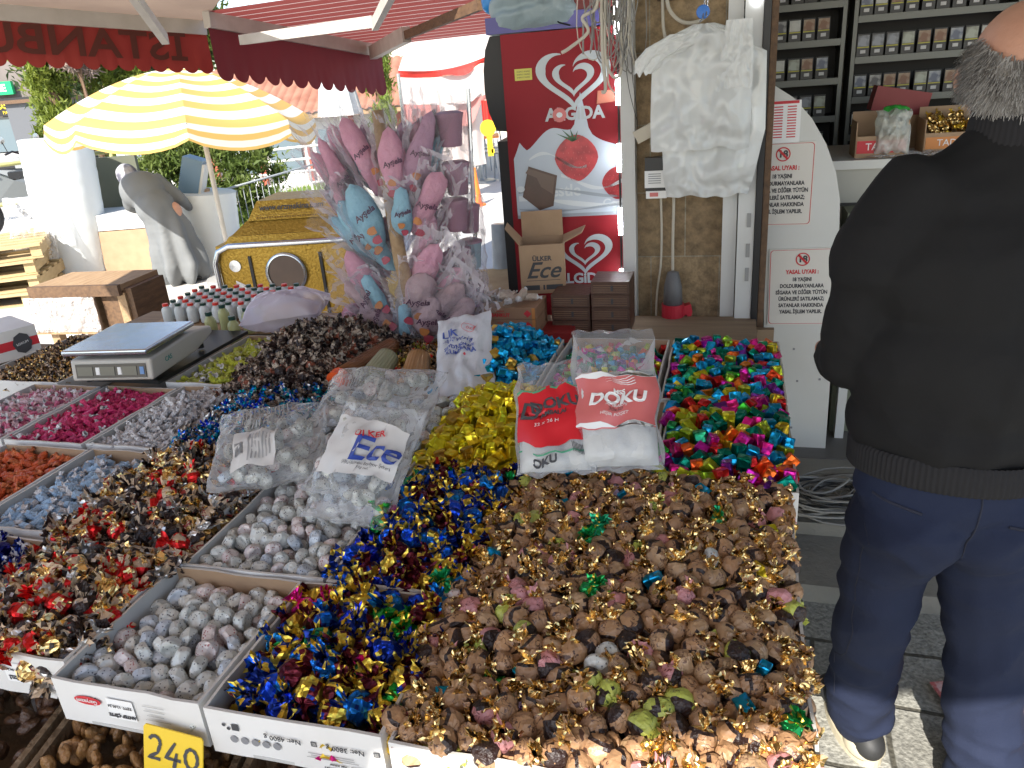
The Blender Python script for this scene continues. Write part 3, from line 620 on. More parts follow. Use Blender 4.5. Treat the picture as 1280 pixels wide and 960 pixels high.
tot+=pile([('dome',1,'speckled grey round sweet in the front carton above the yellow price card','grey_bonbon')],(-1.015,-.74,.71,1.01),.820,.010,.0335,'grey speckled sweets in the front carton',seed=6,scale=1.12,flat=.75,cap=88)
tot+=pile([('dome',1,'speckled grey round sweet in the second row carton','grey_bonbon')],(-1.005,-.705,1.02,1.46),.828,.026,.0335,'grey speckled sweets in the second row carton',seed=7,scale=1.08,flat=.75,cy=.8,cap=88)
cr_=lambda w:[('cr_red',32,'red foil crumpled sweet '+w,'red_crumpled_sweet'),('cr_gold',36,'gold foil crumpled sweet '+w,'gold_crumpled_sweet'),('cr_brown',32,'brown and cream crumpled sweet '+w,'brown_crumpled_sweet')]
tot+=pile(cr_('in the front left carton'),(-1.33,-1.02,.745,1.05),.835,.040,.040,'crumpled red and gold sweets in the front left carton',seed=8,scale=1.35,pw=.7,inset=.008)
tot+=pile([('cr_red',14,'red foil crumpled sweet in the second row carton beside the pale blue toffees','red_crumpled_sweet'),('cr_gold',46,'gold foil crumpled sweet in the second row carton beside the pale blue toffees','gold_crumpled_sweet'),('cr_brown',40,'brown crumpled sweet in the second row carton beside the pale blue toffees','brown_crumpled_sweet')],(-1.385,-1.03,1.05,1.46),.845,.045,.040,'crumpled gold and brown sweets in the second row carton',seed=9,scale=1.35,pw=.7)
tot+=pile([('tw_dkblue',1,'dark blue and white twist in the front carton at the left edge','dark_blue_twist')],(-1.60,-1.325,.75,1.045),.835,.015,.034,'dark blue twists at the left edge',seed=10,scale=1.1,cap=120)
tot+=pile([('t_orange',1,'orange wrapped toffee in the second row carton at the left edge','orange_toffee')],(-1.885,-1.61,1.07,1.43),.825,.012,.026,'orange toffees at the left edge',seed=11,scale=1.1,flat=.3)
tot+=pile([('t_blue',1,'pale blue wrapped toffee in the second row carton','pale_blue_toffee')],(-1.60,-1.375,1.07,1.44),.825,.022,.029,'pale blue toffees',seed=12,scale=1.1,flat=.3)
tot+=pile([('t_pink',1,'pink and white wrapped toffee in the third row carton at the left edge','pink_toffee')],(-2.20,-1.935,1.455,1.835),.83,.022,.0225,'pink and white toffees at the left edge',seed=13,scale=1.1,flat=.4)
tot+=pile([('t_mag',1,'magenta wrapped toffee in the carton in front of the scale','magenta_toffee')],(-1.92,-1.655,1.455,1.845),.83,.024,.0235,'magenta toffees in front of the scale',seed=14,scale=1.1,flat=.4)
tot+=pile([('t_white',1,'white wrapped toffee in the third row carton beside the magenta ones','white_toffee')],(-1.645,-1.40,1.46,1.865),.835,.03,.0225,'white toffees beside the magenta ones',seed=15,scale=1.08,flat=.4)
tot+=pile([('tw_teal',70,'teal and blue foil twist in the third row carton left of the clear bags','teal_twist'),('dk_brown',30,'dark brown twist in the third row carton left of the clear bags','dark_brown_twist')],(-1.405,-1.09,1.445,1.89),.845,.035,.030,'teal and dark twists left of the clear bags',seed=16,scale=1.08,pw=.7)
tot+=pile([('dk_brown',88,'dark brown and white twist in the tall heap at the back','dark_brown_twist'),('dk_red',12,'rust red twist in the tall heap at the back','rust_twist')],(-1.50,-1.07,1.80,2.40),.84,.125,.036,'tall heap of dark brown twists at the back',seed=17,scale=1.40,pw=.75,layers=2)
tot+=pile([('t_lime',1,'yellow green wrapped sweet in the back carton right of the scale','yellow_green_sweet')],(-1.73,-1.46,1.89,2.35),.825,.03,.029,'yellow green sweets right of the scale',seed=18,scale=1.1,flat=.3)
tot+=pile([('sm_gold',1,'small gold and brown twist in the back carton left of the scale','small_gold_twist')],(-2.50,-2.12,1.85,2.32),.83,.02,.025,'small gold brown twists left of the scale',seed=19,scale=1.0,layers=1)
tot+=pile([('cu_yel',90,'yellow foil chocolate cube in the third row carton','yellow_foil_cube'),('cu_amb',9,'amber foil chocolate cube among the yellow ones in the third row','amber_foil_cube'),('cx_red',1,'red foil cube lying among the yellow cubes','red_foil_cube')],(-.73,-.42,1.455,1.93),.845,.065,.034,'yellow foil cubes',seed=20,scale=1.3,flat=1,pw=.8,cy=.7)
tot+=pile([('cu_blue',92,'bright blue foil chocolate cube in the back carton','blue_foil_cube'),('cu_amb',8,'amber foil cube among the blue ones at the back','amber_foil_cube')],(-.84,-.53,1.88,2.38),.845,.11,.032,'blue foil cubes at the back',seed=21,scale=1.2,flat=1,pw=.8)
mixc=lambda w:[('cx_'+k,wt,k2+' foil sweet '+w,k2.replace(' ','_')+'_foil_sweet') for k,wt,k2 in (('cyan',20,'cyan'),('red',7,'red'),('orange',9,'orange'),('magenta',14,'magenta'),('lime',12,'lime green'),('yellow',8,'yellow'),('violet',6,'violet'),('emerald',20,'dark green'),('pinkf',4,'pink'),('green',6,'green'))]
tot+=pile(mixc('in the right edge carton of the third row'),(-.16,.150,1.45,1.95),.852,.020,.034,'mixed foil cubes in the third row',seed=22,scale=1.38,flat=1,cap=300)
tot+=pile(mixc('in the right corner carton of the back row'),(-.175,.145,1.90,2.39),.850,.012,.034,'mixed foil cubes in the back right carton',seed=23,scale=1.32,flat=1)
tot+=pile(mixc('in the back carton behind the carrier bag packs'),(-.515,-.19,1.91,2.39),.82,.015,.031,'mixed foil cubes behind the bag packs',seed=24,scale=1.1,flat=1)
tot+=pile([('sm_gold',60,'small brown gold twist in the back carton with the ribbed cups','small_gold_twist'),('t_lime',8,'yellow green sweet lying in the back carton with the ribbed cups','yellow_green_sweet'),('cr_red',12,'red crumpled sweet in the back carton with the ribbed cups','red_crumpled_sweet')],(-1.12,-.835,1.90,2.36),.82,.02,.030,'small twists in the carton with the ribbed cups',seed=25,scale=1.15,layers=1)
tot+=pile([('dome',1,'speckled grey sweet lying under the clear bags','grey_bonbon')],(-1.09,-.705,1.40,1.88),.85,.01,.040,'grey speckled sweets under the clear bags',seed=26,scale=1.05,layers=1,cap=20)
print('SWEETS',tot)
# ---- lower goods in front of the table
lk=thing('price_card','yellow price card reading 240 clipped to the front cartons','price card',M=frame(S(-.79,.680,.752),UV*1+Vector((0,0,-.10)),Vector((0.02,.22,1))))
M['card_yellow']=mat('card_yellow',(.80,.55,.03),.5,col2=(.74,.49,.02),ns=8)
bm_=MB(); lk.scale=(1.2,1.2,1.2); pts=[(-.043,-.068,0),(.043,-.068,0),(.043,.042,0),(.040,.046,0),(-.040,.046,0),(-.043,.042,0)]; bm_.prism(pts,(0,0,-.002)); bm_.build('card',M['card_yellow'],lk)
def stroke(name,pts2,parent,w=.0022):
    mb=MB()
    for s in pts2:
        P=[]
        for i in range(len(s)-1):
            for k in range(5): 
                t=k/5; P.append((s[i][0]*(1-t)+s[i+1][0]*t,s[i][1]*(1-t)+s[i+1][1]*t,.0009))
        P.append((*s[-1],.0009)); vs=[];fs=[]
        for i,p in enumerate(P):
            q0=P[max(i-1,0)];q1=P[min(i+1,len(P)-1)]; d=Vector((q1[0]-q0[0],q1[1]-q0[1])); d.normalize(); n=Vector((-d.y,d.x))*w*(.8+.4*abs(sin(i*.4)))
            vs+=[(p[0]+n.x,p[1]+n.y,p[2]),(p[0]-n.x,p[1]-n.y,p[2])]
        fs=[(2*i,2*i+1,2*i+3,2*i+2) for i in range(len(P)-1)]; mb.add(vs,fs,0)
    mb.build(name,M['ink'],parent)
arc=lambda cx,cy,rx,ry,a0,a1,n=10:[(cx+rx*cos(radians(a0+(a1-a0)*i/n)),cy+ry*sin(radians(a0+(a1-a0)*i/n))) for i in range(n+1)]
stroke('digit',[arc(-.026,.024,.008,.009,160,-30)+[(-.022,.010),(-.035,.001),(-.018,.001)]],lk)
stroke('digit',[[(.004,.030),(-.010,.006),(.012,.006)],[(.006,.016),(.002,-.006)]],lk)
stroke('digit',[arc(.027,.013,.009,.014,80,440,16)],lk)
# ============================================================= THINGS ON THE STALL
def mirror_text(*a,**k): return text_mb(*a,**k)
# ---- scale
M['scale_body']=mat('scale_body',(.50,.47,.42),.45,col2=(.44,.41,.36),ns=5); M['lcd']=mat('lcd',(.10,.11,.10),.15); M['lcd_frame']=mat('lcd_frame',(.03,.03,.035),.2); M['plate']=mat('scale_plate',(.55,.58,.62),.18,.9,col2=(.5,.52,.55),ns=30,bump=.03,bs=25)
P0=az(92,480,.875); P1=az(193,478,.875); ex=(P1-P0).normalized(); ey=Vector((-ex.y,ex.x,0))
P2=az(278,420,.875); 
sc=thing('weighing_scale','white market weighing scale with three dark displays and a shiny steel plate','scale',M=frame(P0,ex,(P2-P1).normalized()))
Wd=(P1-P0).length
mb=MB(); mb.prism([(0.006,0,.012),(0.0,.004,.075),(0,.20,.085),(0,.36,.085),(0,.40,.045),(0,.40,.012)],(0,0,0)) if 0 else None
def side(x): return [(x,0,.008),(x,.012,.075),(x,.27,.080),(x,.30,.075),(x,.385,.062),(x,.39,.035),(x,.27,.008)]
mb=MB(); mb.prism(side(.0),(Wd,0,0)); b=mb.build('body',M['scale_body'],sc)
bv=b.modifiers.new('b','BEVEL'); bv.width=.008; bv.segments=3
pl=MB().box((Wd/2,.135,.103),(Wd*1.04,.29,.018)).build('plate',M['plate'],sc); bv=pl.modifiers.new('b','BEVEL'); bv.width=.006; bv.segments=3
MB().box((Wd/2,.15,.087),(Wd*.8,.22,.016)).build('plate_support',M['black'],sc)
fd=Vector((0,.012,.067)).normalized(); FX=frame((Wd/2,.0045,.040),(1,0,0),fd)
d=MB(); d.box((0,0,.001),(Wd*.86,.044,.003),0,FX); dp=d.build('display_panel',M['lcd_frame'],sc)
for k in range(3):
    MB().box(((k-1)*Wd*.27-.012,0,.0032),(Wd*.19,.028,.002),0,FX).build('lcd_screen',M['lcd'],dp)
    MB().box(((k-1)*Wd*.27+Wd*.115,0,.0032),(.014,.024,.002),0,FX).build('unit_sticker',M['label_white' if k<2 else 'white'] if k<2 else mat('blue_sticker',(.12,.25,.5),.4),dp)
text_mb('CAS',.022,frame((Wd+.0016,.10,.045),(0,1,0),(0,0,1))).build('side_lettering',mat('teal_ink',(.02,.25,.22),.5),sc)
for x in (.03,Wd-.03):
    for y in (.04,.34): MB().lathe([(.012,-.006),(.012,.01)],10,0,Matrix.Translation((x,y,0))).build('foot',M['black'],sc)
# board under scale
MB().box((-1.89,2.12,.857),(.30,.50,.012),M=SM).build('scale_board',M['black'],label='flat black tray lying under the weighing scale',cat='tray')
# white carton with red band at far left
X=frame(az(-70,470,.80),(az(37,440,.80)-az(-70,470,.80)),VV)
cb=thing('closed_carton','closed white carton with red band and black badge at the left edge','carton',M=X)
MB().box((.16,.13,.045),(.36,.26,.115)).build('box',M['white_card'],cb)
MB().quad((-.02,-.0015,.025),(.34,-.0015,.025),(.34,-.0015,.06),(-.02,-.0015,.06)).build('red_band',M['red_ink'],cb)
pts=[(.28+.035*cos(2*pi*k/8),-.0030,.043+.042*sin(2*pi*k/8)) for k in range(8)]; MB().add(pts,[tuple(range(8))]).build('badge',M['ink'],cb)
text_mb('LOKUM',.013,frame((.28,-.0042,.043),(1,0,.15),(0,0,1))).build('badge_lettering',M['white'],cb)
MB().box((-.1,0,-.03),(.9,.5,.02),0).build('board',M['wood'],cb) if 0 else None
MB().box((-2.72,2.15,.745),(.40,.6,.03),M=SM).build('side_shelf',M['table_wood'],label='wooden shelf board left of the cartons under the closed white carton',cat='shelf')
# ---- bags of sweets (pillow film)
def pillow(name,O,ex,ey,W,Hh,T,mats,label,cat,group=None,nu=26,nv=26,seed=0,wr=.006,neck=None,parent=None,panel=None,bend=0,sag=None):
    X=frame(O,ex,ey); ob=thing(name,label,cat,group=group,M=X) if not parent else parent
    def shp(s,t,sg):
        x=(s-.5)*W; y=(t-.5)*Hh
        if neck: x*= 1-neck*max(0,(t-.6)/.4)**1.2
        e=(max(0,1-abs(2*s-1)**2.6)*max(0,1-abs(2*t-1)**2.6))**.55
        z=sg*T/2*e
        z+=noise.noise(Vector((s*7+seed,t*7,sg)))*wr*2*e+noise.noise(Vector((s*22+seed,t*14,sg*2)))*wr*e
        z+=.012*noise.noise(Vector((s*3,t*3,seed)))
        x+=noise.noise(Vector((t*5,seed,1)))*.012; y+=noise.noise(Vector((s*5,seed,9)))*.012
        z+=bend*((2*t-1)**2)
        if sag: z+=sag(s,t)
        return Vector((x,y,z+T/2))
    mb=MB(); mb.grid(lambda a,b:shp(a,b,1),nu,nv); mb.grid(lambda a,b:shp(1-a,b,-1),nu,nv)
    bg=mb.build('film',mats,ob,smooth=True)
    return ob,shp,X
def panel(ob,shp,s0,s1,t0,t1,mt,name='printed_panel',off=.0025,n=12,edge=0):
    def fn(a,b):
        s=s0+(s1-s0)*a; t=t0+(t1-t0)*b
        if callable(edge): t=edge(a,b,s,t)
        p=shp(s,t,1); return p+Vector((0,0,off))
    o=MB().grid(fn,n,n).build(name,mt,ob,smooth=True); return o
def surf_text(ob,shp,txt,size,s,t,mt,rot=0,W=.2,Hh=.2,off=.004,name='printed_lettering',bold=0,shear=0,mirror=False,font_xs=1):
    mb=text_mb(txt,size,Matrix.Rotation(rot,4,'Z'),bold=bold,shear=shear,mirror=mirror,xs=font_xs,ext=0)
    for i,v in enumerate(mb.v):
        ss=min(.98,max(.02,s+v[0]/W)); tt=min(.98,max(.02,t+v[1]/Hh)); p=shp(ss,tt,1); mb.v[i]=(p.x+0,p.y+0,p.z+off)
    mb.build(name,mt,ob)
M['print_white']=mat('print_white',(.72,.70,.68),.35,alpha=.8); M['print_grey']=mat('print_grey',(.35,.34,.34),.5)
def fill_bag(X,shp,n,seed,label,group):
    rr=random.Random(seed)
    for i in range(n):
        s,t=rr.uniform(.13,.87),rr.uniform(.12,.88); p=shp(s,t,1); q=shp(s,t,-1)
        z=q.z+(p.z-q.z)*rr.uniform(.25,.72)
        if p.z-q.z<.025: continue
        o=bpy.data.objects.new('grey_bonbon',rr.choice(K['dome'])); COL.objects.link(o); o.location=X@Vector((p.x,p.y,z)); o.rotation_euler=(rr.uniform(-3,3),rr.uniform(-3,3),rr.uniform(-3,3)); o.scale=(1.1,)*3
        tag(o,label,'sweet',group)
def sweetbag(O,ex,ey,W,Hh,T,label,seed,n,prt):
    ob,shp,X=pillow('sweet_bag',O,ex,ey,W,Hh,T,M['film'],label,'bag','clear bags of grey sweets lying on the cartons',seed=seed,wr=.007)
    fill_bag(X,shp,n,seed,'speckled grey sweet inside the '+label.split(',')[0][:60],'grey sweets in clear bag, '+label[:40])
    return ob,shp,X
# left bag with barcode stripes
O=az(343,572,.905); ex=(az(405,560,.9)-az(283,575,.9)); ey=Vector((.25,.9,.28))
ob,shp,X=sweetbag(O,ex,ey,.245,.25,.085,'clear bag with striped back print and barcode, left of the other bags',31,36,0)
panel(ob,shp,.22,.60,.10,.48,M['print_white'],edge=lambda a,b,s,t:t+.05*sin(a*3)); 
for k in range(12): panel(ob,shp,.25+.037*k,.262+.037*k,.56,.90,M['print_grey'],'print_stripe',n=4)
for k in range(7): panel(ob,shp,.36+.03*k,.372+.03*k,.18+.01*k,.46,M['print_grey'],'print_stripe',n=4,off=.004)
for k in range(9): panel(ob,shp,.24+.009*k,.2445+.009*k,.24,.36,M['ink'],'barcode_bar',n=2,off=.0042)
# back bag
O=az(480,512,.935); ex=(az(535,505,.92)-az(420,500,.92)); ey=Vector((.1,.9,.35))
ob,shp,X=sweetbag(O,ex,ey,.30,.20,.08,'clear bag with wrinkled top, rearmost of the three grey sweet bags',33,28,0)
for k in range(9): panel(ob,shp,.16+.028*k,.166+.028*k,.45,.85,M['print_grey'],'print_stripe',n=3)
# front bag with blue lettering
O=az(466,588,.925); ex=(az(520,585,.9)-az(415,572,.9)); ey=Vector((.05,.8,.55))
ob,shp,X=sweetbag(O,ex,ey,.205,.27,.075,'clear bag with big blue script lettering, frontmost of the grey sweet bags',35,30,0)
panel(ob,shp,.06,.94,.34,.80,M['print_white'],edge=lambda a,b,s,t:t-.06*a*(1-b)*0+ (.06-.10*a)*b)
surf_text(ob,shp,'ÜLKER',.020,.60,.665,M['red_ink'],rot=.25,W=.205,Hh=.27,off=.010,bold=.0006)
surf_text(ob,shp,'Ece',.075,.66,.535,M['blue_ink'],rot=.03,W=.205,Hh=.27,off=.009,shear=.35,bold=.0012)
surf_text(ob,shp,'Sütlü Kakaolu Bonbon Şekeri',.0095,.62,.425,M['ink'],W=.205,Hh=.27,off=.006); surf_text(ob,shp,'1 kg net',.009,.62,.39,M['ink'],W=.205,Hh=.27,off=.006)
# small printed bit under the left bag
O=az(436,598,.90); ob,shp,X=pillow('sweet_bag',O,(az(460,600,.9)-az(405,590,.9)),Vector((.2,.9,.3)),.15,.14,.05,M['film'],'small clear bag corner with striped print between the two larger bags','bag','clear bags of grey sweets lying on the cartons',seed=41)
panel(ob,shp,.10,.9,.35,.85,M['print_white']); 
for k in range(10): panel(ob,shp,.14+.07*k,.155+.07*k,.4,.8,M['print_grey'],'print_stripe',n=3,off=.004)
fill_bag(X,shp,8,4,'speckled grey sweet inside the small striped bag','grey sweets in the small striped bag')
# ---- packs of carrier bags
M['film_pack']=film('film_pack',fac=.12,bs=40)
M['folded_white']=mat('folded_white_plastic',(.62,.62,.60),.4,col2=(.54,.54,.52),ns=14,bump=.25,bs=26)
M['pack_red']=mat('pack_red',(.62,.02,.03),.35); M['pack_coral']=mat('pack_coral',(.60,.15,.14),.35,col2=(.55,.13,.13),ns=20); M['pack_green']=mat('pack_green',(.08,.35,.2),.4)
def pack(p0,p1,W,L,T,label,seed,stack_frac=.68,tilt=0):
    """p0 bottom centre, p1 top centre direction"""
    p0=Vector(p0);p1=Vector(p1); L=(p1-p0).length; ey=(p1-p0).normalized(); ex=Vector((cos(tilt)*.97,-.10,sin(tilt))); O=p0+ey*(L/2)
    X=frame(O,ex,ey-ex*ey.dot(ex)/ex.length_squared)
    ob,shp,_=pillow('bag_pack',O,ex,ey-ex*ey.dot(ex)/ex.length_squared,W,L,T,M['film_pack'],label,'carrier bags',None,seed=seed,wr=.004,nu=30,nv=34,sag=lambda s,t:-T*.42*max(0,(t-stack_frac)/(1-stack_frac)))
    # stack of folded bags inside
    def st(s,t,sg):
        e=(max(0,1-abs(2*s-1)**7)*max(0,1-abs(2*t-1)**9))**.5
        return Vector(((s-.5)*W*.90,-L/2+L*.03+t*L*stack_frac*.93,T*.46+sg*T*.38*e+noise.noise(Vector((s*4,t*6,seed+sg)))*.004))
    mb=MB(); mb.grid(lambda a,b:st(a,b,1),16,16); mb.grid(lambda a,b:st(1-a,b,-1),16,16); mb.build('folded_bags',M['folded_white'],ob,smooth=True)
    return ob,shp
ob,shp=pack(az(773,594,.885),av(765,414,1.64),.180,None,.075,'pack of white carrier bags with coral red label, right one of two',51)
cor=lambda a,b,s,t:t+.018*sin(a*6.3)*(1 if b>.5 else -1)
panel(ob,shp,.03,.97,.255,.60,M['pack_coral'],edge=cor,off=.003)
panel(ob,shp,.03,.97,.590,.596,M['white'],'white_line',off=.005,edge=cor); panel(ob,shp,.03,.97,.262,.267,M['white'],'white_line',off=.005,edge=cor)
W_=.180;H_=(az(778,594,.885)-av(768,412,1.72)).length; print('packL',H_)
surf_text(ob,shp,'DOKU',.040,.5,.435,M['label_white'],W=W_,Hh=H_,off=.006,bold=.0016)
surf_text(ob,shp,'MSS',.014,.5,.49,M['label_white'],W=W_,Hh=H_,off=.006,bold=.0006)
surf_text(ob,shp,'AMBALAJ',.011,.5,.395,M['label_white'],W=W_,Hh=H_,off=.006); surf_text(ob,shp,'30x50',.012,.5,.368,M['ink'],W=W_,Hh=H_,off=.006); surf_text(ob,shp,'HIŞIR POŞET',.010,.5,.335,M['label_white'],W=W_,Hh=H_,off=.006)
for k in range(4):
    MB().grid(lambda a,b,k=k:shp(.36+.34*a,.535+.013*k+.018*sin(a*5.5+.3*k)*(1-.1*k)+.0045*b*(.2+a),1)+Vector((0,0,.006)),14,1).build('wave_mark',M['label_white'],ob)
ob,shp=pack(az(686,600,.885),av(700,454,1.60),.165,None,.06,'pack of white carrier bags with bright red label, left one of two',57,tilt=.02)
panel(ob,shp,.04,.93,.22,.66,M['pack_red'],edge=lambda a,b,s,t:(t-.05*(1-a) if b>.5 else t+.02)-.05*(1-abs(2*a-1))*(1-b)*1.5+.04*sin(a*3.1)*b,off=.003)
panel(ob,shp,.04,.96,.685,.70,M['pack_green'],'green_line',off=.004,edge=lambda a,b,s,t:t-.06*(1-a)); panel(ob,shp,.04,.96,.14,.152,M['pack_green'],'green_line',off=.004,edge=lambda a,b,s,t:t-.04*sin(a*3.1)+.02)
surf_text(ob,shp,'DOKU',.036,.52,.52,M['ink'],rot=.12,W=.165,Hh=.30,off=.006,bold=.0013); surf_text(ob,shp,'AMBALAJ',.0135,.50,.445,M['ink'],rot=.12,W=.165,Hh=.30,off=.006,bold=.0005); surf_text(ob,shp,'D',.055,.17,.46,M['ink'],rot=.1,W=.165,Hh=.30,off=.006,shear=.3,bold=.001)
surf_text(ob,shp,'32 x 26 H',.013,.42,.375,M['label_white'],rot=.05,W=.165,Hh=.30,off=.006); surf_text(ob,shp,'DOKU',.024,.3,.075,M['ink'],W=.165,Hh=.30,off=.005,bold=.001)
for k in range(8): panel(ob,shp,.72+.018*k,.729+.018*k,.12,.19,M['ink'],'barcode_bar',n=2,off=.0048)
# ---- white printed carrier bag leaning
O=av(584,452,2.02)+Vector((0,0,.01)); 
exv=(av(625,422,2.15)-av(598,408,2.2)).normalized(); eyv=(av(608,412,2.12)-av(560,488,1.93)).normalized()
ob,shp,X=pillow('printed_carrier_bag',O,Vector((.86,-.10,.15)),eyv,.17,.30,.05,mat('white_carrier_plastic',(.70,.71,.74),.3,col2=(.62,.63,.68),ns=12,bump=.3,bs=25,alpha=.93),'white carrier bag with blue and red print leaning against the blue cubes','bag',seed=61,wr=.008)
def bt(t,sz,s,tt,mm,**k): surf_text(ob,shp,t,sz,s,tt,mm,W=.17,Hh=.30,off=.004,**k)
M['blue_print']=mat('blue_print',(.06,.10,.38),.5); M['red_print']=mat('red_print',(.6,.06,.08),.5)
bt('LIK',.034,.28,.70,M['blue_print'],bold=.001); bt('Alışveriş',.024,.42,.62,M['blue_print'],shear=.3); bt('SEVDİĞİNİZE',.015,.46,.53,M['blue_print'],bold=.0004); bt('KUMBARA',.020,.48,.47,M['blue_print'],bold=.0007)
bt('özel',.020,.66,.76,M['red_print'],shear=.3); bt('•',.03,.55,.40,M['red_print'])
ring=MB().tube([shp(.62+.12*cos(a),.76+.055*sin(a),1)+Vector((0,0,.004)) for a in [2*pi*k/20 for k in range(21)]],.0007,4).build('red_ring_print',M['red_print'],ob)
# ---- ribbed cups and tube
def ribbed(p0,p1,r0,r1,m,label,name='ribbed_cup'):
    p0=Vector(p0);p1=Vector(p1); L=(p1-p0).length; z=(p1-p0).normalized(); x=z.orthogonal().normalized(); y=z.cross(x)
    Mx=Matrix(((x.x,y.x,z.x,p0.x),(x.y,y.y,z.y,p0.y),(x.z,y.z,z.z,p0.z),(0,0,0,1))); n=96; vs=[];fs=[]
    pr=[(r0*.55,0),(r0,0),(r0+(r1-r0)*.3,L*.3),(r0+(r1-r0)*.7,L*.7),(r1,L*.94),(r1*1.03,L),(r1*.4,L)]
    for i,(r,zz) in enumerate(pr):
        for k in range(n):
            a=2*pi*k/n; q=r*(1+(.035*cos(24*a) if 0<i<5 else 0)); vs.append((q*cos(a),q*sin(a),zz))
    for i in range(len(pr)-1):
        for k in range(n): k2=(k+1)%n; fs.append((i*n+k,i*n+k2,(i+1)*n+k2,(i+1)*n+k))
    fs.append(tuple(range(n))[::-1]); fs.append(tuple((len(pr)-1)*n+k for k in range(n)))
    o=MB().add(vs,fs,0).build(name,m,label=label,cat='cup',group='ribbed cups lying in the back carton',smooth=True); o.matrix_world=Mx; return o
ribbed(av(515,487,1.90),av(524,447,2.03),.045,.035,mat('amber_plastic',(.42,.22,.08),.3,.3,col2=(.25,.12,.04),ns=6),'amber brown ribbed plastic cup lying in the back carton')
ribbed(av(462,478,1.90),av(485,447,2.03),.040,.034,mat('olive_plastic',(.30,.30,.18),.3,.2),'greenish grey ribbed plastic cup lying left of the amber one')
ribbed(av(424,482,1.88)+Vector((0,0,.02)),av(490,428,2.18)+Vector((0,0,-.01)),.030,.026,mat('brown_tube',(.20,.08,.03),.3,.2),'long brown ribbed tube of stacked cups with an orange end','cup_tube')
p=av(423,483,1.87)+Vector((0,0,.02)); q=(av(490,428,2.18)-p).normalized(); MB().tube([p-q*.012,p+q*.018],[.030,.033],20).build('orange_disc',mat('orange_plastic',(.75,.10,.02),.35),parent=None,label='round orange plastic disc at the end of the brown tube',cat='disc')
# ---- bread in tulle bag
ex=Vector((.95,-.1,.1))
c=az(362,408,.86)+Vector((0,0.02,.055))
ob,shp,X=pillow('tulle_bag',c-Vector((0,0,.06)),ex,Vector((.1,.9,.1)),.30,.20,.14,film('tulle_film',(.80,.74,.86),fac=.45,rough=.5,bs=30),'sheer pale violet bag holding bread, behind the yellow green sweets','bag',seed=66,wr=.006)
blob('bread_loaf',[((0,0,0),(.105,.05,.035))],.008,2,lambda p,n:.004*noise.noise(p*30),M['kraft'],label='brown loaf inside the sheer violet bag',cat='bread').matrix_world=X@Matrix.Translation((.01,-.01,.06))@Matrix.Rotation(.15,4,'Z')
MB().box((-1.05,2.56,.80),(.62,.30,.09),M=SM).build('white_foam_box',M['folded_white'],label='low white box under the sheer violet bag',cat='box')
# ---- bottles
CAPR=mat('red_cap',(.62,.03,.02),.35); CAPG=mat('dark_green_cap',(.01,.05,.035),.35); MLK=mat('milky_bottle',(.74,.76,.74),.3,col2=(.66,.70,.66),ns=20,transl=.2); YB=mat('yellow_liquid_bottle',(.55,.56,.28),.15,alpha=.8,transl=.2)
def bottle(name,r,h,bm_,cm,label,group,lab=None):
    t=thing(name,label,'bottle',group=group)
    MB().lathe([(r*.9,0),(r,.004),(r,h*.66),(r*.85,h*.76),(r*.5,h*.84),(r*.48,h*.88)],18).build('bottle_body',bm_,t,smooth=True)
    MB().lathe([(r*.60,h*.87),(r*.60,h*.99),(r*.55,h)],16).build('cap',cm,t)
    if lab: MB().lathe([(r*1.02,h*.25),(r*1.02,h*.5)],18,cap=False).build('label_band',lab,t,smooth=True)
    return t
pa=bottle('small_bottle',.021,.085,MLK,CAPR,'small milky bottle with red cap in the rows behind the scale','small capped bottles behind the scale')
pb=bottle('small_bottle',.021,.085,MLK,CAPG,'small milky bottle with dark green cap in the rows behind the scale','small capped bottles behind the scale')
BO=az(212,403,.79); bx=(az(300,402,.79)-BO); nx_=9; ny_=5
dx=Vector((.058,-.012,0)); dy=Vector((.006,.056,0)); first=[True,True]
for j in range(6):
    for i in range(9):
        p=BO+dx*(i-.35*j*0)+dy*j+Vector((.006*j,0,0))
        k=(i+j)%2; src=(pa,pb)[k]
        o=src if first[k] else copy_tree(src); first[k]=False; o.location=p
u,v=suv(BO); MB().box((u+.22,v+.16,.775),(.62,.44,.02),M=SM).build('bottle_tray',M['wood'],label='wooden tray board under the rows of small capped bottles',cat='tray')
MB().box((u+.22,v+.16,.38),(.50,.36,.76),M=SM).build('tray_stand',M['kraft'],label='tall brown box holding up the bottle tray behind the stall',cat='box')
yb=[(281,432,.12),(300,428,.12),(300,440,.10),(318,425,.11),(328,424,.13)]
for i,(x,y,h) in enumerate([(268,437,.115),(297,443,.115),(284,425,.11),(313,428,.105),(327,420,.115)]):
    t=bottle('oil_bottle',.022,h,YB,CAPG,['yellow cologne bottle with dark cap nearest the scale','yellow cologne bottle with a bright green band and dark cap','yellow cologne bottle with dark cap second from the scale','yellow cologne bottle with dark cap behind the green banded one','tall yellow cologne bottle with dark cap beside the violet bag'][i],'yellow bottles behind the stall',lab=mat('green_band',(.02,.35,.08),.4) if i==1 else None)
    t.location=az(x,y-12,.80)
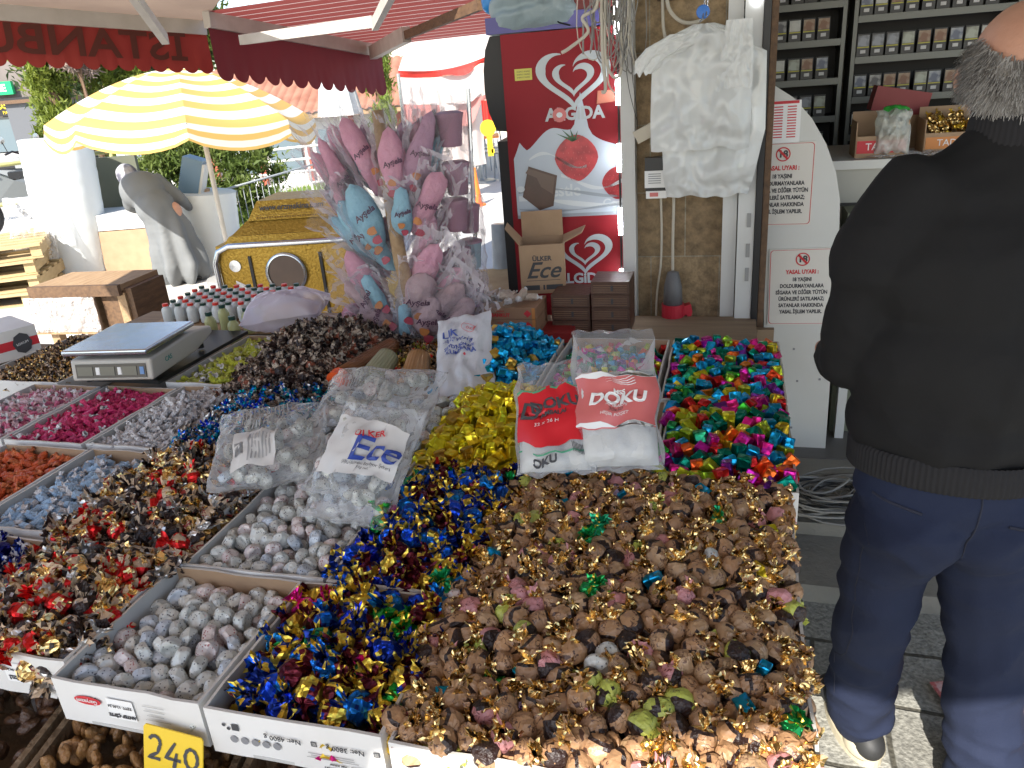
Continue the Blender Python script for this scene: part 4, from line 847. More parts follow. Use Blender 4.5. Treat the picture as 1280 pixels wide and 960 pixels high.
# ---- tree of cotton candy bags
stp=az(505,424,.86)+VV*.16; stp.z=.78
TOP=Vector((stp.x-.06,stp.y+.02,1.60))
sk=thing('candy_floss_stand','wooden pole stand holding the cotton candy bags','stand',(stp.x,stp.y,.0))
MB().tube([(0,0,.0),(-.0,-.0,.8),(-.005,-.10,.95),(-.03,-.11,1.12),(-.05,-.03,1.32),(-.06,.02,1.60)],[.028,.027,.026,.024,.022,.02],12).build('pole',M['wood'],sk,smooth=True)
MB().lathe([(.2,0),(.2,.03),(.03,.04)],20).build('base',M['wood'],sk)
FLp=mat('pink_floss',(.74,.40,.50),.9,col2=(.68,.33,.44),ns=20,bump=.5,bs=60,transl=.25,rnd_val=.06); FLb=mat('blue_floss',(.38,.64,.76),.9,col2=(.32,.57,.69),ns=20,bump=.5,bs=60,transl=.25,rnd_val=.06); FLm=mat('mauve_floss',(.50,.30,.40),.9,col2=(.44,.26,.36),ns=20,bump=.5,bs=60,transl=.2)
FLpp=mat('pale_pink_floss',(.58,.42,.44),.9,col2=(.52,.36,.39),ns=20,bump=.5,bs=60,transl=.25)
fprint=film('bag_film',(.85,.80,.85),fac=.035,rough=.08,bs=22)
PRN=mat('dark_print',(.08,.03,.06),.4); PRD=mat('red_print2',(.35,.05,.08),.4); PRO=mat('orange_print2',(.45,.17,.05),.4)
def floss_bag(base,tip,r,fm,label,seed,txt=True,wide=1.0,name='candy_floss_bag'):
    base=Vector(base); tip=Vector(tip); L=(tip-base).length; y=(tip-base).normalized()
    view=(CAM-base).normalized(); x=y.cross(view).normalized()
    X=frame(base,x,y); rr=random.Random(seed); z0=.0
    t=thing(name,label,'cotton candy',group='cotton candy bags on the wooden pole',M=X)
    # floss: fat soft roll
    def fl(s,t_):
        a=2*pi*s; q=sin(pi*min(1,max(0,t_)))**.38*r*(.85+.15*noise.noise(Vector((cos(a)*1.5+seed,sin(a)*1.5,t_*4))))*(1.0+.15*sin(t_*6+seed))
        return Vector((q*cos(a)*wide,L*(.06+.80*t_),q*sin(a)*.75))
    MB().grid(fl,18,14).build('floss',fm,t,smooth=True)
    # film envelope: crumpled, wider than floss with flared open corners
    def env(s,t_,sg):
        xx=(s-.5)*2; w=r*(1.18+.55*t_**3)*(.55+.5*min(1,t_*5)); e=max(0,1-abs(xx)**3)
        z=sg*(r*.95*e*(sin(pi*min(.98,t_*.93+.03))**.6))+noise.noise(Vector((s*6+seed,t_*9,sg)))*.012+noise.noise(Vector((s*14+seed,t_*20,sg+4)))*.006
        return Vector((xx*w*wide+noise.noise(Vector((t_*8,seed,s*2)))*.010,L*(-.02+1.04*t_)+noise.noise(Vector((s*7,seed,t_)))*.018,z))
    mb=MB(); mb.grid(lambda a,b:env(a,b,1),12,16); mb.grid(lambda a,b:env(1-a,b,-1),12,16); mb.build('wrapper',fprint,t)
    if txt:
        def on(x_,y_): 
            e=max(0,1-abs(x_/(r*1.3))**2); return Vector((x_,y_,r*1.02*e**.5+.006))
        mb=text_mb('Ayşela',r*.50,Matrix.Rotation(.25,4,'Z'),ext=0,shear=.2,bold=.0008)
        mb.v=[tuple(on(v[0],L*.50+v[1])) for v in mb.v]; mb.build('print_lettering',PRN,t)
        for k in range(2):   # round plain print blots below the name
            cx_=rr.uniform(-.3,.3)*r; cy_=L*(.30-.11*k); pr=[on(cx_+r*(.28+.06*sin(3*a+seed))*cos(a),cy_+r*(.30+.06*cos(2*a))*sin(a)) for a in [2*pi*q/14 for q in range(14)]]
            MB().add(pr,[tuple(range(14))]).build('print_blot',[PRO,PRD][k],t)
    return t
def pxp(x,y,dv): return av(x,y,suv(stp)[1]+dv)
bags=[ # base px, tip px, depth offsets, r, colour, text
 ((470,300),(385,150),.0,-.02,.034,'pink',1),((455,265),(405,135),.06,.05,.036,'pink',0),((485,255),(418,128),-.02,-.01,.040,'pink',1),
 ((490,250),(445,140),.05,.06,.034,'mauve',0),((497,262),(483,140),-.04,-.03,.042,'pink',1),((500,262),(505,130),.05,.08,.038,'mauve',1),
 ((508,255),(545,118),-.02,.0,.042,'mauve',1),((515,262),(560,150),.04,.05,.03,'blue',0),((515,300),(558,200),-.05,-.05,.046,'pink',1),
 ((500,345),(410,235),-.04,-.06,.046,'blue',1),((478,312),(402,200),-.01,-.01,.040,'pink',1),((480,318),(430,215),-.07,-.08,.050,'blue',1),
 ((490,330),(398,262),-.03,-.06,.038,'blue',1),((505,300),(500,222),-.08,-.10,.036,'blue',1),((500,300),(505,190),.02,.03,.034,'pink',0),
 ((510,350),(548,255),-.04,-.04,.030,'pink',0),((505,390),(555,290),-.06,-.09,.044,'pink',1),((510,395),(590,325),-.03,-.05,.042,'pink',1),
 ((480,390),(425,300),-.06,-.10,.044,'pink',0),((495,400),(420,345),-.08,-.12,.046,'pale',1),((485,395),(450,335),-.1,-.13,.030,'blue',0),((500,330),(478,260),.03,.02,.03,'pink',0),
 ((515,405),(535,330),-.10,-.12,.052,'pale',1),((520,415),(590,345),-.07,-.1,.046,'pale',1),((502,420),(440,380),-.11,-.13,.048,'pale',1),((530,423),(545,362),-.12,-.13,.052,'pale',1),((556,423),(595,365),-.09,-.1,.048,'pale',1),
 ((507,424),(505,372),-.14,-.14,.028,'blue',0),((470,423),(425,375),-.05,-.08,.044,'pink',0),
 ((462,275),(375,175),.08,.06,.034,'pink',0),((480,300),(392,228),.05,.03,.036,'mauve',0),((475,245),(428,150),.10,.10,.036,'blue',0),((500,240),(465,128),.09,.09,.034,'pink',0),((512,240),(528,132),.08,.08,.036,'pink',0),((520,290),(548,170),.07,.07,.036,'mauve',0),((522,330),(572,240),.04,.04,.036,'pink',0),((520,385),(575,300),.02,.02,.040,'mauve',0),((478,375),(430,320),.0,-.02,.042,'pink',0),((490,350),(440,290),.02,.0,.034,'pale',0),((540,400),(600,345),.0,.0,.040,'mauve',0)]
FM={'pink':FLp,'blue':FLb,'mauve':FLm,'pale':FLpp}; nm={'pink':'pink','blue':'light blue','mauve':'mauve','pale':'pale pink'}
def where(t):
    x,y=t; a='top' if y<170 else 'upper' if y<240 else 'middle' if y<310 else 'lower' if y<350 else 'lowest'
    b='left' if x<430 else 'centre left' if x<480 else 'centre' if x<520 else 'centre right' if x<555 else 'right'
    return a,b
seen={}
for i,(b,t,d0,d1_,r,c,tx) in enumerate(bags):
    a_,b_=where(t); lb=f'{nm[c]} cotton candy bag, {a_} {b_} of the bunch'; 
    if tx==0: lb=f'plain {nm[c]} cotton candy bag without letters, {a_} {b_} of the bunch'
    seen[lb]=seen.get(lb,0)+1
    if seen[lb]>1: lb+=', tucked behind its neighbour'
    floss_bag(pxp(*b,d0),pxp(*t,d1_),r*1.12,FM[c],lb,i,tx)
# buckets of floss
BK=mat('mauve_bucket',(.38,.20,.27),.4,transl=.25,col2=(.33,.17,.24),ns=10)
def bucket(px,py,s,label,dv=.06,col=BK):
    p=pxp(px,py,dv); t=thing('floss_bucket',label,'bucket',group='small mauve buckets hanging right of the cotton candy',loc=p)
    MB().lathe([(.032*s,0),(.034*s,.004),(.043*s,.085*s),(.046*s,.095*s),(.046*s,.1*s),(.041*s,.1*s),(.040*s,.088*s)],20).build('pail',col,t,smooth=True)
    MB().lathe([(.047*s,.098*s),(.047*s,.105*s),(.03*s,.112*s)],20).build('lid',M['folded_white'] if 0 else BK,t)
    MB().lathe([(.0385*s,.052*s),(.0395*s,.056*s)],20,cap=False).build('ring',PRN,t)
    MB().grid(lambda a,b:Vector(((.058*s+.01*noise.noise(Vector((cos(a*6.28)*2,sin(a*6.28)*2,b*4+px))))*cos(2*pi*a),(.058*s)*sin(2*pi*a),-.02*s+.16*s*b)),16,8).build('film_wrap',fprint,t)
    return t
for px,py,s,l,dv in ((565,183,1.0,'mauve bucket at the top right of the bunch',.05),(541,186,.95,'mauve bucket left of the topmost one',.10),(573,243,1.0,'mauve bucket second from the top',.05),(572,288,1.0,'mauve bucket third from the top',.04),(588,290,.9,'mauve bucket tucked behind the third one',.12),(577,342,.9,'mauve bucket fourth from the top above the pale bags',.05),(592,395,1.1,'lowest mauve bucket beside the candy bar boxes',.06)): bucket(px,py,s,l,dv)
bucket(590,335,.95,'grey blue bucket among the mauve ones',.10,mat('blue_grey_bucket',(.25,.33,.38),.4))
MB().tube([pxp(600,420,.13),pxp(585,110,.13)],.008,8).build('bucket_pole',M['steel'],label='thin metal pole behind the mauve buckets',cat='pole')
# ============================================================= FREEZER AND SHOP
FW=.68
fO=av(625,44,2.97); fO.z=0
fx=Vector((cos(radians(-11)),sin(radians(-11)),0)); fy=Vector((-fx.y,fx.x,0))
fr_=thing('ice_cream_freezer','tall red ice cream freezer with heart marks and a milk splash picture','freezer',M=frame(fO,fx,fy))
M['frz_red']=mat('freezer_red',(.27,.010,.018),.5,col2=(.23,.008,.014),ns=4,spec=.25); M['frz_black']=mat('freezer_black',(.012,.012,.012),.5)
FH=1.815; FWd=.56
MB().box((FWd/2,.32,FH/2),(FWd,.60,FH)).build('cabinet',M['frz_black'],fr_)
MB().box((FWd/2,.008,FH/2+.01),(FWd,.02,FH-.02)).build('door',M['frz_red'],fr_)
# rounded black side ear at top left
pts=[(-.075+.0,-.0,1.80)]+[(-.082*cos(a)**.6 if cos(a)>0 else 0,.0,1.63+.17*sin(a)*1.0) for a in [pi/2-.25-k*(pi/2+.85)/12 for k in range(13)]]
pts=[(0,0,1.815),(-.045,0,1.815),(-.066,0,1.77),(-.078,0,1.70),(-.080,0,1.62),(-.070,0,1.55),(-.045,0,1.48),(0,0,1.475)]
MB().prism([(x,.03,z) for x,y,z in pts],(0,.5,0)).build('side_bulge',M['frz_black'],fr_)
MB().box((-.022,.28,.72),(.045,.5,1.44)).build('side_panel',M['frz_black'],fr_)
def FP(x,z,off): return Vector((x,-.002-off,z))
def dec(name,pts,col,off=.0015):
    MB().add([FP(x,z,off) for x,z in pts],[tuple(range(len(pts)))]).build(name,M[col] if isinstance(col,str) else col,fr_)
M['logo_grey']=mat('logo_grey',(.45,.50,.52),.35); M['milk']=mat('milk_print',(.50,.56,.62),.35,col2=(.42,.48,.55),ns=3); M['choc_print']=mat('choc_print',(.05,.025,.018),.3,col2=(.10,.05,.035),ns=9)
M['berry']=mat('berry_print',(.30,.01,.02),.3,col2=(.5,.03,.04),ns=22,contrast=.2); M['leaf_print']=mat('leaf_print',(.03,.10,.03),.4)
def heart_pt(a,s,cx,cz): return (cx+s*.98*16*sin(a)**3/17, cz+s*.80*(13*cos(a)-5*cos(2*a)-2*cos(3*a)-cos(4*a))/17)
def heart_ring(cx,cz,s,w0,a0,a1,sub='heart_mark'):
    n=60; mb=MB(); vs=[]
    for i in range(n+1):
        a=a0+(a1-a0)*i/n; k=min(1,i/8,(n-i)/8) if (a1-a0)<6.2 else 1; w=w0*(.15+.85*k)
        x0,z0=heart_pt(a,s,cx,cz); x1,z1=heart_pt(a,s-w,cx,cz-(w*.12)); vs+=[FP(x0,z0,.002),FP(x1,z1,.002)]
    mb.add(vs,[(2*i,2*i+1,2*i+3,2*i+2) for i in range(n)]); mb.build(sub,M['logo_grey'],fr_)
def heart_logo(cx,cz,s):
    heart_ring(cx,cz,s,s*.26,0.0,2*pi-.75); heart_ring(cx,cz-s*.02,s*.56,s*.19,-.75 if 0 else .0,2*pi-.001-2.2 if 0 else 2*pi-.8)
heart_logo(.262,1.655,.150)
def ftext(t,size,x,z,col='logo_grey',bold=.001,name='lettering'): text_mb(t,size,frame((x,-.0042,z),(1,0,0),(0,0,1)),bold=bold,ext=.0002).build(name,M[col],fr_)
ftext('ALGiDA',.062,.262,1.525,bold=.0022)
# milk splash poster
n=40; top=[]
for i in range(n+1):
    s=i/n; x=.02+s*(FWd-.03)
    z=1.37+.06*math.exp(-((s-.28)/.14)**2)+.05*math.exp(-((s-.50)/.10)**2)*.7+.13*math.exp(-((s-.50)/.035)**2)+.07*sin(min(1,s*1.0)*3.1)-.02*s+.05*math.exp(-((s-.05)/.03)**2)
    top.append((x,z))
splash=[]
dec('milk_splash',[(x,z) for x,z in [(.02,1.155)]+[(FWd-.01,1.155)]+top[::-1]],'milk',.0012)
def wave(z0,amp,ph,col,w=.008,x0=.03,x1=.53):
    mb=MB(); vs=[]
    for i in range(31):
        s=i/30; x=x0+(x1-x0)*s; z=z0+amp*sin(ph+s*5); ww=w*(.3+abs(sin(ph+s*7))); vs+=[FP(x,z+ww,.003),FP(x,z-ww,.003)]
    mb.add(vs,[(2*i,2*i+1,2*i+3,2*i+2) for i in range(30)]); mb.build('milk_swirl',col,fr_)
M['milk_light']=mat('milk_light',(.62,.66,.68),.35); M['milk_dark']=mat('milk_dark',(.30,.34,.38),.35)
wave(1.205,.018,1.5,M['milk_light']); wave(1.235,.02,.6,M['milk_dark'],.005); wave(1.18,.010,3.0,M['milk_dark'],.004); wave(1.28,.03,2.2,M['milk_light'],.006,.2,.5); wave(1.36,.03,.3,M['milk_light'],.005,.08,.3)
def berry(cx,cz,r,leaf=True):
    pts=[(cx+r*(1+.10*cos(2*a))*.92*cos(a)*(1-.18*(sin(a)<0)*abs(sin(a))),cz+r*1.05*sin(a)) for a in [2*pi*k/28 for k in range(28)]]; dec('strawberry_print',pts,'berry',.003)
    seeds=MB()
    for i in range(-3,4):
        for j in range(-3,4):
            x,z=cx+i*r*.24+(j%2)*r*.12,cz+j*r*.25
            if ((x-cx)/r)**2+((z-cz)/r)**2<.62: seeds.add([FP(x+.002*r*10*cos(a)*.5,z+.03*r*sin(a)*1.4,.004) for a in [2*pi*k/6 for k in range(6)]],[tuple(range(6))])
    seeds.build('seed_marks',M['pack_coral'],fr_)
    if leaf:
        for a in (-.9,-.35,.2,.7,1.2): dec('leaf_print',[(cx-.02+r*.1*cos(a),cz+r*.75),(cx-.02+r*.75*sin(a-.2),cz+r*(.85+.5*cos(a))),(cx-.02+r*.25,cz+r*.8)],'leaf_print',.0045)
berry(.262,1.365,.082); berry(.415,1.265,.058,False)
pts=[(.045,1.23),(.075,1.345),(.185,1.305),(.165,1.19),(.11,1.175),(.075,1.205)]; dec('chocolate_print',pts,'choc_print',.0035)
dec('chocolate_piece',[(.062,1.32),(.075,1.337),(.175,1.30),(.165,1.235),(.12,1.265),(.105,1.30)],mat('choc_light',(.12,.075,.055),.3),.0045)
dec('nut_print',[(.040+.016*cos(a),1.26+.012*sin(a)) for a in [2*pi*k/10 for k in range(10)]],'milk_light',.005)
ftext('estle',.062,.215,1.245,'milk_light',.0015); ftext('Co...',.045,.40,1.19,'milk_light',.001)
dec('banner_edge',[(.02,1.145),(FWd-.01,1.145),(FWd-.01,1.158),(.02,1.158)],'milk_dark',.002)
heart_logo(.28,1.005,.120); ftext('ALGiDA',.056,.265,.895,bold=.002)
dec('energy_sticker',[(.045,1.655),(.110,1.655),(.110,1.695),(.045,1.695)],mat('sticker_yellow',(.60,.55,.10),.5),.002)
for z in (1.685,1.675,1.665): ftext('ENERGY ENERJİ',.007,.078,z,'ink',0)
for x,z in ((.205,1.525),(.165,1.15)): 
    dec('round_button',[(x+.026*cos(a),z+.026*sin(a)) for a in [2*pi*k/20 for k in range(20)]],'pack_coral',.006); dec('button_mark',[(x+.012*cos(a),z+.010*sin(a)) for a in [2*pi*k/8 for k in range(8)]],'milk_light',.0065)
dec('price_sticker',[(.345,1.555),(.415,1.56),(.41,1.60),(.35,1.60)],mat('sticker_orange',(.50,.16,.10),.5),.007)
# on top of the freezer
t0=frame(fO,fx,fy)
pt=thing('purple_carton','flat purple blue carton lying on top of the freezer','carton',M=t0@Matrix.Translation((-.04,.0,1.818)))
MB().box((.20,.16,.028),(.42,.34,.055)).build('box',mat('purple_card',(.06,.055,.20),.4,col2=(.10,.09,.32),ns=5),pt)
MB().box((.50,.16,.02),(.18,.30,.04)).build('flap',M['frz_black'],pt)
MB().tube([(.23,-.013,.05),(.26,-.013,.02),(.30,-.013,.008)],.003,5).build('strap',M['black'],pt)
pillow('grey_plastic_bag',t0@Vector((.13,.12,1.885)),fx,Vector((0,.35,1)),.34,.20,.16,mat('grey_green_film',(.28,.36,.38),.3,alpha=.9,bump=.5,bs=18,stretch=(1,.3,1)),'grey green plastic bag stuffed on top of the purple carton','bag',seed=71,wr=.010)
MB().box((.42,.12,1.96),(.30,.25,.17),M=t0).build('red_box',mat('dark_red_card',(.22,.02,.02),.5,col2=(.10,.02,.015),ns=3),label='dark red box behind the grey plastic bag on the freezer',cat='box')
blob('blue_plastic_ball',[((0,0,0),(.05,.05,.045))],.01,1,lambda p,n:.01*noise.noise(p*40),mat('blue_plastic',(.02,.22,.55),.35),label='crumpled blue plastic wad at the left end of the freezer top',cat='plastic').location=t0@Vector((-.02,.06,1.93))
# cardboard box with script lettering
bx=thing('open_cardboard_box','open brown cardboard box with black script lettering in front of the freezer','box',M=frame(av(653,368,2.72),Vector((.99,-.10,0)),Vector((.1,.99,0))))
bw=(av(705,362,2.72)-av(653,368,2.72)).length; bh=.185
mb=MB(); T_=.004
mb.box((bw/2,.0,bh/2),(bw,T_,bh)); mb.box((bw/2,.16,bh/2),(bw,T_,bh)); mb.box((0,.08,bh/2),(T_,.16,bh)); mb.box((bw,.08,bh/2),(T_,.16,bh)); mb.box((bw/2,.08,.003),(bw,.16,T_)); mb.build('box_body',M['kraft'],bx)
MB().box((bw/2,.175,bh+.045),(bw*.98,T_,.10)).build('flap',M['kraft'],bx); MB().prism([(bw,0,bh),(bw,.15,bh),(bw+.085,.13,bh+.035),(bw+.07,.02,bh+.03)],(0,0,.004)).build('flap',M['kraft'],bx); MB().prism([(0,0,bh),(0,.15,bh),(-.05,.14,bh+.06),(-.05,.02,bh+.06)],(0,0,.004)).build('flap',M['kraft'],bx)
text_mb('ÜLKER',.024,frame((bw*.5,-.0035,bh*.72),(1,0,0),(0,0,1)),bold=.0008,ext=.0002).build('lettering',M['ink'],bx)
text_mb('Ece',.085,frame((bw*.5,-.0035,bh*.47),(1,0,0),(0,0,1)),shear=.4,bold=.0012,ext=.0002,xs=1.05).build('lettering',M['ink'],bx)
MB().quad((bw*.12,-.003,bh*.27),(bw*.9,-.003,bh*.27),(bw*.9,-.003,bh*.28),(bw*.12,-.003,bh*.28)).build('rule',M['ink'],bx)
for x0,x1 in ((.06,.42),(.50,.54),(.57,.95)): MB().quad((bw*x0,-.003,bh*.08),(bw*x1,-.003,bh*.08),(bw*x1,-.003,bh*.18),(bw*x0,-.003,bh*.18)).build('info_panel',M['ink'],bx)
# candy bar boxes
BX=mat('bar_box_brown',(.34,.20,.12),.5,col2=(.26,.14,.08),ns=6); BXd=mat('bar_box_dark',(.11,.055,.035),.4,col2=(.075,.038,.025),ns=12,bump=.15,bs=60)
MB().box((-.60,2.70,.375),(.95,.44,.75),M=SM).build('brown_packing_case',M['kraft'],label='large brown packing case under the candy bar boxes behind the stall',cat='box')
def barbox(u,v,z,w,d,h,m,label,txt=None,rz=0,wr=True):
    t=thing('candy_bar_box',label,'box',M=SM@Matrix.Translation((u,v,z))@Matrix.Rotation(rz,4,'Z'),group=None)
    MB().box((w/2,d/2,h/2),(w,d,h)).build('box',m,t)
    if txt:
        text_mb(txt,h*.42,frame((w*.42,-.002,h*.35),(1,0,0),(0,0,1)),ext=.0002,bold=.0006).build('lettering',M['red_ink'],t); text_mb('çikolatalı',h*.20,frame((w*.42,-.002,h*.72),(1,0,0),(0,0,1)),ext=.0002).build('lettering',M['red_ink'],t)
        dec_=MB().add([(w*.86+.014*cos(a),-.002,h*.5+.014*sin(a)) for a in (0,pi/2,pi,3*pi/2)],[(0,1,2,3)]); dec_.build('diamond_mark',M['red_ink'],t)
        MB().quad((w*.93,-.0022,0),(w*.98,-.0022,0),(w*.98,-.0022,h),(w*.93,-.0022,h)).build('orange_edge',mat('orange_edge',(.5,.20,.05),.5),t)
        MB().quad((w*.02,-.002,h*.1),(w*.14,-.002,h*.1),(w*.14,-.002,h*.9),(w*.02,-.002,h*.9)).build('brown_panel',mat('brown_panel',(.2,.09,.05),.5),t)
    else:
        mb=MB()
        for k in range(4): mb.quad((w*.06,-.002,h*(.2+.17*k)),(w*.94,-.002,h*(.2+.17*k)),(w*.94,-.002,h*(.22+.17*k)),(w*.06,-.002,h*(.22+.17*k)))
        mb.build('print_lines',M['kraft'],t); MB().box((w*.55,-.002,h*.5),(.008,.002,.02)).build('dark_mark',M['ink'],t)
    return t
bb=av(598,410,2.52); ub,vb=suv(bb)
for i in range(3): barbox(ub,2.50,.792+i*.043,.225,.16,.041,BX,['brown and white candy bar box, bottom of the stack beside the lowest bucket','brown and white candy bar box, middle of the stack beside the lowest bucket','brown and white candy bar box, top of the stack beside the lowest bucket'][i],'BANKUT')
# loose wrapped bars on top
for k in range(9):
    o=g_toffee('bar_mesh',[mat('wrapped_bar',(.52,.42,.34),.35,.3,bump=.8,bs=70),T_end],seed=200+k,L=.07,R=.013)
    q=bpy.data.objects.new('wrapped_bar',o); COL.objects.link(q); q.location=S(ub+.04+.017*k+rnd(-.01,.01),2.56+rnd(-.03,.03),.935+rnd(0,.018)); q.rotation_euler=(rnd(-1,1),rnd(-.3,.3),rnd(-.8,.8)+.6); tag(q,'shiny pale wrapped bar lying on the brown and white boxes','sweet bar','wrapped bars on the candy bar boxes')
k0=av(703,420,2.62); u0_,v0_=suv(k0)
for i in range(3): barbox(u0_-.035,2.62,.79+i*.048,.14,.15,.046,BXd,['lowest','middle','top'][i]+' dark brown bar box of the left stack beside the script box')
for i in range(4): barbox(u0_+.112,2.62,.79+i*.048,.135,.15,.046,BXd,['lowest','second lowest','second highest','topmost'][i]+' dark brown bar box of the right stack beside the lit frame')
MB().box((u0_-.035,2.60,.80),(.17,.14,.035),M=SM).build('red_box',mat('red_card',(.30,.02,.02),.5),label='flat dark red box lying between the two bar box stacks',cat='box')
# ---- cables bunch above freezer/pillar
def squig(name,pts,r,m,label,cat='cable',group=None,n=10):
    P=[];pts=[Vector(p) for p in pts]
    for i in range(len(pts)-1):
        p0=pts[max(i-1,0)];p1=pts[i];p2=pts[i+1];p3=pts[min(i+2,len(pts)-1)]
        for k in range(n):
            t=k/n; P.append(.5*((2*p1)+(p2-p0)*t+(2*p0-5*p1+4*p2-p3)*t*t+(3*p1-p0-3*p2+p3)*t**3))
    P.append(pts[-1]); return MB().tube(P,r,6).build(name,m,smooth=True,label=label,cat=cat,group=group)
random.seed(21)
cc=thing('cable_bundle','tangled bundle of grey cables hanging at the top between freezer and pillar','cables',av(765,40,2.88))
for i in range(34):
    x0=rnd(742,790); x1=x0+rnd(-18,22); yb=rnd(25,95); mb=MB(); P=[]
    loop=rnd(6,26); 
    for k in range(15):
        s=k/14; a=pi*s
        x=x0+(x1-x0)*s+loop*sin(a*2+i)*.4; y=-25+ (yb+25)*sin(a)**.7
        P.append(av(x,y,2.86+.03*sin(i*1.7+s*3))-cc.location)
    mb.tube(P,rnd(.0014,.0028),5); mb.build('cable_loop',M['cable_grey' if i%3 else 'cable'],cc,smooth=True)
for P,r,m in (([(748,-20),(745,10),(728,22),(735,40),(712,60),(702,66)],.006,'cable'),([(757,-10),(732,14),(729,40),(729,68)],.0035,'cable_grey'),([(752,-10),(753,60),(757,110),(752,115)],.006,'cable'),([(757,-10),(757,70),(768,97),(777,85),(776,40)],.005,'cable'),([(762,40),(760,100),(770,118)],.003,'cable')):
    mb=MB(); pts=[av(x,y,2.84)-cc.location for x,y in P]; Q=[]
    for i in range(len(pts)-1):
        p0=pts[max(i-1,0)];p1=pts[i];p2=pts[i+1];p3=pts[min(i+2,len(pts)-1)]
        for k in range(6): t=k/6; Q.append(.5*((2*p1)+(p2-p0)*t+(2*p0-5*p1+4*p2-p3)*t*t+(3*p1-p0-3*p2+p3)*t**3))
    Q.append(pts[-1]); mb.tube(Q,r,7); mb.build('loose_cable',M[m],cc,smooth=True)
for P in ([(788,40),(790,90),(795,130),(797,160)],[(780,60),(786,110),(796,150)]):
    squig('thin_wire',[av(x,y,2.9) for x,y in P],.0012,M['cable_black'],'thin dark wire hanging left of the stone pillar','wire','thin wires beside the pillar')
squig('cream_cable',[av(x,y,2.95) for x,y in ((833,-20),(836,10),(852,27),(872,27),(886,16))],.007,M['cable'],'thick cream cable looping at the top of the stone pillar')
squig('cream_cable',[av(x,y,2.955) for x,y in ((828,-20),(829,30),(833,60),(838,140),(842,240),(841,300),(841,342))],.006,M['cable'],'cream cable running down the pillar to the red and grey connector')
squig('cream_cable',[av(x,y,2.95) for x,y in ((826,243),(827,290),(826,330),(821,370),(820,415))],.0045,M['cable'],'thinner cream cable left of the connector on the pillar')
squig('cream_cable',[av(x,y,2.95) for x,y in ((828,195),(823,215),(818,240))],.003,M['cable'],'short cream cable above the small black and white device')
MB().box((-.20,2.985,1.945),(.16,.05,.14),M=SM).build('wooden_block',M['dark_wood'],label='dark brown wooden block at the top of the stone pillar',cat='block')
# small device
X=frame(av(821,222,2.93),UV,Vector((.12,0,1)))
dv=thing('insect_zapper','small black and white plug in device hanging on the pillar','device',M=X)
MB().box((0,0,.035),(.085,.065,.035)).build('upper_shell',M['black'],dv) if 0 else None
MB().box((0,.045,0.),(.082,.055,.05)).build('black_top',M['black'],dv); MB().box((0,-.003,.004),(.082,.06,.052)).build('white_body',M['white'],dv)
for k in range(5): MB().box((-.005,.016-.008*k,.031),(.045,.0025,.002)).build('vent_slot',M['grey_ink'],dv)
MB().box((0,-.038,0.),(.078,.014,.05)).build('black_band',M['black'],dv); MB().box((0,-.058,.0),(.074,.028,.046)).build('lower_body',M['white'],dv); MB().box((-.008,-.058,.0245),(.03,.014,.003)).build('red_label',M['pack_coral'],dv)
o=MB().box((0,0,0),(.11,.045,.012)).build('cream_tag',mat('cream_plastic',(.55,.50,.40),.4),label='cream plastic block tilted beside the white bags on the pillar',cat='block'); o.matrix_world=frame(av(812,163,2.90),Vector((.85,-.25,.42)),Vector((-.4,0,.85)))
# connector
cp=av(841,380,2.93)
ce=thing('power_connector','large grey and red industrial power connector hanging on the pillar','connector',cp)
def cyl(name,z0,z1,r0,r1,m): MB().lathe([(r0,z0),(r1,z1)],20).build(name,m,ce,smooth=False)
gm=mat('connector_grey',(.14,.14,.145),.5); rm=mat('connector_red',(.50,.02,.04),.4)
MB().lathe([(.012,.13),(.022,.125),(.034,.07),(.037,.0)],20).build('grey_handle',gm,ce,smooth=True); cyl('red_ring',-.06,.002,.043,.043,rm); MB().lathe([(.038,-.14),(.040,-.06)],20).build('grey_socket',gm,ce)
MB().prism([(.03,-.02,-.01),(.065,-.02,.0),(.072,-.02,-.03),(.052,-.02,-.12),(.045,-.02,-.12),(.052,-.02,-.04),(.03,-.02,-.05)],(0,.03,0)).build('red_latch',rm,ce)
# ---- hanging carrier bags
hb=mat('carrier_film',(.80,.81,.79),.18,col2=(.75,.76,.74),ns=6,bt='crease',bump=.45,bs=8,alpha=.93,transl=.25,coat=.4)
hg=thing('carrier_bag_bundle','thick bundle of white carrier bags hanging from a blue hook on the door frame','carrier bags',M=frame(av(880,20,2.86),UV,(0,0,1)))
def sheet(name,pts,seed,off,amp=.010,T=.012):
    """pts outline rows: list of (z, xl, xr)"""
    def fn(a,b,sg):
        k=b*(len(pts)-1); i=min(int(k),len(pts)-2); f=k-i; z=pts[i][0]*(1-f)+pts[i+1][0]*f; xl=pts[i][1]*(1-f)+pts[i+1][1]*f; xr=pts[i][2]*(1-f)+pts[i+1][2]*f
        x=xl+(xr-xl)*a; e=(max(0,1-abs(2*a-1)**4))**.5
        ridge=abs(noise.noise(Vector((a*3+seed+b*1.5,b*4,seed*2))))+.6*abs(noise.noise(Vector((a*7-b*4+seed,b*6+a*3,seed*3))))
        d=amp*(noise.noise(Vector((a*3+seed,b*5,seed)))*1.4-ridge*2.0+.5*noise.noise(Vector((a*11+seed,b*9,seed))))+sg*T*e
        return Vector((x,z+.006*noise.noise(Vector((a*5,seed,2)))*b*3,off+d))
    mb=MB(); mb.grid(lambda a,b:fn(a,b,1),40,40); mb.grid(lambda a,b:fn(1-a,b,-1),40,40); return mb.build(name,hb,hg,smooth=True)
s_=.00301
def Z(y): return (20-y)*s_
def Xp(x,y=0): return (x-880)*s_+ (y-20)*.00014
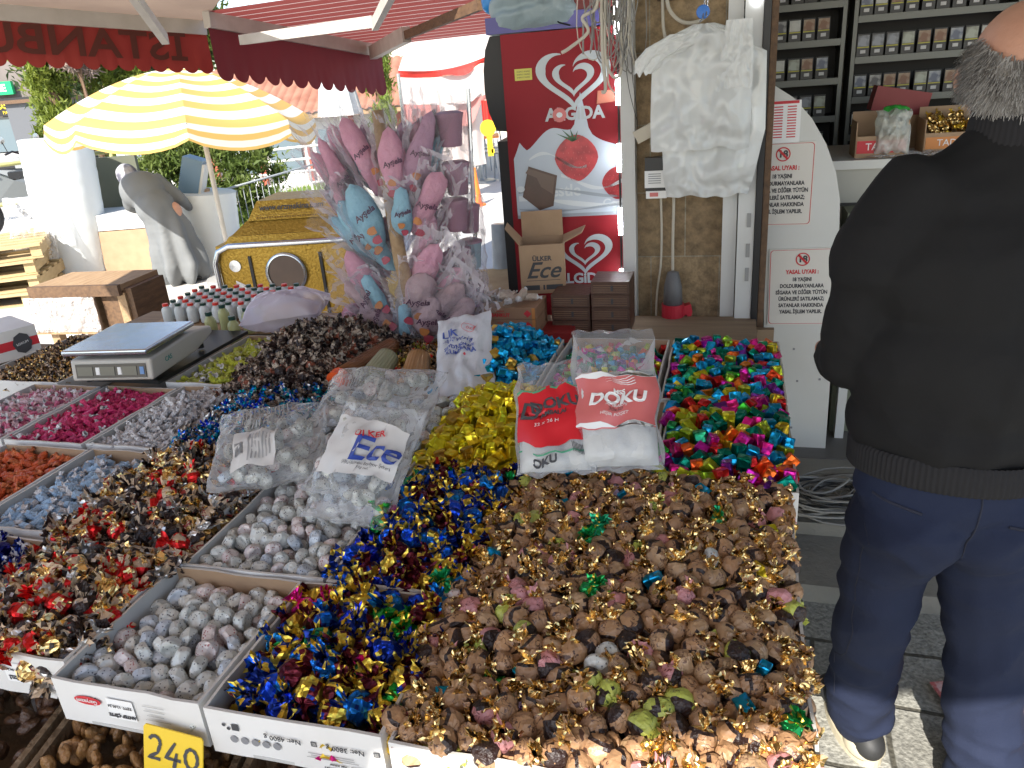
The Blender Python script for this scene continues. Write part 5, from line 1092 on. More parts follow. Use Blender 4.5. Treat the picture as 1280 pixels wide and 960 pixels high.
sheet('bag_layer',[(Z(28),-.03,.035),(Z(40),Xp(840),Xp(930)),(Z(70),Xp(826),Xp(932)),(Z(130),Xp(824),Xp(934)),(Z(158),Xp(825),Xp(933))],3,.055,.014)
sheet('bag_layer',[(Z(30),-.02,.035),(Z(60),Xp(835),Xp(948)),(Z(140),Xp(836),Xp(950)),(Z(190),Xp(838),Xp(940)),(Z(212),Xp(842),Xp(934))],5,.030,.014)
sheet('bag_handle',[(Z(36),Xp(846),Xp(878)),(Z(48),Xp(820),Xp(872)),(Z(60),Xp(808),Xp(850)),(Z(74),Xp(807),Xp(826))],7,.060,.005,.005)
sheet('bag_handle',[(Z(27),Xp(905),Xp(932)),(Z(60),Xp(900),Xp(934)),(Z(95),Xp(895),Xp(934))],9,.066,.005,.005)
MB().lathe([(.001,-.004),(.022,-.004),(.024,0),(.022,.006),(.001,.008)],20,0,Matrix.Translation((0.0,Z(17),.075))@Matrix.Scale(.9,4)).build('blue_disc',mat('hook_blue',(.01,.14,.50),.35),hg)
MB().tube([(0,.12,.05),(0.004,.03,.07),(0,-.01,.085),(-.01,-.02,.08)],.0025,6).build('wire_hook',M['steel'],hg); MB().tube([(0.014,.12,.05),(0.012,.03,.07),(0.01,-.005,.085)],.0025,6).build('wire_hook',M['steel'],hg)
# ---- white arched panel with warning signs
ap=thing('arched_panel','tall white panel with rounded top edge and two age warning signs beside the doorway','panel',M=SM.copy())
va=3.12
pts=[]; 
out=[(955,588),(1029,597),(1036,500),(1048,330),(1050,250),(1045,215),(1033,180),(1015,148),(992,122),(970,108),(955,102)]
pl=[av(x,y,va) for x,y in out]; loc=[(p.dot(UV),va,p.z) for p in pl]
mb=MB().prism(loc,(0,.03,0)); mb.build('panel_board',mat('panel_white',(.62,.62,.59),.4,col2=(.56,.56,.52),ns=3,bump=.05,bs=6),ap)
def sign(x0,y0,x1,y1,lines,rot=0,hd=True,parent=ap):
    a=av(x0,y0,va-.004); b=av(x1,y1,va-.004); w_=abs((b-a).dot(UV)); h_=abs(a.z-b.z); c=((a.dot(UV)+b.dot(UV))/2,va-.004,(a.z+b.z)/2)
    X=Matrix.Translation(c)@Matrix.Rotation(rot,4,'Y')@frame((0,0,0),(1,0,0),(0,0,1))
    s=MB().box((0,0,0),(w_,h_,.003),0,X).build('warning_sign',mat('sign_cream',(.66,.63,.57),.45),parent)
    P=[];r=.012
    for cx_,cy_,a0 in ((w_/2-r-.004,h_/2-r-.004,0),(-w_/2+r+.004,h_/2-r-.004,90),(-w_/2+r+.004,-h_/2+r+.004,180),(w_/2-r-.004,-h_/2+r+.004,270)):
        for k in range(5): an=radians(a0+k*22.5); P.append((cx_+r*cos(an),cy_+r*sin(an)))
    mb=MB(); n=len(P); vs=[]
    for (x,y) in P: vs+=[(x,y,.0022),(x*(1-.012/ w_*2*.2),y*.99,.0022)]
    mb.add(vs,[(2*i,2*i+1,(2*i+3)%(2*n),(2*i+2)%(2*n)) for i in range(n)],0,X); mb.build('red_border',M['red_ink'],s)
    cy0=h_/2-.042; R1=.026
    mb=MB(); vs=[]; 
    for k in range(25): an=2*pi*k/24; vs+=[(R1*cos(an),cy0+R1*sin(an),.003),(R1*.83*cos(an),cy0+R1*.83*sin(an),.003)]
    mb.add(vs,[(2*i,2*i+1,2*i+3,2*i+2) for i in range(24)],0,X); mb.box((0,0,.004),(.008,R1*1.8,.001),0,X@Matrix.Translation((0,cy0,0))@Matrix.Rotation(.75,4,'Z')); mb.build('ban_circle',M['red_ink'],s)
    text_mb('18',.034,X@Matrix.Translation((0,cy0,.0022)),bold=.0015,ext=.0002).build('age_number',M['ink'],s)
    text_mb('YASAL UYARI :',.0225,X@Matrix.Translation((0,cy0-.050,.0022)),bold=.0009,ext=.0002,xs=.82).build('heading',M['red_ink'],s)
    for i,l in enumerate(lines): text_mb(l,.0205,X@Matrix.Translation((0,cy0-.080-i*.0262,.0022)),bold=.0009,ext=.0002,xs=.78).build('lettering',M['ink'],s)
ln=['18 YAŞINI','DOLDURMAYANLARA','SİGARA VE DİĞER TÜTÜN','ÜRÜNLERİ SATILAMAZ;','SATANLAR HAKKINDA','YASAL İŞLEM YAPILIR.']
sign(940,180,1013,281,ln); sign(963,311,1040,406,ln,rot=-.02)
a=av(946,128,va-.004); b=av(999,178,va-.004); X=frame(((a.dot(UV)+b.dot(UV))/2,va-.004,(a.z+b.z)/2),(1,0,0),(0,0,1)); w_=(b-a).dot(UV); h_=a.z-b.z
s=MB().box((0,0,0),(w_,h_,.003),0,X).build('price_list',M['white'],ap)
mb=MB()
for k in range(3):
    for j in range(12): mb.box((-w_*.30+k*w_*.30,h_*.36-j*h_*.065,.002),(w_*.20,.004,.001),k%2*0,X)
mb.build('list_rows',M['red_ink'],s); MB().box((0,h_*.46,.002),(w_*.9,.010,.001),0,X).build('list_header',M['red_ink'],s)
for k in range(5): p=av(rnd(975,1030),rnd(430,580),va-.002); MB().box((p.dot(UV),va-.0015,p.z),(.008,.003,.008)).build('screw_hole',M['grey_ink'],ap)
# clutter behind panel
pp=av(1052,520,3.2); up,vp=suv(pp); MB().box((up,3.25,.45),(.035,.05,.75),M=SM).build('metal_strut',M['paint_white'],label='narrow white metal strut right of the arched panel',cat='strut')
MB().box((.50,3.45,.60),(.14,.3,.95),M=SM).build('grey_green_cabinet',mat('cabinet_green',(.14,.15,.10),.6),label='dull green cabinet side behind the man and the arched panel',cat='cabinet')
random.seed(5)
cb2=thing('cable_coil','messy coil of grey cables lying on the step beside the stall','cables',av(1030,632,2.62)); base=cb2.location.copy()
for i in range(22):
    r=rnd(.06,.16); cx_,cy_=rnd(-.05,.05),rnd(-.04,.04); P=[]
    for k in range(22):
        a=2*pi*k/18+i; P.append(Vector((cx_+r*1.3*cos(a)*(1+.1*sin(3*a+i)),cy_+r*.8*sin(a),.03+i*.004+.012*sin(2*a+i)))+Vector((0,0,.12-base.z)))
    MB().tube(P,rnd(.003,.005),5).build('cable_loop',M['cable_grey' if i%4 else 'cable_black'],cb2,smooth=True)
squig('black_cable',[S(.14,2.7,.135),S(.3,2.68,.13),S(.5,2.72,.13),S(.8,2.7,.13)],.006,M['cable_black'],'black cable lying across the doorstep')
# ---- interior
ctr=thing('shop_counter','white topped shop counter behind the arched panel','counter',M=SM.copy())
MB().box((.95,3.75,.67),(1.35,.55,1.10)).build('cabinet',mat('counter_beige',(.42,.41,.36),.5,col2=(.36,.35,.30),ns=2),ctr); MB().box((.95,3.75,1.24),(1.40,.60,.035)).build('top',mat('counter_top',(.60,.60,.56),.4),ctr); MB().box((.95,3.472,1.08),(1.35,.01,.012)).build('groove',M['black'],ctr)
rack_m=mat('rack_black',(.010,.010,.011),.6); rail_m=mat('rail_metal',(.15,.155,.14),.45,.4); 
PKM=[]
for i,(c1,c2) in enumerate([((.55,.55,.50),(.45,.45,.42)),((.10,.10,.11),(.5,.5,.48)),((.30,.32,.36),(.10,.10,.10)),((.22,.10,.05),(.40,.30,.2)),((.42,.45,.38),(.2,.2,.15)),((.12,.14,.20),(.45,.48,.50))]): PKM.append(mat('pack_picture',c1,.4,col2=c2,ns=30,contrast=.2))
pk_black=mat('pack_black',(.02,.02,.02),.4); pk_yel=mat('pack_yellow_line',(.45,.42,.03),.4); pk_w=mat('pack_white_tag',(.55,.55,.55),.4)
protos=[]
for i in range(6):
    pk=thing('cigarette_pack','x','cigarette pack')
    MB().box((0,0,.033),(.047,.022,.066)).build('pack_body',pk_black,pk); MB().box((0,-.0122,.046),(.042,.002,.032)).build('picture',PKM[i],pk); MB().box((0,-.0122,.027),(.044,.0022,.0035)).build('yellow_line',pk_yel,pk); MB().box((0,-.0122,.014),(.020,.0022,.010)).build('white_tag',pk_w,pk)
    protos.append(pk)
usedp=[False]*6
def rack(u0,u1,v,zs,name,lab,rz=0):
    r=thing('shelf_rack',lab,'shelves',M=SM.copy()); zt=zs[0]+.22
    MB().box(((u0+u1)/2,v+.10,(zt+zs[-1])/2-.05),(u1-u0,.02,zt-zs[-1]+.3)).build('back_board',rack_m,r)
    for u in (u0,u1): MB().box((u,v,(zt+zs[-1])/2-.05),(.018,.2,zt-zs[-1]+.3)).build('upright',rail_m,r)
    for z in zs:
        MB().box(((u0+u1)/2,v,z-.008),(u1-u0-.02,.19,.012)).build('shelf',rack_m,r); MB().box(((u0+u1)/2,v-.099,z-.016),(u1-u0-.02,.008,.030)).build('price_rail',rail_m,r)
        n=int((u1-u0-.03)/.066); 
        for i in range(n):
            k=random.randrange(6); o=protos[k] if not usedp[k] else copy_tree(protos[k]); usedp[k]=True
            o.matrix_world=SM@Matrix.Translation((u0+.042+i*.066+rnd(-.004,.004),v-.072,z))@Matrix.Rotation(rnd(-.05,.05),4,'Z')@Matrix.Diagonal((1.17,1.1,1.50,1))
            o['label']=f'small dark cigarette pack standing on the {name} shelves behind the counter'; o['group']=f'cigarette packs on the {name} shelves'
        for i in range(n): pass
random.seed(9)
rack(-.12,.47,4.40,[1.89,1.725,1.55,1.375,1.20],'left','black cigarette shelf rack at the left inside the shop')
rack(.52,1.20,4.40,[1.815,1.635,1.455,1.28],'right','black cigarette shelf rack at the right inside the shop, above the counter')
# goods on counter
def openbox(u,v,w,d,h,label,m='kraft',fill=None,rz=0,band=None,back=0):
    t=thing('display_box',label,'box',M=SM@Matrix.Translation((u,v,1.258))@Matrix.Rotation(rz,4,'Z')); mb=MB()
    mb.box((0,-d/2,h*.3),(w,.004,h*.6)); mb.box((0,d/2,(h+back)/2),(w,.004,h+back)); mb.box((-w/2,0,h/2),(.004,d,h)); mb.box((w/2,0,h/2),(.004,d,h)); mb.box((0,0,.003),(w,d,.004)); mb.build('box_body',M[m],t)
    if band: MB().box((0,-d/2-.003,h*.3),(w*.96,.002,h*.35)).build('printed_band',band,t); text_mb('TADIM',h*.28,frame((0,-d/2-.0055,h*.3),(1,0,0),(0,0,1)),ext=.0002).build('lettering',M['white'],t)
    return t
openbox(.56,3.60,.19,.17,.14,'open brown cardboard box with a red printed edge at the left end of the counter',band=M['red_ink'],back=.03)
openbox(.83,3.66,.20,.16,.13,'open brown display box full of gold wrapped snacks on the counter',band=mat('orange_card',(.60,.22,.05),.5),back=.04)
MB().box((0,0,.05),(.22,.12,.10)).build('red_carton',mat('maroon_card',(.20,.02,.02),.5,col2=(.28,.03,.03),ns=5),label='dark red carton lying tilted behind the counter boxes',cat='box').matrix_world=SM@Matrix.Translation((.66,3.88,1.40))@Matrix.Rotation(.2,4,'Y')
MB().box((.66,3.88,1.325),(.24,.16,.135),M=SM).build('brown_box',M['kraft'],label='plain brown box under the dark red carton',cat='box')
pillow('clear_bag',S(.60,3.58,1.34),UV,Vector((.1,.3,1)),.13,.17,.10,film('white_film',(.8,.82,.75),fac=.5,rough=.3),'crumpled clear bag with green top in the counter box','bag',seed=81,wr=.01)
blob('green_crumple',[((0,0,0),(.05,.025,.018))],.006,1,lambda p,n:.010*noise.noise(p*70),mat('green_plastic',(.04,.35,.05),.35),label='bright green crumpled wrapper on the clear bag',cat='wrapper').location=S(.61,3.57,1.435)
for k in range(14):
    q=bpy.data.objects.new('gold_snack',g_toffee('snack_mesh',[G_gold,G_goldy],seed=300+k,L=.06,R=.014)); COL.objects.link(q); q.location=S(.77+.13*(k%5)/4,3.63+.07*(k//5)/2,1.345+.02*(k%3)); q.rotation_euler=(rnd(-1,1),rnd(.6,1.4),rnd(-1,1)); tag(q,'gold wrapped snack bar standing in the counter display box','snack','gold snacks in the display box')
o=MB().grid(lambda a,b:Vector((.5+.38*a+.02*noise.noise(Vector((a*4,b*4,3))),3.47+.14*b,1.263+.018*abs(noise.noise(Vector((a*7,b*4,1))))+.008*noise.noise(Vector((a*20,b*14,1))))),30,14).build('plastic_sheet',M['film_thick'],label='crumpled clear plastic sheet lying on the counter edge',cat='sheet'); o.matrix_world=SM
for i,(c,l) in enumerate((((.22,.08,.35),'violet'),((.05,.45,.05),'bright green'),((.5,.35,.05),'amber'))):
    o=MB().lathe([(.010,0),(.011,.05),(.009,.065),(.005,.07)],12).build('lighter',mat('lighter_'+l.replace(' ','_'),c,.3),label=l+' lighter standing on the counter right of the display box',cat='lighter'); o.location=S(.965+.025*i,3.7,1.258+.07)
MB().box((1.03,3.70,1.29),(.24,.12,.075),M=SM).build('grey_box',mat('greyish_card',(.30,.31,.25),.5),label='pale grey green box on the counter beside the man',cat='box')
MB().box((1.9,4.1,2.72),(4.6,2.3,.1),M=SM).build('shop_ceiling',M['shop_side'],kind='structure')
MB().box((1.5,3.10,2.42),(4.0,.22,.55),M=SM).build('shop_lintel',M['shop_side'],label='wall band above the shop doorway',cat='wall')
MB().box((3.3,3.7,1.3),(.1,2.0,2.6),M=SM).build('shop_right_wall',M['shop_side'],label='right hand wall of the shop',cat='wall')
# ============================================================= STREET BACKGROUND
random.seed(33)
# umbrella
um=thing('market_umbrella','large yellow and white striped market umbrella over the plastic rolls','umbrella')
U0=ay(292,345,7.3); U0.z=0; UT=ay(236,85,7.15); Cc=ay(233,152,7.15)
Rr=(ay(392,180,7.15)-ay(76,172,7.15)).length/2
ax=(UT-U0).normalized()
def um_mat(name):
    m=mat(name,(.8,.8,.8),.75,transl=.4); nt=m.node_tree;N=nt.nodes;L=nt.links;b=N['Principled BSDF']; tc=N.new('ShaderNodeTexCoord'); sp=N.new('ShaderNodeSeparateXYZ'); L.new(tc.outputs['Object'],sp.inputs[0])
    # concentric stripes measured along each flat panel: use stored uv
    uv=N.new('ShaderNodeUVMap'); uv.uv_map='stripe'; s2=N.new('ShaderNodeSeparateXYZ'); L.new(uv.outputs[0],s2.inputs[0])
    a=N.new('ShaderNodeMath'); a.operation='MULTIPLY'; a.inputs[1].default_value=7.0; L.new(s2.outputs[1],a.inputs[0]); f=N.new('ShaderNodeMath'); f.operation='FRACT'; L.new(a.outputs[0],f.inputs[0])
    g=N.new('ShaderNodeMath'); g.operation='GREATER_THAN'; g.inputs[1].default_value=.52; L.new(f.outputs[0],g.inputs[0]); mx=N.new('ShaderNodeMixRGB'); mx.inputs[1].default_value=(.74,.72,.64,1); mx.inputs[2].default_value=(.66,.42,.13,1); L.new(g.outputs[0],mx.inputs[0]); L.new(mx.outputs[0],b.inputs['Base Color'])
    for n in N:
        if n.type=='BSDF_TRANSLUCENT': L.new(mx.outputs[0],n.inputs[0])
    return m
mb=MB(); UVs=[]; hgt_=(UT.z-Cc.z)*1.02; CX=Matrix.Translation(Vector((Cc.x,Cc.y,Cc.z)))@Matrix.Rotation(radians(3),4,'Y')@Matrix.Rotation(radians(-2),4,'X')@Matrix.Rotation(radians(20),4,'Z')
vs=[];fs=[];uvs=[]
nseg=8;ns=8;nr=14
for q in range(nseg):
    for i in range(nr+1):
        for j in range(ns+1):
            t=i/nr; a0_=2*pi*q/nseg; a1_=2*pi*(q+1)/nseg
            e0=Vector((cos(a0_),sin(a0_))); e1=Vector((cos(a1_),sin(a1_))); e=e0.lerp(e1,j/ns)
            if i<=11:
                tt=i/11; r=Rr*tt; z=hgt_*(1-tt**1.7); sag=-.05*sin(pi*j/ns)*tt; vs.append((e.x*r,e.y*r,z+sag)); uvs.append((j/ns,tt*.86))
            else:
                k=(i-11)/3; sc_=.72+.28*sin(pi*j/ns)**.5; vs.append((e.x*Rr*(1+.02*k),e.y*Rr*(1+.02*k),-.05*sin(pi*j/ns)-.17*k*sc_)); uvs.append((j/ns,.86+.25*k))
    b0=q*(nr+1)*(ns+1)
    for i in range(nr):
        for j in range(ns): fs.append((b0+i*(ns+1)+j,b0+i*(ns+1)+j+1,b0+(i+1)*(ns+1)+j+1,b0+(i+1)*(ns+1)+j))
mb.add(vs,fs,0); can=mb.build('canopy',um_mat('umbrella_fabric'),um,smooth=True); can.matrix_world=CX
ul=can.data.uv_layers.new(name='stripe')
for l in can.data.loops: ul.data[l.index].uv=uvs[l.vertex_index]
MB().tube([U0,U0.lerp(UT,.5),UT],.022,10).build('pole',M['bar'],um,smooth=True)
for q in range(nseg):
    a0_=2*pi*q/nseg; MB().tube([CX@Vector((0,0,hgt_-.03)),CX@Vector((.5*Rr*cos(a0_),.5*Rr*sin(a0_),hgt_*.66-.02)),CX@Vector((Rr*cos(a0_),Rr*sin(a0_),-.01))],.008,5).build('rib',M['steel'],um)
MB().lathe([(.25,0),(.25,.08),(.05,.12)],16,0,Matrix.Translation(U0)).build('base',M['grey_metal'],um)
# plastic rolls
RL=mat('bubble_roll',(.78,.81,.80),.3,col2=(.75,.78,.78),ns=6,bump=.04,bs=40,transl=.15)
def roll(x0,x1,yt,yb,label,Y):
    c=ay((x0+x1)/2,yb,Y); c.z=0; top=ay((x0+x1)/2,yt,Y).z; r=(ay(x1,yb,Y)-ay(x0,yb,Y)).length/2
    t=thing('plastic_roll',label,'roll',c,group='white plastic rolls under the umbrella'); n=48; vs=[];fs=[];m=26
    for i in range(m+1):
        for k in range(n):
            a=2*pi*k/n; q=r*(1+.015*noise.noise(Vector((cos(a)*2,sin(a)*2,i*.6)))+.006*((i*7)%3)); vs.append((q*cos(a),q*sin(a),top*i/m))
    for i in range(m):
        for k in range(n): k2=(k+1)%n; fs.append((i*n+k,i*n+k2,(i+1)*n+k2,(i+1)*n+k))
    t.rotation_euler=(0,radians(5.5),0)
    MB().add(vs,fs,0).build('wound_layers',RL,t,smooth=True)
    MB().lathe([(r,top),(r*.25,top+.004),(.05,top+.003)],40,cap=False).build('roll_end',RL,t); MB().lathe([(.05,top-.02),(.06,top+.03),(.05,top+.03)],20).build('core_tube',M['kraft'],t)
    return t,r,top
roll(60,138,172,338,'taller white plastic roll left of the woman under the umbrella',8.3)
roll(232,304,238,338,'shorter wider white plastic roll right of the woman beside the umbrella pole',8.25)
pillow('clear_sack',ay(48,285,7.9),(1,0,0),(0.0,.1,1),.42,.62,.26,M['film'],'clear plastic sack bulging at the left of the taller roll','bag',seed=90,wr=.04)
gb=thing('grey_device','slanted blue grey box standing on the shorter plastic roll','box',M=Matrix.Translation(ay(240,236,8.2))@Matrix.Rotation(.35,4,'Y')); MB().box((0,0,.14),(.20,.22,.36)).build('box',mat('device_blue',(.12,.20,.28),.4),gb); MB().box((.11,-.03,.14),(.03,.15,.30)).build('side_strip',M['paint_white'],gb)
tb=thing('low_table','low stall table with white cloth and cardboard box behind the woman','table',ay(160,330,8.3)); tb.location.z=0
MB().box((0,.2,.55),(.95,.6,.16)).build('white_cloth',M['folded_white'],tb); MB().box((.15,.15,.24),(.7,.5,.44)).build('cardboard_box',M['kraft'],tb)
o=MB().box((0,0,.5),(.9,.06,.62)).build('olive_board',mat('olive_board',(.10,.105,.07),.6),label='dull olive board leaning behind the low table beside the woman',cat='board'); o.location=ay(145,300,8.9); o.location.z=.35
# pallets
def pallet(loc,rz,tilt,label,sx=1.0):
    t=thing('wooden_pallet',label,'pallet',M=Matrix.Translation(loc)@Matrix.Rotation(rz,4,'Z')@Matrix.Rotation(tilt,4,'X'),group='wooden pallets at the left')
    for k in range(6): MB().box((0,-.48+.19*k,.12),(1.0,.10,.022)).build('deck_board',M['pallet'],t)
    for k in range(3): MB().box((-.45+.45*k,0,.06),(.09,1.0,.09)).build('block_bearer',M['pallet'],t)
    for k in range(3): MB().box((0,-.45+.45*k,.005),(1.0,.09,.02)).build('bottom_board',M['pallet'],t)
M['pallet']=mat('pallet_wood',(.50,.38,.20),.8,col2=(.36,.26,.13),ns=4,stretch=(2,2,10),bump=.2,bs=20)
pl0=ay(5,365,7.2); pl0.z=0
for i,z in enumerate((0,.14,.28,.42)): pallet((pl0.x-.25+.05*(i%2),pl0.y+.3,z),.15+.08*i,0,['lowest','second','third','topmost'][i]+' wooden pallet of the stack at the left edge')

# wooden crate stand near
c0=ay(130,400,4.35); wc=thing('wooden_crate_stand','brown wooden crate stand with a plastic wrapped front panel behind the scale','crate',M=Matrix.Translation((c0.x,c0.y,0))@Matrix.Rotation(radians(-12),4,'Z'))
ww=.60; zt=ay(130,347,4.35).z
MB().box((0,.02,zt-.02),(ww*.95,.34,.035)).build('top_board',M['wood'],wc); MB().box((0,-.16,zt-.03),(ww*.95,.03,.06)).build('front_edge',M['dark_wood'],wc)
MB().box((ww/2-.07,.02,zt-.28),(.20,.30,.50)).build('side_box',M['dark_wood'],wc); MB().box((ww*.14,.0,zt-.30),(.02,.3,.46)).build('divider',M['wood'],wc)
for x in (-ww/2+.08,ww/2-.03): 
    for y in (-.12,.15): MB().box((x,y,(zt-.05)/2),(.05,.05,zt-.05)).build('leg',M['wood'],wc)
MB().box((-.10,-.17,zt-.26),(ww*.66,.03,.02)).build('lower_rail',M['wood'],wc)
MB().box((-.09,-.175,zt-.155),(ww*.72,.015,.18)).build('panel',mat('grey_brown_panel',(.28,.22,.18),.5),wc); MB().grid(lambda a,b:Vector((-.09-ww*.37+ww*.74*a,-.195-.012*noise.noise(Vector((a*9,b*4,2)))-.008*noise.noise(Vector((a*25,b*9,2))),zt-.255+.20*b)),40,12).build('plastic_wrap',M['film_thick'],wc)
# gold machine
g0=ay(288,395,4.7); g1=ay(472,300,4.7)
gl=mat('gold_hammered',(.46,.29,.05),.42,.75,col2=(.33,.20,.03),ns=60,contrast=.3,bump=.3,bs=70); gd=mat('gold_dark_band',(.20,.12,.03),.45,.6)
Gw=(g1-g0).length*0+ (ay(475,395,4.7)-g0).length; gm_=thing('gold_snack_cart','gold coloured snack roasting cart with round window and sloped hood','cart',M=Matrix.Translation((g0.x,g0.y,0))@Matrix.Rotation(radians(-5),4,'Z'))
zr=ay(300,306,4.7).z; zt=ay(370,250,4.7).z; 
MB().box((Gw/2,.35,zr/2+.02),(Gw,.7,zr-.04)).build('body',gl,gm_)
MB().box((Gw/2,.35,.12),(Gw*.9,.6,.2)).build('plinth',M['black'],gm_)
rail=[(-.012,-.02,.1),(-.012,-.02,zr-.10),(.02,-.02,zr-.03),(.09,-.02,zr),(Gw-.05,-.02,zr),(Gw+.01,-.02,zr-.06),(Gw+.01,-.02,.1)]; MB().tube(rail,.018,10).build('chrome_rail',M['steel'],gm_,smooth=True)
for x in (.20,.20+.44): MB().box((x,-.004,zr/2-.02),(.018,.012,zr-.10)).build('dark_gap',M['black'],gm_)
def frust(x0,x1,y0,y1,z0,z1,dx,dy,m,name):
    MB().add([(x0,y0,z0),(x1,y0,z0),(x1,y1,z0),(x0,y1,z0),(x0+dx,y0+dy,z1),(x1-dx,y0+dy,z1),(x1-dx,y1-dy,z1),(x0+dx,y1-dy,z1)],[(0,1,5,4),(1,2,6,5),(2,3,7,6),(3,0,4,7),(4,5,6,7)]).build(name,m,gm_)
hz=zt-zr
frust(.05,Gw-.04,.02,.66,zr+.005,zr+hz*.20,.03,.02,gl,'hood_base'); frust(.09,Gw-.08,.05,.62,zr+hz*.20,zr+hz*.52,.09,.06,gl,'hood_slope'); frust(.19,Gw-.18,.10,.56,zr+hz*.52,zr+hz*.98,.06,.05,gl,'hood_top')
def onh(s): return frame((Gw*.46,.112+.002,zr+hz*s),(1,0,0),(0,.22,1))
text_mb('www.erzmakina.com',.050,frame((Gw*.50,.118,zr+hz*.82),(1,0,0),(0,.25,1)),bold=.001,ext=.0005,shear=.2,xs=.95).build('lettering',M['ink'],gm_)
mb=MB()
for j in range(3):
    for k in range(34): mb.box((.25+k*.016+(j%2)*.008,.1035+.010*j,zr+hz*(.58+.045*j)),(.009,.004,.009))
mb.build('vent_holes',gd,gm_)
mb=MB().lathe([(.128,.0),(.128,.02),(.112,.022)],48,cap=False); o=mb.build('window_ring',M['steel'],gm_,smooth=True); o.matrix_local=Matrix.Translation((.415,.0,zr-.185))@Matrix.Rotation(pi/2,4,'X')
o=MB().lathe([(.0001,.0),(.115,.0),(.115,.004)],48).build('window_glass',mat('brown_glass',(.07,.035,.02),.12,col2=(.11,.06,.035),ns=6),gm_); o.matrix_local=Matrix.Translation((.415,-.008,zr-.185))@Matrix.Rotation(pi/2,4,'X')
o=MB().lathe([(.036,.0),(.036,.006),(.001,.008)],32).build('round_badge',M['steel'],gm_); o.matrix_local=Matrix.Translation((.10,-.002,zr-.125))@Matrix.Rotation(pi/2,4,'X')
mb=MB()
for k in range(4): mb.quad((.085,-.0025,zr-.235-.014*k),(.15,-.0025,zr-.260-.014*k),(.15,-.0025,zr-.252-.014*k),(.085,-.0025,zr-.227-.014*k+.012))
mb.build('stripe_mark',M['white'],gm_)
# ---- railings
def railing(P,h,label,col,rails=(1.0,.5),post_gap=1.2,r=.02,balus=None,name='metal_railing'):
    t=thing(name,label,'railing',P[0]); o=Vector(P[0])
    for a,b in zip(P[:-1],P[1:]):
        a=Vector(a)-o;b=Vector(b)-o; L=(b-a).length; n=max(1,int(L/post_gap))
        for k in rails: MB().tube([a+Vector((0,0,h*k)),b+Vector((0,0,h*k))],r,8).build('rail',col,t,smooth=True)
        for i in range(n+1): p=a.lerp(b,i/n); MB().tube([p,p+Vector((0,0,h))],r*1.1,8).build('post',col,t,smooth=True)
        if balus:
            m=int(L/balus); mb=MB()
            for i in range(m): p=a.lerp(b,(i+.5)/m); mb.tube([p+Vector((0,0,.1)),p+Vector((0,0,h*.95))],r*.4,5)
            mb.build('balusters',col,t)
    return t
olive=mat('olive_paint',(.38,.36,.14),.5); wht=mat('railing_white',(.70,.71,.68),.5)
A_=ay(-60,255,9.0); A_.z=.15; B_=ay(150,238,10.5); B_.z=.15
railing([A_,B_],.98,'olive yellow tube railing in front of the motorbikes',olive,(1.0,.55,.2),1.3,.024)
A_=ay(295,300,8.6);A_.z=0; B_=ay(430,262,11.5); B_.z=0
railing([A_,B_],.75,'thin grey street railing around the grass right of the umbrella pole',mat('grey_rail',(.32,.34,.34),.5),(1.0,.15),1.6,.013,.14)
A_=ay(120,230,12.5);A_.z=0; B_=ay(240,215,13.5);B_.z=0
railing([A_,B_],1.15,'pale railing behind the woman',olive,(1.0,.5),.8,.018)
A_=ay(305,232,12.6);A_.z=.1; B_=ay(470,225,13.2);B_.z=.1
railing([A_,B_],.75,'white grid railing in front of the tiled roof building',wht,(1.0,.75,.5,.25),.75,.02)
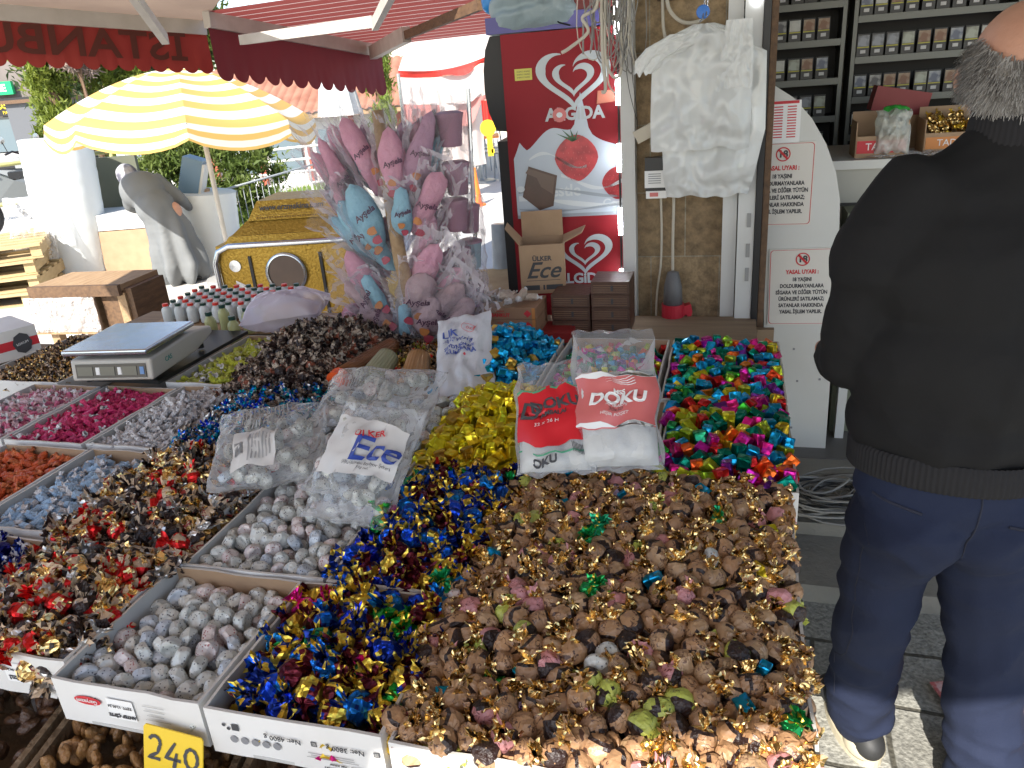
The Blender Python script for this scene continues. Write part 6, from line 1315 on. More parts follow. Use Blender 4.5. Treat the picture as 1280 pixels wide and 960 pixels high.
# ---- motorbikes
mcb=mat('bike_grey',(.16,.17,.17),.35,.3); mcr=mat('bike_red',(.40,.02,.03),.35)
def bike(loc,rz,label,body=mcb,shield=True,s=1.0):
    t=thing('parked_motorbike',label,'motorbike',M=Matrix.Translation(loc)@Matrix.Rotation(rz,4,'Z')@Matrix.Scale(s,4),group='motorbikes parked behind the railing')
    for x in (-.62,.62):
        wl=MB(); wl.lathe([(.20,-.045),(.29,-.05),(.31,0),(.29,.05),(.20,.045)],28,cap=False); w_=wl.build('wheel',M['black'],t,smooth=True); w_.matrix_local=Matrix.Translation((x,0,.31))@Matrix.Rotation(pi/2,4,'X')
        rm_=MB().lathe([(.04,-.03),(.2,-.03),(.2,.03),(.04,.03)],20).build('rim',M['steel'],w_)
    MB().tube([(.62,0,.31),(.50,0,.75),(.44,0,.98)],.03,8).build('fork',M['steel'],t)
    MB().tube([(.42,-.34,1.02),(.46,-.18,1.05),(.44,0,.98),(.46,.18,1.05),(.42,.34,1.02)],.016,6).build('handlebar',M['black'],t)
    MB().box((.52,0,.88),(.14,.2,.16)).build('headlight',M['steel'],t)
    MB().add([(-.55,0,.80),(.05,-.14,.74),(.38,-.12,.92),(.38,.12,.92),(.05,.14,.74),(-.4,-.12,.55),(.35,-.14,.45),(.35,.14,.45),(-.4,.12,.55)],[(0,1,4),(1,2,3,4),(0,5,6,2,1),(0,4,3,7,8),(2,6,7,3),(5,8,7,6),(0,8,5)]).build('body',body,t)
    sb=MB().box((-.2,0,.80),(.62,.24,.09)).build('saddle',M['black'],t); MB().box((-.66,0,.86),(.28,.32,.26)).build('top_case',M['black'],t)
    for y in (-.3,.3):
        MB().tube([(.44,y*.9,1.04),(.46,y,1.2)],.006,5).build('mirror_stem',M['black'],t); MB().lathe([(.001,0),(.055,.004),(.05,.014),(.001,.016)],14,0,Matrix.Translation((.46,y,1.22))@Matrix.Rotation(pi/2,4,'Y')).build('mirror',M['steel'],t)
    if shield: MB().grid(lambda a,b:Vector((.56-.12*b-.10*(2*a-1)**2,(a-.5)*.42*(1-.25*b),1.0+.34*b)),8,6).build('windshield',mat('yellow_shield',(.55,.50,.25),.2,alpha=.75),t,smooth=True)
p=ay(28,235,11.0);p.z=0.1; bike(p,radians(205),'grey motorbike with yellowish windshield at the left edge')
p=ay(68,225,12.2);p.z=0.1; bike(p,radians(160),'dark motorbike with round mirrors behind the first one',mcr,False)
p=ay(-5,215,13.2);p.z=0.1; bike(p,radians(190),'half hidden motorbike at the far left edge',mcb,False)
# ---- foliage
def leafmat(name,c1,c2): return mat(name,c1,.6,col2=c2,ns=3,transl=.35)
def tree(name,label,cat,base,blobs,n,mat_,size=.10,trunk=(.08,1.0),group=None,upright=0,seed=0,elong=2.2):
    rr=random.Random(seed); t=thing(name,label,cat,base,group=group); mb=MB(); cl=[]
    for c,r in blobs:
        for _ in range(int(26*max(.3,r[0]))+8):
            d=Vector((rr.gauss(0,1),rr.gauss(0,1),rr.gauss(0,1))).normalized()*rr.uniform(.45,1.0); cl.append((Vector((c[0]+d.x*r[0],c[1]+d.y*r[1],c[2]+d.z*r[2])),rr.uniform(.14,.30)*max(r[0],.5)))
    for _ in range(n):
        c,cr_2=rr.choice(cl); p=c+Vector((rr.gauss(0,.5),rr.gauss(0,.5),rr.gauss(0,.6)))*cr_2
        a=Vector((rr.gauss(0,1),rr.gauss(0,1),rr.gauss(0,1)+upright)).normalized(); b=a.orthogonal().normalized(); b=Matrix.Rotation(rr.uniform(0,6.28),3,a)@b; s=size*rr.uniform(.5,1.2)
        mb.add([p-b*s*.35/1,p+a*s*elong*.5-b*s*.2,p+a*s*elong,p+a*s*elong*.5+b*s*.35],[(0,1,2,3)],0)
    mb.build('crown',mat_,t)
    ht=max(c[2] for c,r in blobs); MB().tube([(0,0,0),(.03,.02,ht*.5),(0,0,ht)],[trunk[0],trunk[0]*.7,trunk[0]*.2],8).build('trunk',M['dark_wood'],t,smooth=True)
    for k in range(5):
        c,r=blobs[k%len(blobs)]; MB().tube([(0,0,ht*(.25+.1*k)),Vector(c)*.6+Vector((0,0,ht*.15)),Vector(c)+Vector((rr.uniform(-.3,.3)*r[0],0,.2*r[2]))],[trunk[0]*.4,trunk[0]*.25,.01],6).build('limb',M['dark_wood'],t)
    return t
Lg=leafmat('conifer_leaf',(.10,.15,.02),(.22,.26,.03)); Ld=leafmat('dark_leaf',(.03,.06,.02),(.06,.10,.03)); Lb=leafmat('bush_leaf',(.07,.12,.02),(.16,.20,.04)); Ly=leafmat('cypress_leaf',(.20,.26,.03),(.12,.18,.03)); Lr=mat('dry_flower',(.32,.24,.20),.8,col2=(.22,.16,.13),ns=5)
def gp(x,Y): p=ay(x,200,Y); return Vector((p.x,p.y,0))
tree('conifer_tree','yellow green conifer tree left of the umbrella under the awning','tree',gp(88,17),[((0,0,1.2),(.6,.6,1.0)),((-.1,0,2.6),(.75,.7,1.0)),((.3,0,3.6),(.7,.6,.9)),((-.5,0,3.8),(.45,.4,.9))],15000,Lg,.085,(.14,1),upright=1.5,seed=1)
tree('conifer_tree','second yellow green conifer behind the umbrella top','tree',gp(160,18),[((0,0,1.6),(.9,.7,1.2)),((.2,0,3.0),(.9,.7,1.0)),((-.4,0,3.9),(.6,.5,.7))],12000,Lg,.085,(.14,1),upright=1.5,seed=2)
tree('broadleaf_tree','dark green tree behind the yellow green conifers','tree',gp(135,20.5),[((0,0,3.2),(1.8,1.2,1.6)),((1.9,0,3.4),(1.5,1.0,1.4)),((-.9,0,3.9),(.9,.8,.9))],16000,Ld,.11,(.2,1),seed=3)
tree('flowering_tree','small tree with dry pinkish blossom between the conifers','tree',gp(128,16.6),[((0,0,2.7),(.55,.4,.45))],1600,Lr,.07,(.06,1),seed=4)
tree('broadleaf_tree','green tree behind the right half of the umbrella','tree',gp(245,21),[((0,0,3.2),(1.5,1.0,1.3)),((-1.2,0,3.3),(1.1,.8,1.1))],8000,Lb,.14,(.18,1),seed=5)
bl=gp(252,10.4)
tree('garden_bush','large green bush behind the umbrella pole','bush',bl,[((-.45,0,.85),(.50,.45,.7)),((.1,0,.8),(.60,.5,.75)),((.55,0,.72),(.42,.4,.6)),((-.1,0,1.25),(.55,.4,.45))],15000,Lb,.055,(.05,1),upright=1.0,seed=6)
tree('cypress_tree','narrow yellow green cypress tree right of the maroon valance','tree',gp(484,13.8),[((0,0,.8),(.24,.24,.7)),((0,0,1.6),(.26,.24,.8)),((.03,0,2.3),(.16,.15,.5))],8000,Ly,.06,(.1,1),upright=2,seed=7)
MB().add([gp(290,8.5)+Vector((0,0,.006)),gp(440,11.4)+Vector((0,0,.006)),gp(400,15)+Vector((0,0,.006)),gp(250,12.5)+Vector((0,0,.006))],[(0,1,2,3)]).build('grass_bed',mat('grass_soil',(.06,.10,.02),.9),kind='structure')
rr=random.Random(3); mb=MB(); q=[gp(290,8.5),gp(440,11.4),gp(400,15),gp(250,12.5)]
for _ in range(7000):
    a,b=rr.random(),rr.random(); p=q[0].lerp(q[1],a).lerp(q[3].lerp(q[2],a),b); s=rr.uniform(.04,.12); mb.add([p+Vector((-.012,0,.005)),p+Vector((.012,0,.005)),p+Vector((rr.uniform(-.03,.03),rr.uniform(-.03,.03),s))],[(0,1,2)])
mb.build('grass',leafmat('grass_blades',(.12,.20,.03),(.20,.28,.05)),kind='stuff',label='green grass inside the thin grey railing',cat='grass')
# ---- buildings
wl1=mat('plaster_grey_pink',(.15,.125,.115),.8,col2=(.18,.155,.145),ns=.5); wl2=mat('cream_plaster',(.60,.56,.44),.8,col2=(.52,.48,.37),ns=.4); brk=mat('yellow_brick',(.33,.25,.14),.8,col2=(.26,.19,.10),ns=9); gls=mat('window_glass',(.12,.16,.18),.1); wfr=mat('window_frame',(.62,.64,.64),.5)
ab=thing('apartment_building','grey apartment block with white balconies and shop signs at the far left','building',gp(10,38)); 
def bx_(c,d,name,m,par=ab): return MB().box(c,d).build(name,m,par)
bx_((-2.6,4,6),(9.2,8,12),'wall',wl1); bx_((2.55,3.6,5.8),(.5,7.4,11.6),'corner_pier',wl1)
bx_((3.9,4.5,2.9),(1.8,6,5.8),'brick_wing',brk); bx_((3.9,4.4,5.9),(2.0,6.2,.25),'wing_roof',M['kraft'])
for z in (3.2,6.0,8.8):
    for x in (-.2,-3.0,):
        w_=bx_((x,-.04,z+.75),(1.7,.12,1.5),'window',wfr); 
        for k in (-1,1): bx_((x+k*.41,-.11,z+.75),(.72,.04,1.3),'pane',gls,w_)
    bx_((0.2,-.5,z+2.05),(3.4,1.0,.14),'balcony_slab',wfr)
    mb=MB(); 
    for k in range(16): mb.lathe([(.05,0),(.09,.2),(.04,.5),(.06,.6)],8,0,Matrix.Translation((-1.4+k*.21,-.92,z+2.12)))
    mb.build('balusters',wfr,ab); bx_((0.2,-.92,z+2.78),(3.4,.12,.1),'balcony_rail',wfr)
bx_((.3,-.25,2.75),(2.1,.2,.55),'green_sign',mat('green_sign',(.0,.35,.12),.4)); text_mb('ECZANE',.42,frame((.3,-.37,2.75),(1,0,0),(0,0,1)),bold=.01).build('sign_lettering',M['white'],ab)
sg=bx_((1.2,-.35,1.95),(1.9,.2,.75),'dark_sign',M['black']); text_mb('OSTRAS',.42,frame((1.2,-.47,2.02),(1,0,0),(0,0,1)),bold=.012).build('sign_lettering',mat('sign_yellow',(.7,.5,.02),.4),ab); text_mb('PASTANESİ',.20,frame((1.2,-.47,1.72),(1,0,0),(0,0,1))).build('sign_lettering',mat('sign_yellow2',(.7,.5,.02),.4),ab)
bx_((.2,-.15,.8),(4.4,.3,1.5),'shop_front',gls)
g2=thing('grey_shed','low grey building with a dark tilted roof behind the motorbikes','building',gp(66,30)); MB().box((0,1,1.0),(1.7,3,2.0)).build('wall',mat('grey_wall',(.10,.105,.115),.7),g2); MB().box((0,1,2.05),(1.9,3.3,.12)).build('roof',M['dark_wood'],g2)
# tiled roof building
tr=thing('tiled_roof_building','long low building with red tiled roof behind the umbrella','building',gp(385,15))
tile=mat('roof_tiles',(.26,.10,.06),.8,col2=(.34,.17,.11),ns=3); 
bz=1.68+.9/1.0
MB().box((0,2.0,.64),(5.6,3,1.28)).build('wall',mat('white_wall',(.68,.66,.62),.8),tr)
def rt(a,b):
    x=-3.0+6.0*a; return Vector((x,.2+2.6*b,1.27+.92*b+.035*abs(sin(a*pi*36))))
MB().grid(rt,352,10).build('roof',tile,tr); MB().box((0,.28,1.23),(6.0,.08,.08)).build('eaves_board',M['wood'],tr)
for k in range(6): 
    w_=MB().box((-2.3+.9*k,.47,.62),(.62,.1,.7)).build('window',gls,tr); MB().box((-2.3+.9*k+.42,.45,.62),(.10,.10,1.2)).build('red_post',mat('red_post',(.35,.08,.04),.6),tr)
# steps / low wall
MB().box((0,0,.35),(3.6,.3,.16)).build('low_wall',mat('white_stone',(.62,.60,.56),.8,col2=(.55,.53,.5),ns=3),label='low white wall beneath the white grid railing',cat='wall').location=gp(385,12.8)-Vector((0,0,.27))
# closed parasol
cp_=gp(434,13.6); pa_=thing('closed_parasol','folded white parasol standing between the tiled roof and the cypress','parasol',cp_)
vs=[];fs=[];n=32
for i,(r,z) in enumerate([(.30,1.25),(.26,1.5),(.20,1.9),(.13,2.4),(.04,2.75)]):
    for k in range(n): a=2*pi*k/n; q=r*(1+.28*cos(8*a)); vs.append((q*cos(a),q*sin(a),z))
for i in range(4):
    for k in range(n): k2=(k+1)%n; fs.append((i*n+k,i*n+k2,(i+1)*n+k2,(i+1)*n+k))
MB().add(vs,fs,0).build('folded_canopy',M['folded_white'],pa_,smooth=True); MB().tube([(0,0,0),(0,0,2.85)],.03,8).build('pole',M['steel'],pa_); MB().lathe([(.3,0),(.3,.08),(.04,.1)],16).build('base',M['grey_metal'],pa_)
# cream building
cbd=thing('cream_building','tall cream building with small lattice windows behind the tent','building',gp(575,24)); MB().box((1.2,3,4.5),(7.0,6,9)).build('wall',wl2,cbd)
for x in (-.55,1.05,2.6):
    w_=MB().box((x,-.03,3.9 if x<1 else 4.15),(.75,.08,.9)).build('lattice_window',wfr,cbd); mb=MB()
    for a in range(6):
        for b in range(6): mb.box((x-.29+.115*a,-.075,(3.55 if x<1 else 3.80)+.13*b),(.06,.02,.07),0)
    mb.build('lattice_holes',mat('dark_hole',(.06,.06,.06),.8),w_)
# tent canopy
tc_=thing('market_tent','white market tent with red edge and hanging side sheets in the background','tent',gp(560,12.2)); 
P1=ay(498,92,12.2)-tc_.location; P2=ay(640,60,11.0)-tc_.location
TW=mat('tent_white',(.66,.60,.56),.7,transl=.35,col2=(.58,.5,.47),ns=2); TR=mat('tent_red',(.55,.04,.03),.6,transl=.3)
def tf(a,b,z0,z1): 
    p=P1.lerp(P2,a); return Vector((p.x+.03*sin(a*23)*b,p.y+.12*b*sin(a*9),p.z+.12*sin(pi*a)*-1+z0+(z1-z0)*b+.05*b*noise.noise(Vector((a*6,b,2)))))
MB().grid(lambda a,b:tf(a,b,.04,-.05),24,2).build('red_edge',TR,tc_); MB().grid(lambda a,b:tf(a,b,-.05,-.42-.0*a),30,8).build('front_sheet',TW,tc_,smooth=True)
MB().grid(lambda a,b:tf(a,b,-.42,-.62-.1*sin(a*14))+Vector((0,.05,0)),30,4).build('pink_flap',mat('tent_pink',(.52,.22,.20),.7,transl=.3),tc_,smooth=True)
MB().grid(lambda a,b:P1.lerp(P2,a)+Vector((0,2.2*b,.04+.5*b-.12*sin(pi*a))),12,4).build('roof_sheet',TW,tc_,smooth=True)
for x in (0,.97): p=P1.lerp(P2,x); MB().tube([p,(p.x,p.y,0)],.03,8).build('post',M['steel'],tc_)
cq=ay(583,150,11.6)
sh=thing('hanging_sheet','white translucent plastic sheet hanging under the tent','sheet',cq); MB().grid(lambda a,b:Vector((-.38+.62*a+.02*sin(b*6),.06*sin(a*14),.42-1.05*b)),30,10).build('curtain',TW,sh,smooth=True)
sh2=thing('red_hanging_cloth','red and pink cloth hanging beside the yellow key shaped sign','cloth',ay(612,140,10.8)); MB().grid(lambda a,b:Vector((-.10+.2*a,.03*sin(a*14),.15-.35*b)),14,6).build('cloth',TR,sh2,smooth=True)
# key shaped yellow sign
ks=thing('key_shaped_sign','yellow key shaped sign with red circle hanging near the freezer','sign',ay(610,160,10.2)); yl=mat('sign_yellow3',(.75,.48,.02),.4)
MB().lathe([(.001,-.02),(.10,-.02),(.10,.02),(.001,.02)],24,0,Matrix.Rotation(pi/2,4,'X')).build('disc',yl,ks); MB().box((.01,0,-.21),(.07,.03,.26)).build('stem',yl,ks); MB().box((.04,0,-.28),(.04,.03,.05)).build('tooth',yl,ks)
MB().lathe([(.001,-.025),(.06,-.025),(.06,.0)],20,0,Matrix.Rotation(pi/2,4,'X')).build('red_circle',M['pack_coral'],ks)
# cafe chairs and tables
chm=mat('chair_metal',(.28,.30,.32),.4,.5)
def chair(p,rz,src=[None]):
    if src[0]: o=copy_tree(src[0])
    else:
        o=thing('cafe_chair','grey metal cafe chair standing in the open square left of the freezer','chair',group='grey metal cafe chairs'); src[0]=o
        for x in (-.2,.2):
            for y in (-.2,.2): MB().tube([(x,y,0),(x*.9,y*.9,.45)],.014,6).build('leg',chm,o)
        MB().box((0,0,.46),(.42,.42,.025)).build('seat',chm,o); mb=MB(); mb.tube([(-.2,.2,.45),(-.2,.25,.88),(.2,.25,.88),(.2,.2,.45)],.014,6)
        for k in range(4): mb.tube([(-.13+.087*k,.22,.5),(-.13+.087*k,.25,.87)],.008,5)
        mb.build('backrest',chm,o)
    o.location=p; o.rotation_euler=(0,0,rz)
random.seed(4)
for i in range(9): chair(gp(560+11*i,14.5+rnd(-1.2,1.5)),rnd(0,6))
ta=thing('cafe_table','small cafe table with orange cloth among the grey chairs','table',gp(600,13.6)); MB().box((0,0,.74),(.7,.7,.03)).build('tabletop',mat('orange_cloth',(.70,.22,.04),.6),ta); MB().tube([(0,0,0),(0,0,.73)],.03,8).build('pedestal',chm,ta); MB().lathe([(.25,0),(.25,.03),(.04,.04)],16).build('foot',chm,ta)
o=MB().lathe([(.12,0),(.12,.02),(.07,.04),(.035,.35),(.02,.5),(.02,.52)],14).build('traffic_cone',mat('cone_orange',(.80,.16,.02),.5),label='bright orange traffic cone beside the cafe chairs',cat='cone'); o.location=gp(592,11.0)
MB().box((0,0,0),(.4,.4,.01)).mesh if 0 else None
# grey rolls next to the freezer
for i,(x,Y,h) in enumerate(((612,3.9,.98),(632,3.8,.9))):
    c=gp(x,Y); o=MB().tube([(0,0,0),(.03,.02,h)],[.055,.05],14).build('wrapped_roll',mat('grey_film_roll',(.26,.28,.28),.3,col2=(.4,.42,.42),ns=8,bump=.4,bs=20),smooth=True,label=['thick grey film wrapped roll standing left of the freezer','shorter grey film wrapped roll touching the freezer'][i],cat='roll'); o.location=c
o=MB().box((0,0,.38),(.5,.5,.76)).build('pale_crate',M['pallet'],label='pale wooden crate standing left of the freezer',cat='crate'); o.location=gp(600,3.65)+Vector((0,0,0))
# front lower goods
lt=thing('lower_carton','white carton on the lower shelf under the front row','carton',M=SM@Matrix.Translation((-1.06,.98,.66))); mb=MB(); mb.box((0,0,.04),(.40,.30,.17)); mb.build('box',M['white_card'],lt)
mb=MB()
for k in range(4): mb.quad((-.12,-.152,.10-.022*k),(.02,-.152,.10-.022*k),(.02,-.152,.103-.022*k),(-.12,-.152,.103-.022*k))
mb.build('print_lines',M['grey_ink'],lt)
o=MB().box((0,0,0),(.30,.25,.17)).build('lower_carton',M['white_card'],label='white carton at the left end of the lower shelf',cat='carton'); o.matrix_world=SM@Matrix.Translation((-1.45,.99,.66))
MB().box((-.95,.86,.565),(1.6,.60,.02),M=SM).build('lower_shelf',M['table_wood'],label='wooden lower shelf under the front cartons',cat='shelf')
for u in (-1.7,-.22): MB().box((u,.60,.275),(.05,.05,.555),M=SM).build('shelf_leg_post',M['table_wood'],label='wooden post carrying the lower shelf, '+('left end' if u<-1 else 'right end'),cat='post')
wick=mat('wicker_brown',(.16,.10,.05),.7,col2=(.24,.16,.09),ns=40,bump=.5,bs=60)
def tray(u,v,w,d,label,fruit,flabel,seed,n,sz=.013):
    t=thing('fruit_tray',label,'tray',M=SM@Matrix.Translation((u,v,.58))@Matrix.Rotation(radians(12),4,'Z')); mb=MB()
    for s in (-1,1): mb.box((s*w/2,0,.06),(.012,d,.12)); mb.box((0,s*d/2,.06),(w,.012,.12))
    mb.box((0,0,.005),(w,d,.01)); mb.build('tray_wall',wick,t)
    rr=random.Random(seed)
    for i in range(n):
        o=bpy.data.objects.new('dried_fruit',rr.choice(fruit)); COL.objects.link(o); x=rr.uniform(-.46,.46)*w;y=rr.uniform(-.46,.46)*d
        o.matrix_world=t.matrix_world@Matrix.Translation((x,y,.10+.03*cos(x/w*3)*cos(y/d*3)+rr.uniform(-.02,.006)))@Euler((rr.uniform(-3,3),rr.uniform(-3,3),rr.uniform(-3,3))).to_matrix().to_4x4(); o['label']=flabel; o['category']='dried fruit'; o['group']=flabel
def fruitmesh(nm,m,a,b,seed):
    vs=[];fs=[];n=10
    for i in range(7):
        for k in range(n): an=2*pi*k/n; p=Vector((a*cos(pi*i/6),b*sin(pi*i/6)*cos(an)+1e-5*k,b*.7*sin(pi*i/6)*sin(an))); vs.append(p+p.normalized()*.004*noise.noise(p*160+Vector((seed,0,0))))
    for i in range(6):
        for k in range(n): k2=(k+1)%n; fs.append((i*n+k,i*n+k2,(i+1)*n+k2,(i+1)*n+k))
    return MB().add(vs,fs,0).mesh(nm,m,True)
f1=[fruitmesh('raisin_mesh',mat('golden_raisin',(.30,.15,.05),.35,bump=.5,bs=90,rnd_val=.3),.018,.011,i) for i in range(3)]; f2=[fruitmesh('date_mesh',mat('brown_date',(.10,.045,.02),.4,bump=.4,bs=90,rnd_val=.3),.020,.012,i+5) for i in range(3)]
tray(-.90,.70,.34,.26,'wicker tray of golden dried fruit below the front row, left of the yellow card',f1,'golden brown dried fruit in the wicker tray below the front cartons',1,150)
tray(-1.28,.72,.34,.26,'wicker tray of dark dried fruit at the bottom left corner',f2,'dark brown dried fruit in the bottom left tray',2,130)
tray(-.52,.70,.36,.26,'wicker tray of dark dried fruit right of the yellow card',f2,'dark brown dried fruit in the tray right of the yellow card',3,110)
# paper sign on the ground at right
o=MB().box((0,0,.006),(.3,.42,.004)).build('red_printed_mat',mat('red_print_mat',(.45,.10,.10),.6,col2=(.60,.40,.38),ns=60,contrast=.2),label='flat red and white printed sheet on the paving at the right edge behind the man',cat='sheet'); o.location=az(1290,925,0.012)
# ============================================================= PEOPLE
skin=mat('skin',(.55,.30,.20),.5,col2=(.46,.23,.15),ns=14,bump=.08,bs=120,spec=.4); jak=mat('jacket_black',(.010,.0095,.010),.85,spec=.2,col2=(.014,.0135,.013),ns=3,bump=.05,bs=300); tro=mat('trouser_navy',(.013,.018,.040),.85,spec=.2,col2=(.019,.025,.050),ns=5,bump=.15,bs=350); shoe_m=mat('shoe_beige',(.48,.42,.30),.7); sole_m=mat('shoe_black',(.02,.02,.02),.6)
MXm=Matrix.Translation((.852,1.33,0))@Matrix.Rotation(radians(-6),4,'Z')
def fold(amt,scl,seed,st=(1,1,1)): return lambda p,n: amt*(noise.noise(Vector((p.x*scl*st[0]+seed,p.y*scl*st[1],p.z*scl*st[2])))) + amt*.6*(.5-abs(noise.noise(Vector((p.x*scl*2*st[0],p.y*scl*2*st[1]+seed,p.z*scl*2*st[2])))))
hd=(.030,.02,1.622)
# body: head, neck, torso, arms, hands, legs - one surface
fing=[]
def hand(w,dirv,side,out):
    w=Vector(w); d=Vector(dirv).normalized(); s=Vector(side).normalized(); L=[]
    L.append((w,.026,w+d*.05,.034)); L.append((w+d*.05+s*.022,.022,w+d*.085+s*.026,.016)); L.append((w+d*.05-s*.022,.022,w+d*.085-s*.026,.016))
    n=d.cross(s)
    for k,l in enumerate((.070,.080,.074,.058)):
        b=w+d*.085+s*(.028-.019*k); m=b+d*l*.5+n*.004; e=m+d*l*.35+n*.028; L.append((b,.0095,m,.0088)); L.append((m,.0088,e,.0075))
    t=w+d*.025+s*.03; L.append((t,.013,t+s*.025+d*.03,.0105)); L.append((t+s*.025+d*.03,.0105,t+s*.022+d*.06+n*.015,.009)); return L
body=[(hd,(.082,.100,.112)),((.045,.055,1.575),(.058,.062,.07)),((.03,.122,1.61),(.012,.016,.022)),((-.053,.055,1.615),(.010,.018,.030)),((.113,.055,1.615),(.010,.018,.030)),
 ((.03,.110,1.570),(.026,.010,.008)),((.03,.087,1.537),(.028,.028,.024)),((.03,.102,1.645),(.05,.018,.010)),
 ((.02,-.0,1.43),.07,(.040,.01,1.58),.066),((0,0,1.30),(.17,.11,.18)),((0,.01,1.05),(.16,.12,.20)),
 ((.15,0,1.38),.05,(.25,.03,1.15),.044),((.25,.03,1.15),.044,(.18,.27,1.04),.034),((-.13,0,1.38),.05,(-.185,.045,1.14),.038),((-.185,.045,1.14),.038,(-.15,.27,1.04),.034),
 ((-.08,0,.9),.078,(-.085,.06,.5),.055),((-.085,.06,.5),.055,(-.045,.16,.10),.038),((.09,0,.9),.078,(.13,.02,.5),.055),((.13,.02,.5),.055,(.165,-.02,.10),.038)]
body+=hand((.18,.27,1.04),(-.25,.9,-.1),(-.9,-.25,0),1)+hand((-.15,.27,1.04),(.25,.9,-.1),(.9,-.25,0),1)
man=blob('person',body,.0085,3,lambda p,n:.0015*noise.noise(p*25),skin,label='balding man seen from behind in black jacket and navy trousers standing at the shop counter',cat='person'); man.matrix_world=MXm
for s in (-1,1):
    MB().lathe([(.001,-.009),(.008,-.006),(.011,0),(.008,.006),(.001,.009)],12,0,Matrix.Translation((.03+s*.028,.112,1.624))).build('eye',M['white'],man,smooth=True)
mb=MB().box((.03,.122,1.568),(.045,.004,.006)).build('mouth',mat('lip',(.35,.12,.10),.5),man)
# hair: band of short strands round the back and sides
hc=Vector(hd); hair_m=mat('grey_hair',(.10,.09,.08),.6,col2=(.30,.28,.25),ns=30,contrast=.3)
rr=random.Random(2); mb=MB()
def headp(th,ph,k=1.0): return hc+Vector((.084*k*cos(ph)*sin(th),-.102*k*cos(ph)*cos(th),.113*k*sin(ph)))
for _ in range(16000):
    th=rr.uniform(-2.1,2.1); top=.04+.42*min(1,abs(th)/1.5)**1.5; lo=-.36-.04*cos(th)+ (.10 if abs(th)>1.4 else 0)
    ph=rr.uniform(lo,top)+rr.gauss(0,.035); p=headp(th,ph,1.0); n=(p-hc).normalized(); 
    d=(Vector((0,0,-1))+n*.55+Vector((rr.gauss(0,.25),rr.gauss(0,.25),rr.gauss(0,.12)))).normalized(); l=rr.uniform(.012,.024); s=n.cross(d).normalized()*rr.uniform(.0007,.0014); q=p+n*.001
    mb.add([q-s,q+s,q+d*l+s*.3+n*.003,q+d*l-s*.3+n*.003],[(0,1,2,3)],0 if rr.random()<.6 else 1)
mb.build('hair',[hair_m,mat('silver_hair',(.38,.36,.33),.6)],man)
cap_=MB().grid(lambda a,b:headp(-2.05+4.1*a,-.36+b*(.38+.40*min(1,abs(-2.05+4.1*a)/1.5)**1.5),1.012),40,16).build('hair_base',mat('hair_base',(.13,.115,.10),.8,col2=(.22,.20,.18),ns=40),man,smooth=True)
# jacket
jp=[((0.01,0,1.42),(.185,.105,.085)),((0.01,-.005,1.30),(.205,.140,.18)),((0.005,-.0,1.12),(.200,.155,.20)),((0,.005,1.00),(.192,.150,.10)),
 ((.15,0,1.43),.074,(.225,0,1.33),.074),((.225,0,1.33),.074,(.255,.035,1.14),.062),((.255,.035,1.14),.060,(.20,.22,1.05),.05),
 ((-.125,0,1.43),.074,(-.190,0,1.33),.072),((-.180,0,1.33),.068,(-.188,.05,1.12),.054),((-.188,.05,1.12),.054,(-.15,.22,1.05),.05),((.02,-.005,1.43),.100,(.034,.003,1.515),.080),((.03,0,1.475),.088,(-.13,0,1.405),.078),((.03,0,1.475),.088,(.16,0,1.405),.078)]
def jd(p,n):
    v=.014*(noise.noise(Vector((p.x*5+p.z*3,p.y*5,p.z*5-p.x*4)))) +.016*(.4-abs(noise.noise(Vector((p.x*7-p.z*5,p.y*6,p.z*8+p.x*6)))))
    v+=.010*(.35-abs(noise.noise(Vector((p.x*3+p.z*9*(1 if p.x>0 else -1),p.y*4,p.z*3+p.x*10)))))*(1 if p.z<1.4 else .3)
    if p.z<1.06: v+=.008*noise.noise(Vector((p.x*16,p.y*16,p.z*5)))
    return v
jk=blob('jacket',jp,.010,4,jd,jak,parent=man)
# ribbed hem and collar
def ribband(name,c,rx,ry,z0,z1,nr,m,flare=0,thick=.006):
    vs=[];fs=[];n=nr*4; zz=[0,.12,.5,.88,1]
    for i,t in enumerate(zz):
        for k in range(n):
            a=2*pi*k/n; w=1+(.010*cos(nr*a))+ (-.03 if i in(0,4) else 0); z=z0+(z1-z0)*t; ex_=flare*t
            vs.append((c[0]+(rx+ex_)*w*cos(a),c[1]+(ry+ex_)*w*sin(a),z+.008*sin(a*2)))
    for i in range(4):
        for k in range(n): k2=(k+1)%n; fs.append((i*n+k,i*n+k2,(i+1)*n+k2,(i+1)*n+k))
    return MB().add(vs,fs,0).build(name,m,man,smooth=True)
rib_m=mat('rib_knit',(.022,.021,.022),.9,spec=.2); ribband('hem_rib',(0,.003,0),.190,.150,.905,.965,110,rib_m)
ribband('collar_rib',(.036,.004,0),.088,.088,1.500,1.580,60,rib_m,flare=-.010)
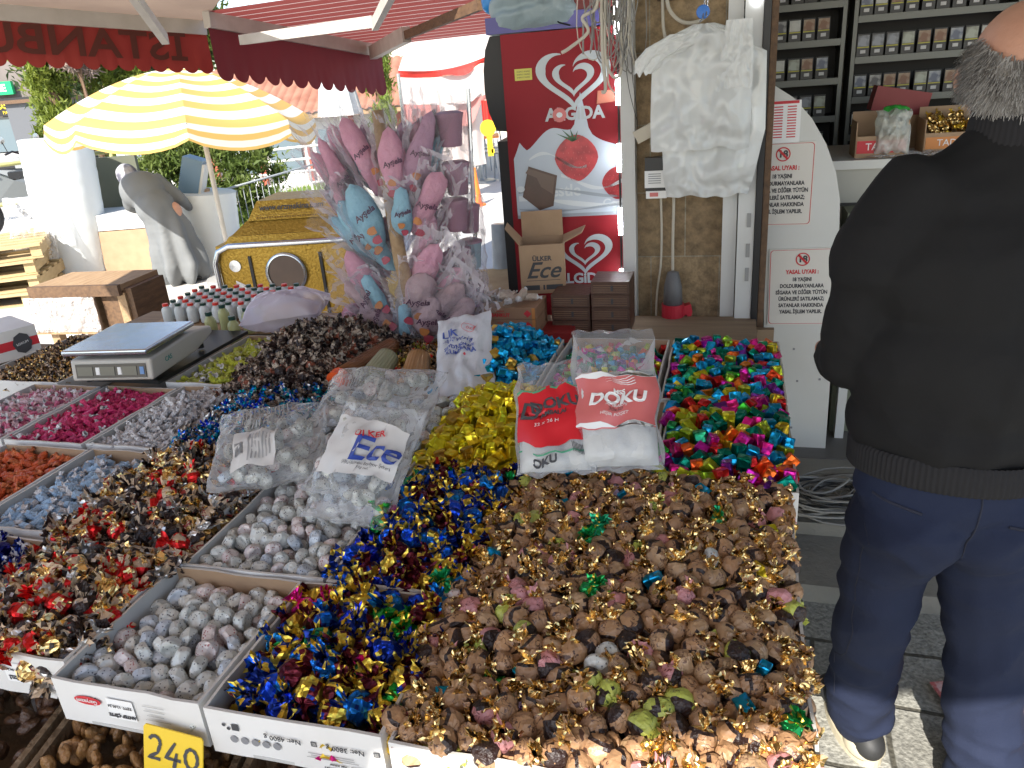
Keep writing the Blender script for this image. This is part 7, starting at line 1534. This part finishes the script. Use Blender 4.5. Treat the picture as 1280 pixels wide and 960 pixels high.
# trousers
tp=[((0,.0,.88),(.178,.135,.12)),((-.075,-.015,.80),(.100,.120,.13)),((.075,-.015,.80),(.100,.120,.13)),
 ((-.080,0,.80),.098,(-.090,.05,.50),.082),((-.090,.05,.50),.080,(-.050,.150,.12),.078),((-.05,.15,.12),.078,(-.046,.165,.12),.076),
 ((.090,0,.80),.100,(.135,.01,.50),.084),((.135,.01,.50),.083,(.165,-.03,.12),.081),((.165,-.03,.12),.081,(.17,-.03,.11),.079)]
def td(p,n):
    a=.022*(.35-abs(noise.noise(Vector((p.x*4+p.z*6,p.y*3,p.z*9-p.x*7))))); a+=.007*noise.noise(Vector((p.x*8,p.y*8,p.z*5)))
    if p.z<.25: a+=.018*(.35-abs(noise.noise(Vector((p.x*5,p.y*5,p.z*20)))))
    if .65<p.z<.82: a+=.014*(.35-abs(noise.noise(Vector((abs(p.x)*10,p.z*14-abs(p.x)*10,p.y*3)))))
    return a
trs=blob('trousers',tp,.0095,4,td,tro,parent=man)
# seams, pockets
def onback(x,z,dy=0):
    hit=trs.ray_cast(Vector((x,-.6,z)),Vector((0,1,0))); return (hit[1]+Vector((0,-.0015,0))) if hit[0] else None
bpy.context.view_layer.update()
def seamline(pts,name='seam',m=None,r=.0018):
    P=[q for q in (onback(x,z) for x,z in pts) if q]; 
    if len(P)>1: MB().tube(P,r,5).build(name,m or mat('seam_dark',(.012,.014,.028),.8),trs)
seamline([(0.0,.93-.02*k) for k in range(10)]); seamline([(.06+.014*k,.835-.002*k) for k in range(9)],'pocket_slit',None,.003); seamline([(-.19+.014*k,.880-.003*k) for k in range(8)],'pocket_slit',None,.003); seamline([(-.168+.0015*k,.80-.03*k) for k in range(20)],'seam',None,.0012)
# shoes
def shoe(x,y,rz):
    Mx=Matrix.Translation((x,y,0))@Matrix.Rotation(rz,4,'Z')
    s=blob('shoe',[((0,-.07,.05),(.042,.055,.045)),((0,.02,.045),(.045,.08,.036)),((0,.11,.036),(.046,.07,.028))],.008,3,None,sole_m,parent=man); s.matrix_local=Mx
    vs=[];fs=[];n=32
    for i,z in enumerate((0.0,.028)):
        for k in range(n): a=2*pi*k/n; vs.append((.052*cos(a)*(1-.1*sin(a)),.012+.130*sin(a),z))
    fs=[(k,(k+1)%n,n+(k+1)%n,n+k) for k in range(n)]+[tuple(range(n))[::-1],tuple(range(n,2*n))]; so_=MB().add(vs,fs,0).build('sole',shoe_m,s)
    MB().lathe([(.046,.02),(.050,.030),(.046,.055),(.040,.06)],24,0,Matrix.Translation((0,-.06,0))@Matrix.Diagonal((1,1.15,1,1))).build('heel_counter',shoe_m,s,smooth=True)
shoe(-.045,.185,radians(6)); shoe(.17,-.01,radians(-12))
# ---- woman bending over
coat=mat('coat_grey',(.13,.138,.142),.8,col2=(.16,.168,.172),ns=4,bump=.1,bs=200); scf=mat('headscarf',(.35,.34,.36),.8,col2=(.10,.10,.13),ns=9,contrast=.15)
W0=ay(222,345,7.6); W0.z=0
wm=Matrix.Translation(W0)@Matrix.Rotation(radians(8),4,'Z')@Matrix.Scale(.93,4)
wb=[((-.34,.30,1.12),(.085,.10,.10)),((-.27,.22,1.08),.06,(-.2,.12,1.05),.09),((-.16,.10,.96),(.165,.12,.16)),((-.05,0,.80),(.15,.14,.17)),((-.0,0,.75),.12,(.02,0,.1),.05),((.10,0,.75),.1,(.14,-.02,.1),.05),
 ((-.02,.20,1.0),.04,(.15,.21,.84),.03),((.15,.21,.84),.03,(.19,.35,.72),.028),((-.32,.12,1.0),.05,(-.38,.25,.80),.04),((-.38,.25,.80),.04,(-.30,.42,.72),.03)]+hand((.19,.35,.72),(.1,.8,-.5),(.9,-.1,0),1)+hand((-.30,.42,.72),(.1,.8,-.5),(-.9,.1,0),1)
wo=blob('person',wb,.012,3,None,skin,label='woman in long grey coat and headscarf bending over beside the white plastic rolls',cat='person'); wo.matrix_world=wm
cp2=[((-.17,.10,.97),(.225,.19,.20)),((-.06,.02,.80),(.20,.20,.20)),((-.04,0,.78),.19,(.04,0,.52),.22),((.04,0,.52),.22,(.07,-.01,.20),.265),((-.02,.19,1.04),.085,(.15,.20,.84),.070),((.15,.20,.84),.068,(.19,.33,.73),.05),((-.30,.12,1.03),.085,(-.37,.24,.82),.068),((-.37,.24,.82),.066,(-.31,.36,.74),.05)]
def cd_(p,n):
    k=max(0,(.85-p.z)); an=atan2(p.y,p.x-.05); return .060*k*cos(an*7+2*noise.noise(Vector((0,0,p.z*3))))+.010*noise.noise(p*7)
blob('coat',cp2,.014,4,cd_,coat,parent=wo)
blob('headscarf',[((-.335,.29,1.125),(.105,.115,.115)),((-.26,.22,1.06),(.12,.12,.09))],.012,3,fold(.012,12,3),scf,parent=wo)
for x,y in ((.0,-.03),(.17,-.05)): blob('shoe',[((x,y,.045),(.05,.05,.04)),((x+.05,y+.06,.04),(.05,.09,.035))],.012,2,None,sole_m,parent=wo)
# distant passer by
pd=gp(166,13.5); pb=blob('person',[((0,0,1.0),(.18,.12,.35)),((0,0,1.5),(.085,.095,.115)),((0,0,1.3),.06,(0,0,1.45),.05),((-.08,0,.75),.09,(-.09,.05,.08),.05),((.08,0,.75),.09,(.10,-.1,.08),.05),((.19,0,1.2),.05,(.22,.02,.8),.04),((-.19,0,1.2),.05,(-.22,.02,.8),.04)],.02,3,None,mat('distant_clothes',(.45,.50,.55),.8),label='distant pedestrian in pale clothes seen just above the bending woman',cat='person'); pb.location=pd
